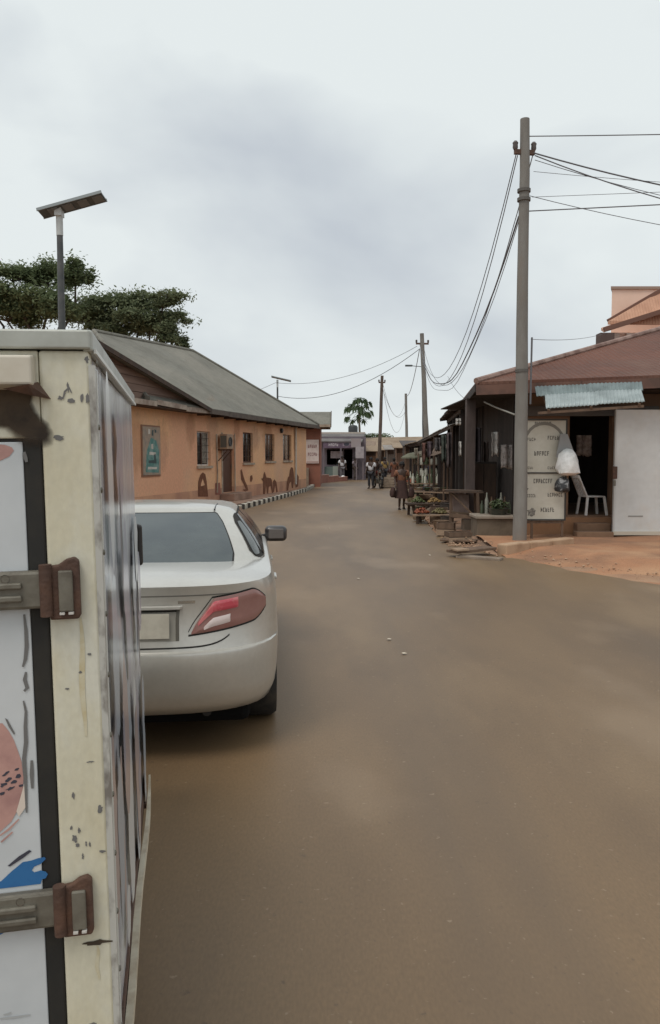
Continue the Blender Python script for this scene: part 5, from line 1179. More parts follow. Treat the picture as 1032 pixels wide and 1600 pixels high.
# more goods, cloths and clutter along the stall fronts
for k, (px0, px1, py0, py1, Y, c, lb) in enumerate([
    (660, 666, 692, 722, 33.0, (0.20, 0.10, 0.08), 'rust coloured cloth hanging under the lean-to middle'),
    (690, 697, 680, 722, 25.4, (0.07, 0.085, 0.07), 'dark green cloth hanging at the first shack front'),
    (699, 706, 676, 730, 24.4, (0.09, 0.07, 0.07), 'long brown cloth hanging beside the veranda post'),
    (648, 653, 700, 725, 38.5, (0.32, 0.28, 0.22), 'pale cloth hanging at the far end of the lean-to'),
    (741, 752, 668, 735, 20.8, (0.06, 0.05, 0.055), 'long black cloth hanging on the dark side wall'),
    (755, 764, 690, 745, 20.2, (0.085, 0.06, 0.05), 'dark brown cloth hanging on the dark side wall')]):
    cloth(px0, px1, py0, py1, Y, 50+k, mat('drape_'+str(k), c, 0.9, tuple(q*.6 for q in c), 8), lb, 'hanging_cloth')
def basket(px, py, r, h, c, lb, name='basket', z=0.04):
    q = G(px, py, z); mb = MB(); mb.lathe([(0, 0), (r*.75, 0), (r*.95, h*.6), (r, h), (r*1.04, h*1.02), (r*.9, h*.92), (0, h*.7)], 16, Matrix.Translation(q))
    return tag(mb.build(name, mat('basket_'+lb[:12].replace(' ', '_'), c, 0.85, tuple(x*.6 for x in c), 14), smooth=True), lb, 'basket', 'baskets and basins on the verge')
basket(690, 826, .22, .20, (0.16, 0.10, 0.06), 'brown basket on the ground at the near low table')
basket(699, 822, .18, .26, (0.07, 0.055, 0.045), 'dark bucket beside the brown basket', 'bucket')
basket(655, 812, .20, .14, (0.32, 0.24, 0.17), 'pale basin nearest the road beside the second low table', 'basin')
basket(652, 800, .18, .18, (0.10, 0.09, 0.055), 'olive basket on the verge behind the pale basin')
basket(682, 806, .2, .3, (0.08, 0.05, 0.04), 'dark brown bucket between the low tables', 'bucket')
basket(690, 800, .22, .34, (0.12, 0.075, 0.05), 'tall brown basket at the shack front')
basket(645, 787, .22, .24, (0.20, 0.17, 0.10), 'straw basket on the verge beyond the walking person')
basket(652, 782, .25, .34, (0.07, 0.08, 0.045), 'green bucket behind the straw basket', 'bucket')
basket(638, 776, .25, .3, (0.34, 0.28, 0.2), 'pale basket at the far verge')
basket(700, 808, .24, .4, (0.055, 0.045, 0.04), 'black drum half hidden behind the timber stand', 'drum')
def stump(px, py, w, d, h, lb, rz):
    q = G(px, py, .02); o = empty('wooden_box', (q.x, q.y, 0.02), R(rz), lb, 'box', 'wooden boxes along the stalls')
    n = max(2, int(h/.14))
    for j in range(n):
        z0, z1 = h*j/n+.008, h*(j+1)/n-.008
        for (x0, x1, y0, y1) in ((-w/2, w/2, -d/2, -d/2+.02), (-w/2, w/2, d/2-.02, d/2), (-w/2, -w/2+.02, -d/2+.02, d/2-.02), (w/2-.02, w/2, -d/2+.02, d/2-.02)): MB().box(x0, x1, y0, y1, z0, z1).build('slat', M_wood if j % 2 else M_palewood, o)
    MB().box(-w/2+.021, w/2-.021, -d/2+.021, d/2-.021, .02, h*.7).build('contents', M_dkwood, o)
stump(716, 846, .5, .4, .22, 'low wooden box in front of the timber stand', 8)
stump(697, 836, .4, .4, .3, 'small wooden box left of the timber stand', -15)
stump(661, 792, .6, .5, .45, 'slatted wooden box under the bottle table', 12)
stump(686, 815, .5, .4, .4, 'slatted wooden box beside the near low table', -6)
stump(640, 768, .7, .5, .5, 'slatted wooden box at the far end of the verge', 4)
# drapes hung in the dark fronts
cloth(668, 676, 690, 716, 30.0, 31, mat('drape_mauve', (0.13, 0.10, 0.11), 0.9, (0.07, 0.05, 0.06), 6), 'mauve cloth hanging under the lean-to', 'hanging_cloth')
cloth(680, 688, 684, 705, 27.0, 33, mat('drape_grey', (0.10, 0.09, 0.09), 0.9, (0.05, 0.045, 0.045), 6), 'grey cloth hanging under the near end of the lean-to', 'hanging_cloth')
# green parasol over the far table
US = empty('market_parasol', (G(647, 772).x, G(647, 772).y, 0), 0, 'small faded green parasol over the far market table', 'parasol')
MB().tube([(0, 0.3, 0), (0, 0.3, 1.95)], 0.025, 8).build('pole', M_steel, US)
MB().lathe([(0.0, 2.02), (0.3, 1.95), (0.6, 1.78), (0.61, 1.72), (0.58, 1.74), (0.3, 1.90), (0, 1.97)], 8, Matrix.Translation((0, 0.3, 0))).build('canopy', mat('parasol_green', (0.15, 0.15, 0.105), 0.9, (0.10, 0.10, 0.07), 3), US)

# ---------------------------------------------------------------- peach house behind the shop
PH = empty('peach_house', (0, 0, 0), 0, 'two storey peach house rising behind the brown shop roof', 'house')
M_peach = mat('peach_render', (0.86, 0.62, 0.50), 0.85, (0.78, 0.55, 0.43), 0.6, (0.4, 0.65), bump=0.1, bscale=15)
M_ptile = mat('orange_tile', (0.58, 0.33, 0.22), 0.8, (0.48, 0.26, 0.17), 2, (0.4, 0.62), bump=0.5, wave=('X', 3), bdist=0.04)
hx = P(956, 480, 31).x; hz = P(956, 452, 31).z; rz_ = P(956, 500, 31).z
fpt = [(hx, 31), (hx+9, 31), (hx+11, 37), (hx+2.6, 37)]
MB().prism(fpt, lambda p: (p[0], p[1], 0), lambda p: (p[0], p[1], hz)).build('wall', M_peach, PH)
fpc = [(hx-.07, 30.93), (hx+9.1, 30.93), (hx+11.1, 37.1), (hx+2.5, 37.1)]
MB().prism(fpc, lambda p: (p[0], p[1], hz), lambda p: (p[0], p[1], hz+.1)).build('parapet_cap', mat('parapet_cap', (0.34, 0.24, 0.19), 0.9), PH)
box('window', hx+3.2, hx+4.4, 30.96, 30.998, 5.6, 6.9, M_dkglass, PH)
# small gabled bay in front: its roof climbs to the right
a = P(950, 502, 29.6); b = P(1034, 454, 30.0)
roofplane([a, b, b+Vector((6, 0, 0)), Vector((b.x+6, 29.3, a.z-.1)), a+Vector((0, -0.3, -.03))], 'bay_roof', 0.12, M_ptile, PH)
MB().bar(a+Vector((0, -.02, 0)), b+Vector((0, -.02, 0.03)), 0.1, 0.14).build('verge', mat('verge_dark', (0.17, 0.085, 0.06), 0.8), PH)
a2 = P(944, 515, 29.0); b2 = P(1034, 489, 28.9)
MB().bar(a2, b2+Vector((3, 0, 1.0)), 0.12, 0.16).build('lower_verge', mat('verge_dark', (0.17, 0.085, 0.06)), PH)
roofplane([a2, b2+Vector((3, 0, 1.0)), b2+Vector((3, 1.6, 1.3)), a2+Vector((0.3, 1.2, .25))], 'lower_roof', 0.1, M_ptile, PH)
box('bay_wall', a2.x+0.5, a2.x+9, 29.7, 31.0, 0, a2.z-0.0, M_peach, PH)
box('gutter_box', a2.x-0.15, a2.x+0.35, 28.9, 29.4, a2.z-0.55, a2.z-0.12, mat('gutter_dark', (0.10, 0.065, 0.055), 0.8), PH)
for xx in (0.55, 1.0): box('corner_pier', a2.x+xx, a2.x+xx+0.2, 29.5, 29.7, 3, a2.z-0.05, mat('pier_pale', (0.68, 0.56, 0.48), 0.8), PH)
# ================================================================ red building, far shop, far market roofs
RB = empty('red_house', (0, 0, 0), 0, 'brick red house with grey roof at the far end of the orange building', 'house')
M_redw = mat('red_render', (0.30, 0.125, 0.085), 0.9, (0.23, 0.10, 0.07), 1.0, (0.4, 0.62), bump=0.2, bscale=12)
YR = 47.5
xa = P(452, 700, YR).x; xb = P(501, 700, YR).x; zt_ = P(490, 664, YR).z
dd = (P(467, 700, YR).x, P(477.5, 700, YR).x, P(472, 731, YR).z, P(472, 687, YR).z)
wall_with_openings(xa-4, xb, 0.0, zt_+0.1, YR, YR+0.2, [dd], 'front_wall', M_redw, RB)
box('side_wall', xb-0.2, xb, YR+0.2, YR+7, 0.0, zt_+0.1, M_redw, RB)
box('door', dd[0], dd[1], YR+0.1, YR+0.15, dd[2], dd[3], M_brown, RB)
box('threshold', dd[0]-0.2, dd[1]+0.2, YR-0.5, YR-0.002, 0, dd[2], M_conc, RB)
e0 = P(464, 664, YR-0.6); e1 = P(517, 663, YR-0.6); r0 = P(480, 643.5, YR+2.6); r1 = P(517.5, 643.5, YR+2.6)
roofplane([Vector((e0.x-4, e0.y, e0.z)), e1, r1, Vector((r0.x-5, r0.y, r0.z))], 'roof_slope', 0.07, M_roofg, RB)
roofplane([Vector((r0.x-5, r0.y, r0.z)), r1, Vector((e1.x, YR+6.5, e1.z)), Vector((e0.x-4, YR+6.5, e0.z))], 'roof_slope', 0.07, M_roofg, RB)
MB().prism([e1, r1, Vector((e1.x, YR+6.5, e1.z))], lambda p: Vector(p)+Vector((-0.25, 0, -0.06)), lambda p: Vector(p)+Vector((-0.15, 0, -0.06))).build('gable_board', M_dkwood, RB)
MB().bar(e0+Vector((-1, -0.02, -.08)), e1+Vector((0, -0.02, -.08)), 0.04, 0.15).build('fascia_board', M_fascia, RB)
MB().bar(e1+Vector((0.02, 0, -.08)), r1+Vector((0.02, 0, -.04)), 0.05, 0.2).build('barge_board', M_dkwood, RB)
# notice board on the red wall
NB = empty('notice_board', (0, 0, 0), 0, 'white notice board with two lines of reddish print on the red house', 'notice board')
na, nb_ = P(478.5, 724, YR-.08), P(498.5, 687, YR-.08)
box('panel', na.x, nb_.x, YR-0.08, YR-0.02, na.z, nb_.z, mat('notice_white', (0.72, 0.62, 0.58), 0.7, (0.62, 0.52, 0.48), 4), NB)
box('lower_strip', na.x+0.03, nb_.x-0.03, YR-0.085, YR-0.081, na.z+0.03, na.z+0.13, mat('notice_strip', (0.5, 0.36, 0.33), 0.8), NB)
rn = random.Random(11)
for (py, h, n) in ((700, 0.2, 5), (712.5, 0.2, 5)):
    q = P(481.5, py, YR-.084); scribble(NB, q.x, q.z, 0.55, h, n, YR-0.084, mat('notice_print', (0.30, 0.17, 0.16), 0.8), rn)
# low red wall stepping towards the road end
LW = empty('low_red_wall', (0, 0, 0), 0, 'low red parapet wall and step in front of the red house', 'wall')
p0 = G(478, 757); p1 = G(541, 751)
for k in range(4):
    a = p0.lerp(p1, k/4); b = p0.lerp(p1, (k+0.99)/4); h = 0.62-0.12*k
    MB().bar((a.x, a.y, h/2-0.03), (b.x, b.y, h/2-0.03), 0.25, h+0.06).build('section', mat('low_wall_red', (0.33, 0.145, 0.105), 0.9, (0.26, 0.115, 0.085), 2), LW)
    MB().bar((a.x, a.y, h+0.03), (b.x, b.y, h+0.03), 0.3, 0.05).build('coping', mat('coping_rose', (0.40, 0.23, 0.185), 0.9), LW)
# ---------------------------------------------------------------- far shop with purple sign band
FS = empty('far_shop', (0, 0, 0), 0, 'small shop with dark purple sign band at the end of the road', 'shop')
YF = 62.0
M_lav = mat('lavender_wall', (0.20, 0.17, 0.19), 0.9, (0.14, 0.115, 0.13), 1.0, (0.4, 0.62)); M_purple = mat('purple_sign', (0.125, 0.085, 0.125), 0.6, (0.17, 0.12, 0.16), 3)
fx0, fx1 = P(499, 720, YF).x, P(572, 720, YF).x; fz1 = P(530, 682, YF).z
dz = (P(538, 720, YF).x, P(551, 720, YF).x, 0.05, P(540, 702, YF).z)
wz = (P(511, 720, YF).x, P(536, 720, YF).x, 1.15, P(520, 702, YF).z)
wall_with_openings(fx0, fx1, 0.0, fz1, YF, YF+0.2, [dz, wz], 'front_wall', M_lav, FS)
box('back_wall', fx0, fx1, YF+4.8, YF+5, 0, fz1, M_shadewood, FS); box('side_wall', fx0, fx0+.2, YF+.2, YF+4.8, 0, fz1, M_lav, FS); box('side_wall', fx1-.2, fx1, YF+.2, YF+4.8, 0, fz1, M_lav, FS)
ra, rb2 = P(497, 689, YF-1.0), P(566, 690, YF-1.0); rc_, rd_ = P(571, 677, YF+2), P(500, 677, YF+2)
roofplane([ra, rb2, rc_, rd_], 'roof_slope', 0.08, mat('far_roof', (0.17, 0.155, 0.15), 0.9, (0.12, 0.11, 0.105), 1), FS)
roofplane([rd_, rc_, rc_+Vector((0, 4, -0.6)), rd_+Vector((0, 4, -0.6))], 'roof_slope', 0.08, MATS['far_roof'], FS)
MB().bar(rd_+Vector((-0.2, -0.05, 0.03)), rc_+Vector((0, -0.05, 0.03)), 0.12, 0.12).build('ridge_cap', mat('ridge_pale', (0.48, 0.42, 0.36), 0.8), FS)
sa, sb_ = P(505, 700, YF-.9), P(562, 690, YF-.9)
sgn_ = box('sign_band', sa.x, sb_.x, YF-0.95, YF-0.85, sa.z, sb_.z+0.05, M_purple, FS, label='dark purple sign band with pale script')
q = P(514, 697, YF-.96); scribble(sgn_, q.x, q.z, 0.75, 0.2, 5, YF-0.956, mat('sign_script', (0.62, 0.58, 0.6), 0.6), rn)
q = P(536, 697, YF-.96); scribble(sgn_, q.x, q.z, 0.9, 0.22, 4, YF-0.956, mat('sign_print', (0.35, 0.28, 0.33), 0.6), rn)
blob3(sgn_, P(542, 694, YF-.96).x, YF-0.958, P(542, 694, YF-.96).z, 0.18, 0.16, 5, M_ink, 'emblem')
blob3(sgn_, P(555, 694, YF-.96).x, YF-0.958, P(555, 694, YF-.96).z, 0.13, 0.13, 6, M_white, 'emblem')
for px in (506, 533, 561):
    q = P(px, 720, YF-.9); MB().bar((q.x, YF-.9, 0), (q.x, YF-.9, sa.z), 0.11).build('post', M_lav, FS)
cn = box('counter', P(507, 0, YF-.5).x, P(527, 0, YF-.5).x, YF-0.75, YF-0.15, 0.0, 1.0, mat('counter_teal', (0.13, 0.17, 0.155), 0.7, (0.09, 0.12, 0.11), 2), FS)
box('counter_panel', P(520.5, 0, YF-.76).x, P(529, 0, YF-.76).x, YF-0.80, YF-0.752, 0.0, 1.05, mat('counter_pale', (0.30, 0.33, 0.29), 0.7), FS)
box('price_board', P(517, 0, YF-.3).x, P(537, 0, YF-.3).x, YF-0.12, YF-0.06, P(525, 716, YF).z, P(525, 705, YF).z, mat('price_board', (0.42, 0.36, 0.36), 0.7, (0.3, 0.25, 0.26), 6), FS)
NX = empty('meter_box', (0, 0, 0), 0, 'pale grey box on legs at the right of the purple shop', 'box')
q0, q1 = P(556, 716, YF-1.5), P(569, 700, YF-1.5)
box('case', q0.x, q1.x, YF-1.6, YF-1.2, q0.z, q1.z+0.1, mat('meter_grey', (0.40, 0.36, 0.37), 0.7, (0.32, 0.29, 0.3), 4), NX); 
for x in (q0.x+0.06, q1.x-0.06): box('leg', x-0.04, x+0.04, YF-1.45, YF-1.37, 0, q0.z, mat('leg_mauve', (0.22, 0.18, 0.19), 0.8), NX)
box('arch_panel', P(550, 0, YF-1).x, P(566, 0, YF-1).x, YF-1.12, YF-1.05, P(556, 699, YF-1).z, P(556, 685, YF-1).z, mat('arch_pale', (0.32, 0.27, 0.27), 0.8), NX)
# ---------------------------------------------------------------- long tan roof at the end and stalls under it
TR = empty('market_hall', (0, 0, 0), 0, 'long market hall with tan sheet roof closing the street', 'market hall')
YT = 70.0
t0, t1 = P(563, 702, YT), P(668, 704, YT); u0, u1 = P(566, 684, YT+6), P(670, 682, YT+6)
for k in range(6):
    a, b = k/6, (k+1)/6+0.004
    roofplane([t0.lerp(t1, a), t0.lerp(t1, b), u0.lerp(u1, b), u0.lerp(u1, a)], 'roof_sheet', 0.05, M_rf3, TR)
roofplane([u0, u1, u1+Vector((0, 6, -1.2)), u0+Vector((0, 6, -1.2))], 'back_roof', 0.05, M_rf3, TR)
for k in range(9):
    q = t0.lerp(t1, k/8); MB().bar((q.x, q.y+0.3, 0), (q.x, q.y+.3, q.z), 0.14).build('post', mat('hall_post', (0.24, 0.165, 0.115), 0.9), TR)
box('back_wall', t0.x, t1.x, YT+5, YT+5.2, 0, 2.6, mat('hall_back', (0.10, 0.07, 0.052), 0.9, (0.06, 0.045, 0.035), 1), TR)
# pale cream boards with writing on the left end of the hall
for (py0, py1, nm) in ((696, 689, 'upper'), (703, 698, 'lower')):
    a = P(563, py0, YT-1); b = P(588, py1, YT-1)
    tag(box('hall_sign', a.x, b.x, YT-1.05, YT-1.0, a.z, b.z, mat('sign_cream', (0.50, 0.40, 0.32), 0.8, (0.38, 0.29, 0.23), 4)), nm+' long pale sign on the end of the market hall', 'sign')
# individual stalls before the hall
for k, (px0, px1, Y, m, lb) in enumerate([(566, 588, 66, M_mudwall, 'brown wooden stall left of the thin far pole'), (604, 616, 62, mat('stall_grey', (0.20, 0.165, 0.14), 0.9), 'narrow grey stall behind the motorcycle'), (618, 630, 58, mat('stall_brown', (0.19, 0.12, 0.085), 0.9), 'brown stall behind the walking person'), (632, 650, 54, M_wood, 'open wooden stall with dark awning behind the parasol')]):
    a, b = P(px0, 730, Y), P(px1, 730, Y); st = empty('kiosk', (a.x, Y, 0), 0, lb, 'kiosk', 'small kiosks at the end of the street'); w = b.x-a.x
    h = 2.35+0.1*k
    nbd = 4
    for j in range(nbd): box('front_board', w*j/nbd+0.01, w*(j+1)/nbd-0.01, -0.02+jig(.008), 0.02, 0.9 if k == 0 else 0.0, h-0.5, m, st)
    box('body', 0.02, w-0.02, 0.03, 1.6, 0, h-0.1, M_dkwood, st)
    roofplane([Vector((-0.2, -0.6, h-0.12)), Vector((w+.2, -.6, h-.12)), Vector((w+.2, 1.8, h+.25)), Vector((-.2, 1.8, h+.25))], 'roof', 0.04, [M_rf3, M_rf2, M_rf3, M_rf1][k], st)
    for x in (0.0, w): MB().bar((x, -0.5, 0), (x, -.5, h-.13), 0.07).build('post', m, st)
# black water tank beside the papaya tree
WT = empty('water_tank', (P(552, 672, 72).x, 72, 0), 0, 'black plastic water tank on a stand beneath the papaya tree', 'water tank')
zt0, zt1 = P(552, 680, 72).z, P(552, 664, 72).z
MB().lathe([(0, zt0), (0.42, zt0), (0.43, zt1-.2), (0.34, zt1-.05), (0.1, zt1), (0, zt1)], 18).build('tank', mat('tank_black', (0.03, 0.034, 0.036), 0.5), WT, smooth=True)
for x in (-.35, .35):
    for y in (-.35, .35): MB().bar((x, y, 0), (x, y, zt0), 0.1).build('leg', M_conc, WT)
# ================================================================ trees
def limb(mb, a, b, r0, r1, rr, n=5, bend=0.12):
    a, b = Vector(a), Vector(b); L_ = (b-a).length; pts = []
    for i in range(n+1):
        p = a.lerp(b, i/n); 
        if 0 < i < n: p += Vector((rr.uniform(-1, 1), rr.uniform(-1, 1), rr.uniform(-.4, .4)))*L_*bend*0.4
        pts.append(p)
    mb.tube(pts, [r0+(r1-r0)*i/n for i in range(n+1)], 7)
M_bark = mat('bark', (0.085, 0.062, 0.045), 0.9, (0.05, 0.038, 0.03), 5)
def tree(base, clumps, label, seed, m, fork=3.5, rad=0.32, leaf=0.15, dens=1500):
    rr = random.Random(seed); o = empty('spreading_tree', base, 0, label, 'tree', 'trees behind the orange building')
    B = Vector(base); tr = MB(); limb(tr, (0, 0, -0.1), (0.2, 0, fork), rad, rad*.75, rr, 4, .06); lv = MB()
    for (p, rx, ry, rz) in clumps:
        q = Vector(p)-B
        limb(tr, (0.2, 0, fork-0.2), q-Vector((0, 0, rz*.4)), rad*.5, 0.05, rr)
        k = 11
        for _ in range(k):
            d = Vector((rr.uniform(-.8, .8)*rx, rr.uniform(-.8, .8)*ry, rr.uniform(-.6, .6)*rz))
            limb(tr, q-Vector((0, 0, rz*.5)), q+d, 0.045, 0.012, rr, 3)
            cs = rr.uniform(.34, .62)
            leaf_cloud(lv, q+d*1.15, rx*.8, ry*.8, rz*.9, int(dens*rx*rz/k*.5), leaf*.75, rr)
            leaf_cloud(lv, q+d, rx*cs, ry*cs, rz*cs*0.9, int(dens*rx*rz/ k*1.4), leaf, rr)
    tr.build('trunk', M_bark, o, smooth=True); lv.build('crown', m, o)
    return o
M_leafA = leafmat('leaf_dark', (0.13, 0.17, 0.085), (0.19, 0.225, 0.12)); M_leafB = leafmat('leaf_olive', (0.14, 0.17, 0.09), (0.20, 0.225, 0.13))
Yt = 47.0
def CLp(px, py, w, h, dy=0.0): p = P(px, py, Yt+dy); return (p, w/2*(Yt+dy)/1250, w/2*(Yt+dy)/1250*0.9, h/2*(Yt+dy)/1250)
tree((P(62, 500, Yt).x, Yt, 0), [CLp(20, 430, 66, 38), CLp(75, 432, 70, 44, 1), CLp(118, 425, 50, 50, -1), CLp(40, 470, 110, 60, 0), CLp(-25, 455, 90, 70, 1), CLp(100, 480, 80, 50, -1), CLp(10, 490, 90, 44)], 'dense tree with ragged crown behind the near solar light', 4, M_leafA)
Yt = 50.0
tree((P(215, 520, Yt).x, Yt, 0), [CLp(165, 480, 80, 44), CLp(205, 472, 80, 36, 1), CLp(255, 470, 66, 26, -1), CLp(235, 500, 100, 44), CLp(268, 498, 54, 22, 1), CLp(270, 522, 44, 36, -1), CLp(180, 510, 100, 46), CLp(280, 538, 30, 26, 0), CLp(135, 495, 70, 40)], 'wide flat crowned tree above the orange building ridge', 9, M_leafB)
# papaya tree
PY = 76.0
pb0 = P(561, 690, PY); PT_ = empty('papaya_tree', (pb0.x, PY, 0), 0, 'papaya tree with drooping leaves against the sky', 'tree')
ztop = P(561, 642, PY).z
MB().tube([(0.2, 0, 0), (0.12, 0, ztop*.5), (0, 0, ztop)], [0.16, 0.12, 0.08], 8).build('trunk', mat('papaya_trunk', (0.16, 0.14, 0.11), 0.9), PT_, smooth=True)
rr = random.Random(21); M_pap = leafmat('papaya_leaf', (0.07, 0.11, 0.055), (0.10, 0.145, 0.075))
for k in range(26):
    a = k*2.4; el = [1.15, 0.6, 0.25, -0.1, -0.55][k % 5]+rr.uniform(-.12, .12); ln = 1.15+rr.uniform(-.15, .25)
    d = Vector((math.cos(a)*math.cos(el), math.sin(a)*math.cos(el), math.sin(el))); tip = Vector((0, 0, ztop))+d*ln
    lf = MB(); lf.tube([(0, 0, ztop), Vector((0, 0, ztop))+d*ln*.55+Vector((0, 0, .1)), tip], 0.02, 4)
    out = Vector((d.x, d.y, 0)).normalized(); side_ = Vector((-out.y, out.x, 0)); nrm = Vector((0, 0, 1)); fwd = (out*0.45-nrm*0.9).normalized()
    for j in range(7):
        an = (j-3)*0.5; dd_ = fwd*math.cos(an)+side_*math.sin(an); sd2 = dd_.cross(nrm).normalized(); L_ = 0.75*(1-abs(j-3)*.09)
        q1 = tip+dd_*L_*.5+sd2*0.13+nrm*.03; q2 = tip+dd_*L_*.5-sd2*0.13-nrm*.02; q3 = tip+dd_*L_-nrm*.08
        lf.add([tip, q1, q3, q2], [(0, 1, 2, 3)])
    lf.build('leaf', M_pap, PT_)
fr = MB()
for k in range(5): fr.lathe([(0, -.2), (.1, -.1), (.11, .02), (.05, .14), (0, .17)], 8, Matrix.Translation((math.cos(k*1.3)*.16, math.sin(k*1.3)*.16, ztop-.35-.08*k)))
fr.build('fruit', M_pap, PT_, smooth=True)['kind'] = 'stuff'
# shrubs under the papaya and at the horizon
SHB = empty('far_shrub', (P(580, 684, 78).x, 78, 0), 0, 'dark green shrubs behind the far shop roof', 'shrub')
lv = MB(); rr = random.Random(2)
for k in range(7):
    q = P(562+k*7, 683, 78); leaf_cloud(lv, (q.x-SHB.location.x, rr.uniform(-.5, .5), q.z-.15), .7, .6, .55, 260, .13, rr)
lv.build('foliage', M_leafA, SHB)
tb = MB()
for k in range(4): limb(tb, (-1+.6*k, 0, 0), (-1.2+.7*k, 0, 3.3), .06, .02, rr)
tb.build('stem', M_bark, SHB)
tm = MB(); lv = MB(); 
FT2 = empty('far_tree', (P(648, 690, 95).x, 95, 0), 0, 'small dark tree far behind the market roofs', 'tree')
for k in range(9):
    q = P(630+k*5, 694-4*math.sin(k), 95); leaf_cloud(lv, (q.x-FT2.location.x, rr.uniform(-1, 1), q.z), .8, .8, .5, 200, .16, rr)
lv.build('crown', M_leafA, FT2); limb(tm, (0, 0, 0), (0, 0, 3.4), .14, .05, rr); tm.build('trunk', M_bark, FT2)
# ================================================================ utility poles and wires
M_cpole = mat('grey_pole', (0.235, 0.225, 0.205), 0.85, (0.155, 0.14, 0.125), 2.0, (0.4, 0.65), stretch=(1, 1, 0.35), bump=0.3, bscale=20, bdist=0.01, col3=(0.33, 0.27, 0.215), scale3=0.5, fac3=(0.5, 0.68))
M_wire = mat('wire', (0.13, 0.13, 0.14), 0.6); M_porc = mat('insulator', (0.10, 0.085, 0.08), 0.4)
def pole(base, top, r0, r1, label, name='utility_pole', m=None, arms=()):
    base, top = Vector(base), Vector(top); o = empty(name, base, 0, label, 'pole', 'utility poles along the street')
    d = top-base; rr = random.Random(int(base.y)); pts = []
    for i in range(9): pts.append(d*i/8+Vector((jig(.012), jig(.012), 0))*(1 if 0 < i < 8 else 0))
    pts[0].z -= 0.1
    MB().tube(pts, [r0+(r1-r0)*i/8 for i in range(9)], 14).build('shaft', m or M_cpole, o, smooth=True)
    for (h, ln, rz) in arms:
        c = d*(h/d.z); v = Vector((math.cos(rz), math.sin(rz), 0))*ln/2
        ar = MB().bar(c-v, c+v, 0.07, 0.09).build('cross_arm', M_rust, o)
        for q in (-1, 1): MB().lathe([(0, .0), (.035, 0), (.055, .04), (.05, .1), (.06, .13), (.03, .17), (0, .17)], 10, Matrix.Translation(c+v*q*.92+Vector((0, 0, .04)))).build('insulator', M_porc, ar, smooth=True)
    return o
b1 = G(812, 848, 0.05); Y1 = b1.y
t1_ = P(820.5, 186, Y1)
p1 = pole((b1.x, Y1, 0), t1_, 0.145, 0.092, 'tall weathered grey utility pole at the corner shop', arms=((P(820, 238, Y1).z, 0.42, 0.15),))
for zz in (P(819, 298, Y1).z, P(819, 312, Y1).z, P(818, 305, Y1).z-3.5):
    x = (t1_.x-b1.x)*zz/t1_.z; MB().lathe([(.09, -.035), (.135, -.03), (.135, .03), (.09, .035)], 14, Matrix.Translation((x, 0, zz))).build('band_clamp', mat('clamp', (0.10, 0.09, 0.08), 0.6), p1)
MB().tube([(.17, -.02, 2.9), (.18, -.02, 4.25)], .02, 6).build('conduit', M_wire, p1)
b2 = Vector((P(667.5, 690, 44).x+0.05, 44.0, 0)); Y2 = 44.0; t2_ = P(659.5, 521, Y2)
b2.x = P(670, 760, Y2).x
p2 = pole(b2, t2_, 0.16, 0.11, 'leaning concrete utility pole behind the middle of the shacks', arms=((P(659, 537, Y2).z, 0.7, 0.1),))
b2b = Vector((P(664, 700, 44.6).x, 44.6, 0)); t2b = P(658, 524, 44.6)
pole(b2b, P(660.5, 560, 44.6), 0.08, 0.06, 'thin steel prop pole beside the leaning concrete pole', m=M_pole, arms=())
# small street lamp arm on the prop pole
LA = empty('street_lamp_arm', P(660, 573, 44.5), 0, 'small lamp arm reaching left from the leaning pole', 'street light')
MB().tube([(0.0, 0, 0), (-.4, -.1, .02), (-.6, -.12, .04)], .02, 6).build('arm', M_pole, LA); MB().box(-.95, -.55, -.2, -.05, 0, .09).build('lamp_head', M_panel, LA, bevel=.02)
p3b = Vector((P(592, 745, 60).x, 60, 0)); t3 = P(597.5, 587, 60)
pole(p3b, t3, 0.15, 0.11, 'thin brown wooden pole at the end of the road', m=mat('wood_pole', (0.12, 0.09, 0.07), 0.9, (0.08, 0.06, 0.05), 3), arms=((t3.z-0.5, 0.5, 0.2),))
p4b = Vector((P(637, 720, 84).x, 84, 0)); t4 = P(634.5, 615, 84)
pole(p4b, t4, 0.17, 0.13, 'farthest grey pole above the tan market roofs')
# pole down the side street, outside the frame, that takes the wires on the right
p5b = Vector((24.0, 15.0, 0)); pole(p5b, p5b+Vector((0, 0, 8.8)), .15, .1, 'utility pole down the side street past the right edge', arms=((8.2, 1.0, 1.57),))
def wire(a, b, sag, label, r=0.016, n=18, wob=0.0):
    a, b = Vector(a), Vector(b); pts = []
    for i in range(n+1):
        t = i/n; p = a.lerp(b, t); p.z -= 4*sag*t*(1-t); 
        if wob: p.z += wob*math.sin(t*17+a.x)*4*t*(1-t)
        pts.append(p)
    return tag(MB().tube(pts, r*.62, 5).build('overhead_wire', M_wire), label, 'wire', 'overhead wires')
def A(px, py, Y): return P(px, py, Y)
# corner pole to the leaning pole: long slack spans
s1 = [(808, 236, 538, 3.0), (809, 243, 546, 3.15), (834, 238, 541, 3.25)]
for k, (px, py, py2, sg) in enumerate(s1):
    wire(A(px, py, Y1), A(656+3*k, py2, Y2), sg, ['upper slack wire from the corner pole to the leaning pole', 'second slack wire from the corner pole to the leaning pole', 'third slack wire from the right insulator to the leaning pole'][k], 0.017)
wire(A(811, 338, Y1), A(660, 560, Y2), 2.3, 'thick lower service cable slung from the corner pole to the leaning pole', 0.03, wob=.05)
wire(A(812, 342, Y1), A(661, 566, Y2), 2.45, 'thin lower wire under the thick service cable', 0.014, wob=.08)
# coil of slack wire near the leaning pole
wire(A(700, 588, 32), A(735, 628, 24.5), 0.15, 'thin drop wire down to the dark eave', 0.012)
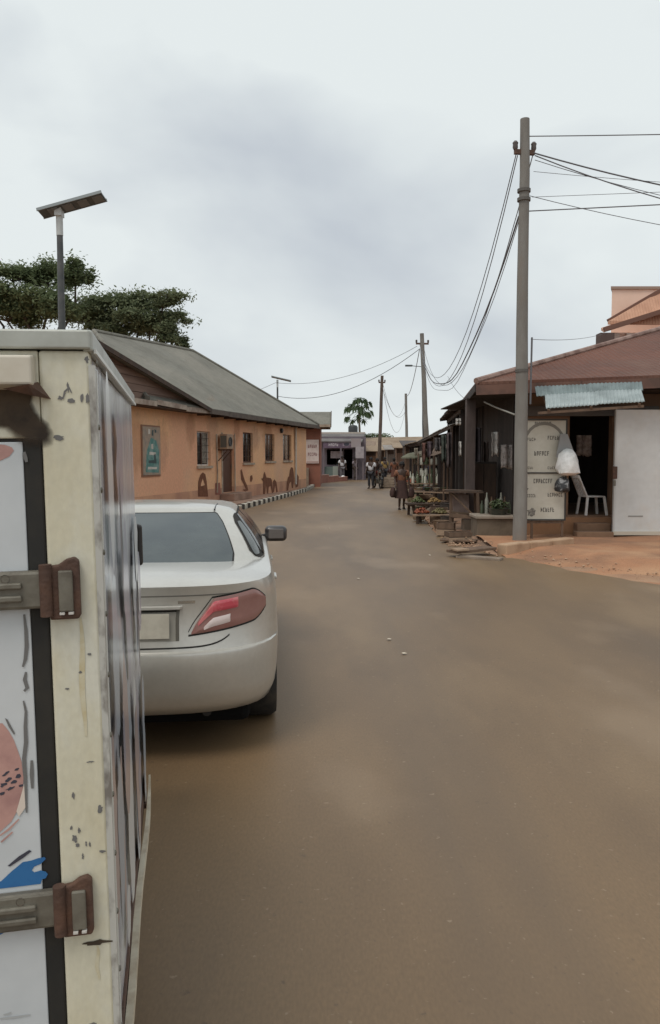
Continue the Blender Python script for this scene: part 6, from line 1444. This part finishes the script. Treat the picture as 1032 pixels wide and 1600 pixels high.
# wires to the right
def rw(px, py, dz, sag, label, r, e=0.0):
    a = A(px, py, Y1); wire(a, (24, 15+e, a.z+dz), sag, label, r, 40)
rw(826, 213, .25, .16, 'topmost wire running right from the corner pole', .018)
rw(834, 239, 0, 1.55, 'thick sagging wire running right from the corner pole insulator', .026, .2)
rw(836, 243, .9, 2.35, 'deepest sagging wire running right from the corner pole', .02, -.2)
rw(834, 268, -.2, .55, 'thin pale wire running right below the insulators', .009, .1)
rw(832, 308, .5, .02, 'thin rising wire running right from the pole clamp', .009, .4)
rw(825, 330, .6, .02, 'level wire running right from the middle of the corner pole', .02)
rw(828, 306, -.2, 1.35, 'lowest drooping wire running right from the corner pole', .012, -.1)
rw(836, 250, .2, 1.75, 'thin tangled wire beside the thick sagging one', .012, .3)
wire(A(830, 530, Y1), A(948, 520, 29), 0.1, 'house service wire from the corner pole to the peach house', 0.010)
# wires from the leaning pole to the left
wire(A(652, 541, Y2), A(431, 598, 53), 0.7, 'upper wire from the leaning pole to the distant solar light', 0.02)
wire(A(655, 546, Y2), A(434, 619, 53), 1.0, 'lower wire from the leaning pole to the distant solar light', 0.028)
wire(A(431, 598, 53), A(250, 640, 75), 0.6, 'wire running left from the distant solar light behind the roof', 0.02)
# far spans
for k, (py, q, sg) in enumerate([(597, 622, 2.2), (602, 632, 3.2), (607, 640, 1.4)]):
    wire(A(598, py, 60), A(635, q, 84), sg, ['top', 'middle', 'bottom'][k]+' slack wire between the thin brown pole and the farthest pole', 0.02)
wire(A(656, 545, Y2), A(635, 618, 84), 0.8, 'heavy twisted cable from the leaning pole to the farthest pole', 0.035)
# ================================================================ people and motorcycle
M_skin = mat('skin', (0.060, 0.034, 0.024), 0.55)
M_hair = mat('hair', (0.012, 0.011, 0.011), 0.8)
def skin_mesh(name, verts, edges, radii, m, parent, sub=1):
    me = bpy.data.meshes.new(name); me.from_pydata([tuple(v) for v in verts], edges, [])
    o = bpy.data.objects.new(name, me); COL.objects.link(o)
    o.modifiers.new('s', 'SKIN')
    for i, r in enumerate(radii):
        sv = me.skin_vertices[0].data[i]; sv.radius = r if isinstance(r, tuple) else (r, r); sv.use_root = (i == 0)
    su = o.modifiers.new('d', 'SUBSURF'); su.levels = sub; su.render_levels = sub
    bpy.context.view_layer.update(); dg = bpy.context.evaluated_depsgraph_get()
    nm = bpy.data.meshes.new_from_object(o.evaluated_get(dg)); o.modifiers.clear(); o.data = nm; nm.materials.clear(); nm.materials.append(m); nm.shade_smooth()
    o.parent = parent; bpy.data.meshes.remove(me); return o
def person(loc, rz, label, J, top, bottom, topm, botm, skirt=None, hair='short', sc=1.0):
    """J: joints in metres for a 1.72 m adult, facing -Y"""
    o = empty('person', loc, rz, label, 'person'); o.scale = (sc, sc, sc)
    names = ['pelvis', 'waist', 'chest', 'neck', 'head0', 'head1', 'head2', 'shL', 'elL', 'wrL', 'haL', 'shR', 'elR', 'wrR', 'haR', 'hipL', 'knL', 'anL', 'toL', 'hipR', 'knR', 'anR', 'toR']
    V = [Vector(J[n]) for n in names]; ix = {n: i for i, n in enumerate(names)}
    rad = dict(pelvis=(.15, .11), waist=(.13, .10), chest=(.16, .115), neck=.055, head0=.075, head1=.092, head2=.07, shL=.06, elL=.045, wrL=.032, haL=.036, shR=.06, elR=.045, wrR=.032, haR=.036, hipL=.088, knL=.06, anL=.042, toL=.04, hipR=.088, knR=.06, anR=.042, toR=.04)
    E = [('pelvis', 'waist'), ('waist', 'chest'), ('chest', 'neck'), ('neck', 'head0'), ('head0', 'head1'), ('head1', 'head2'), ('chest', 'shL'), ('shL', 'elL'), ('elL', 'wrL'), ('wrL', 'haL'), ('chest', 'shR'), ('shR', 'elR'), ('elR', 'wrR'), ('wrR', 'haR'), ('pelvis', 'hipL'), ('hipL', 'knL'), ('knL', 'anL'), ('anL', 'toL'), ('pelvis', 'hipR'), ('hipR', 'knR'), ('knR', 'anR'), ('anR', 'toR')]
    # fingers as short chains rooted in the palm
    V2 = list(V); R2 = [rad[n] for n in names]; E2 = [(ix[a], ix[b]) for a, b in E]
    for s_ in 'LR':
        h = V[ix['ha'+s_]]; w = V[ix['wr'+s_]]; d = (h-w).normalized(); sd_ = d.cross(Vector((0, 1, 0.2))).normalized()
        for k in range(5):
            off = sd_*(k-1.5)*0.018 if k < 4 else sd_*0.05
            st_ = len(V2); V2 += [h+off+d*.03, h+off*1.1+d*(.085 if k < 4 else .05)+Vector((0, -.015, 0))]; R2 += [.011, .009]; E2 += [(ix['ha'+s_], st_), (st_, st_+1)]
    skin_mesh('body', V2, E2, R2, M_skin, o)
    def sub(nl, el, grow, m, nm, cut=None):
        vv = []; rr_ = []; mp_ = {}
        for n in nl:
            mp_[n] = len(vv); p = V[ix[n]].copy(); vv.append(p); r = rad[n]; r = r if isinstance(r, tuple) else (r, r); rr_.append((r[0]+grow, r[1]+grow))
        if cut:
            for (n, f, t) in cut:
                mp_[n] = len(vv); vv.append(V[ix[f]].lerp(V[ix[n]], t)); r = rad[n]; r = r if isinstance(r, tuple) else (r, r); rr_.append((r[0]+grow*1.6+.012, r[1]+grow*1.6+.012))
        return skin_mesh(nm, vv, [(mp_[a], mp_[b]) for a, b in el], rr_, m, o)
    sub(['chest', 'waist', 'pelvis', 'shL', 'shR'], [('chest', 'waist'), ('waist', 'pelvis'), ('chest', 'shL'), ('chest', 'shR'), ('shL', 'elL'), ('shR', 'elR')], .022, topm, top, cut=[('elL', 'shL', .7), ('elR', 'shR', .7)])
    if skirt is None:
        sub(['pelvis', 'hipL', 'hipR', 'knL', 'knR'], [('pelvis', 'hipL'), ('pelvis', 'hipR'), ('hipL', 'knL'), ('knL', 'anL'), ('hipR', 'knR'), ('knR', 'anR')], .018, botm, bottom, cut=[('anL', 'knL', .9), ('anR', 'knR', .9)])
    else:
        pel = V[ix['pelvis']]; mb = MB(); n = 18; vs = []
        for j in range(7):
            t = j/6; z = pel.z+.12-(pel.z+.12-skirt)*t; c = pel.lerp((V[ix['knL']]+V[ix['knR']])/2, t)
            for k in range(n):
                a = 2*math.pi*k/n; r = .165+.10*t+.02*t*math.sin(5*a); vs.append((c.x+r*math.cos(a), c.y+r*.8*math.sin(a), z))
        mb.add(vs, [(i*n+k, i*n+(k+1) % n, (i+1)*n+(k+1) % n, (i+1)*n+k) for i in range(6) for k in range(n)])
        mb.build(bottom, botm, o, smooth=True)
    h0, h1, h2 = V[ix['head0']], V[ix['head1']], V[ix['head2']]
    hm = MB(); n = 14; vs = []
    for j in range(7):
        a = math.pi/2*(1-j/4.2); 
        for k in range(n):
            b = 2*math.pi*k/n; fr = 0.55 if math.sin(b) < -.3 and j > 3 else 1
            if j > 4 and math.sin(b) < -.2: a2 = math.pi/2*(1-4/4.2)
            else: a2 = a
            vs.append(h1+Vector((.105*math.cos(a2)*math.cos(b), .118*math.cos(a2)*math.sin(b)+.012, .03+.125*math.sin(a2))))
    hm.add(vs, [(i*n+k, i*n+(k+1) % n, (i+1)*n+(k+1) % n, (i+1)*n+k) for i in range(6) for k in range(n)]); hm.build('hair', M_hair, o, smooth=True)
    # face: nose, eyes and ears
    nz_ = MB(); nz_.add([h1+Vector((0, -.10, .02)), h1+Vector((.018, -.095, -.03)), h1+Vector((-.018, -.095, -.03)), h1+Vector((0, -.122, -.028))], [(0, 1, 3), (0, 3, 2), (1, 2, 3)]); nz_.build('nose', M_skin, o)
    for q in (-1, 1):
        MB().lathe([(0, .01), (.012, .004), (.012, -.004), (0, -.01)], 8, Matrix.Translation(h1+Vector((q*.035, -.088, .012))) @ Matrix.Rotation(R(90), 4, 'X')).build('eye', M_hair, o)
        MB().lathe([(0, .012), (.022, .006), (.026, 0), (0, -.012)], 8, Matrix.Translation(h1+Vector((q*.098, .0, .0))) @ Matrix.Rotation(R(90), 4, 'Y')).build('ear', M_skin, o)
        # sandals
        t = V[ix['toL' if q < 0 else 'toR']]; a = V[ix['anL' if q < 0 else 'anR']]
        MB().bar((a.x, a.y+.04, a.z-.055), (t.x, t.y-.04, t.z-.03), .095, .03).build('sandal', M_hair, o, bevel=.008)
    return o
def stand(step=0.0, arms=0.15, bend=0.0):
    return dict(pelvis=(0, 0, .96), waist=(0, 0, 1.12), chest=(0, -.01-bend, 1.36), neck=(0, -.01-bend, 1.50), head0=(0, -.02-bend, 1.56), head1=(0, -.02-bend, 1.63), head2=(0, -.015-bend, 1.675),
                shL=(-.20, -bend, 1.41), elL=(-.26, .02, 1.13), wrL=(-.27, -.08-arms, .93), haL=(-.27, -.12-arms, .86), shR=(.20, -bend, 1.41), elR=(.26, .02, 1.13), wrR=(.27, -.05, .90), haR=(.27, -.07, .82),
                hipL=(-.09, 0, .90), knL=(-.10, -.03-step, .49), anL=(-.10, .02-step*.6, .09), toL=(-.11, -.12-step*.6, .045), hipR=(.09, 0, .90), knR=(.10, -.03+step*.4, .49), anR=(.10, .05+step, .10), toR=(.11, -.08+step, .045))
g1 = G(628, 796)
M_bt = mat('brown_top', (0.23, 0.10, 0.055), 0.9, (0.15, 0.065, 0.04), 9); M_ds = mat('dark_skirt', (0.065, 0.034, 0.028), 0.9, (0.045, 0.024, 0.02), 8)
person(g1, R(4), 'person in a brown top and dark knee skirt walking along the road edge', stand(.14, .12), 'blouse', 'skirt', M_bt, M_ds, skirt=.42, sc=0.93)
# loads carried at both sides
for q, lb in ((-1, 'dark bag in the left hand side of the walking person'), (1, 'dark bag in the right hand side of the walking person')):
    sack('hand_bag', (g1.x+q*.31, g1.y-.1, .60), .11, .13, .18, 30+q, M_ds, lb, 'bag')
g2 = G(535, 750)
person((g2.x, g2.y-.4, 0), R(10), 'person in a white shirt and grey trousers standing before the purple shop', stand(.05, .05), 'shirt', 'trousers', mat('white_shirt', (0.62, 0.62, 0.64), 0.9), mat('grey_trousers', (0.14, 0.13, 0.14), 0.9), sc=1.04)
sack('carrier_bag', (g2.x+.05, g2.y-.75, .17), .2, .15, .2, 44, M_bagw, 'white plastic bag on the road at the feet of the white shirted person', 'bag')
g2b = G(527, 749)
person((g2b.x, g2b.y+.3, 0), R(-60), 'person in dark green standing at the purple shop counter', stand(.0, .2), 'shirt', 'trousers', mat('green_shirt', (0.07, 0.10, 0.085), 0.9), mat('dark_trousers', (0.04, 0.04, 0.045), 0.9), sc=.98)
# motorcycle with rider
g3 = G(590, 763)
MC = empty('motorcycle', (g3.x, g3.y, 0), R(14), 'dark motorcycle parked with its rider at the end of the road', 'motorcycle')
def mwheel(y):
    w = MB().lathe([(.24, -.045), (.29, -.04), (.31, 0), (.29, .04), (.24, .045), (.24, -.045)], 24, Matrix.Translation((0, y, .31)) @ Matrix.Rotation(R(90), 4, 'Y')).build('wheel', M_tyre, MC, smooth=True)
    MB().lathe([(0, -.05), (.05, -.05), (.05, .05), (0, .05)], 10, Matrix.Translation((0, y, .31)) @ Matrix.Rotation(R(90), 4, 'Y')).build('hub', M_steel, w)
    for k in range(6):
        a = k*math.pi/3; MB().bar((0, y, .31), (0, y+.25*math.cos(a), .31+.25*math.sin(a)), .014).build('spoke', M_steel, w)
mwheel(-.62); mwheel(.62)
for q in (-1, 1): MB().tube([(q*.08, -.62, .31), (q*.09, -.42, .85), (q*.09, -.36, 1.0)], .022, 7).build('fork', M_steel, MC)
MB().tube([(0, -.38, .92), (0, -.1, .74), (0, .35, .70), (0, .62, .62)], .035, 7).build('frame', M_black, MC); MB().tube([(0, -.36, .86), (0, -.2, .4), (0, .3, .36), (0, .62, .31)], .028, 7).build('frame', M_black, MC)
MB().lathe([(0, -.28), (.1, -.24), (.15, -.05), (.14, .12), (.08, .26), (0, .28)], 12, Matrix.Translation((0, -.12, .86)) @ Matrix.Rotation(R(90), 4, 'X')).build('tank', mat('tank_red', (0.13, 0.02, 0.018), 0.3), MC, smooth=True)
MB().box(-.12, .12, .08, .72, .78, .87).build('seat', M_black, MC, bevel=.03); MB().box(-.13, .13, -.2, .2, .28, .55).build('engine', M_steel, MC, bevel=.03)
MB().tube([(-.36, -.28, 1.08), (-.2, -.36, 1.04), (.2, -.36, 1.04), (.36, -.28, 1.08)], .016, 7).build('handlebar', M_black, MC)
MB().lathe([(0, -.05), (.08, -.04), (.09, .02), (.05, .08), (0, .09)], 12, Matrix.Translation((0, -.48, .95)) @ Matrix.Rotation(R(-90), 4, 'X')).build('headlight', M_chrome, MC, smooth=True)
MB().tube([(.14, .0, .3), (.15, .4, .3), (.15, .8, .38)], .04, 8).build('exhaust', M_steel, MC, smooth=True)
for y in (-.62, .62): MB().add([(sx_*.06, y+.35*math.cos(a), .31+.35*math.sin(a)) for a in [R(40+k*14) for k in range(8)] for sx_ in (-1, 1)], [(2*k, 2*k+1, 2*k+3, 2*k+2) for k in range(7)]).build('mudguard', M_black, MC)
J = stand()
J.update(pelvis=(0, .25, .93), waist=(0, .22, 1.08), chest=(0, .12, 1.31), neck=(0, .08, 1.44), head0=(0, .06, 1.50), head1=(0, .05, 1.57), head2=(0, .05, 1.62), shL=(-.20, .1, 1.36), elL=(-.30, -.08, 1.16), wrL=(-.33, -.24, 1.10), haL=(-.33, -.30, 1.10), shR=(.20, .1, 1.36), elR=(.30, -.08, 1.16), wrR=(.33, -.24, 1.10), haR=(.33, -.30, 1.10),
         hipL=(-.12, .2, .88), knL=(-.25, -.22, .72), anL=(-.28, -.05, .32), toL=(-.29, -.2, .27), hipR=(.12, .2, .88), knR=(.25, -.22, .72), anR=(.28, .05, .10), toR=(.29, -.1, .045))
person((g3.x, g3.y, 0), R(14), 'person in a dark jacket sitting astride the motorcycle', J, 'jacket', 'trousers', mat('dark_jacket', (0.045, 0.04, 0.042), 0.9), mat('dark_trousers', (0.04, 0.04, 0.045)))
g4 = G(582, 764)
person((g4.x-.05, g4.y+.5, 0), R(-20), 'person in a white top and dark trousers standing beside the motorcycle', stand(.02, .1), 'shirt', 'trousers', mat('white_shirt', (0.62, 0.62, 0.64)), mat('dark_trousers', (0.04, 0.04, 0.045)), sc=1.0)
# pale baskets between motorcycle and walking person
for k, (px, py, lb) in enumerate([(607, 762, 'pale woven crate nearest the motorcycle'), (613, 757, 'pale sack crate stacked behind the nearest crate')]):
    q = G(px, py); bk = empty('crate', (q.x, q.y, 0), 0, lb, 'crate', 'pale crates on the road edge')
    for j in range(4):
        for (x0, x1, y0, y1) in ((-.33, .33, -.25, -.22), (-.33, .33, .22, .25), (-.33, -.30, -.22, .22), (.30, .33, -.22, .22)): MB().box(x0, x1, y0, y1, .04+j*.15, .16+j*.15).build('slat', mat('crate_pale', (0.40, 0.32, 0.24), 0.9, (0.3, 0.23, 0.17), 5), bk)
    MB().box(-.3, .3, -.22, .22, .02, .05).build('base', M_palewood, bk)
    for x in (-.29, .29):
        for y in (-.21, .21): MB().bar((x, y, 0), (x, y, .62), .03).build('corner_post', M_wood, bk)
# litter on the road
rl = random.Random(6)
for k, (px, py) in enumerate([(632, 1022), (608, 1000), (515, 826), (424, 884), (672, 868), (560, 905)]):
    q = G(px, py, .004); pts = [(q.x+.028*math.cos(a)*rl.uniform(.5, 1.1), q.y+.03*math.sin(a)*rl.uniform(.5, 1.2), .006+rl.uniform(0, .014)) for a in [j*1.05 for j in range(6)]]
    mb = MB(); mb.add(pts+[(q.x, q.y, .022)], [(j, (j+1) % 6, 6) for j in range(6)])
    tag(mb.build('paper_scrap', mat('scrap', (0.55, 0.48, 0.38), 0.9)), ['scrap of pale litter nearest the camera on the road', 'scrap of pale litter just beyond the nearest one', 'scrap of pale litter in the middle of the far road', 'scrap of pale litter beside the car door', 'scrap of pale litter beside the nearest plank', 'scrap of pale litter in the middle of the near road'][k], 'litter', 'scraps of litter on the road')

g5 = G(616, 758)
person((g5.x, g5.y, 0), R(200), 'person in a rust coloured wrapper walking away between the crates and kiosks', stand(.1, .05), 'blouse', 'wrapper', mat('rust_top', (0.22, 0.09, 0.05), 0.9), mat('rust_wrapper', (0.16, 0.07, 0.05), 0.9), skirt=.2, sc=.97)
g6 = G(603, 757)
person((g6.x, g6.y+1, 0), R(30), 'person in a yellow ochre shirt standing behind the motorcycle', stand(.03, .1), 'shirt', 'trousers', mat('ochre_shirt', (0.35, 0.23, 0.08), 0.9), mat('dark_trousers', (0.04, 0.04, 0.045)), sc=1.0)
g7 = G(661, 774)
person((g7.x+.25, g7.y+.3, 0), R(-70), 'trader in a dark blue dress standing behind the bottle table', stand(.0, .25), 'blouse', 'skirt', mat('navy_top', (0.04, 0.05, 0.09), 0.9), mat('navy_skirt', (0.035, 0.04, 0.075), 0.9), skirt=.3, sc=.95)
g8 = G(556, 751)
person((g8.x, g8.y+1.5, 0), R(50), 'person in a grey striped top at the meter box', stand(.04, .08), 'shirt', 'trousers', mat('mauve_shirt', (0.26, 0.22, 0.24), 0.9), mat('brown_trousers', (0.09, 0.07, 0.06), 0.9), sc=.99)
MC2 = copy_tree(MC); q = G(597, 757); MC2.location = (q.x+.6, q.y+1.5, 0); MC2.rotation_euler = (0, 0, R(-35)); MC2['label'] = 'second dark motorcycle standing without a rider behind the first'; MC['group'] = MC2['group'] = 'motorcycles at the end of the road'
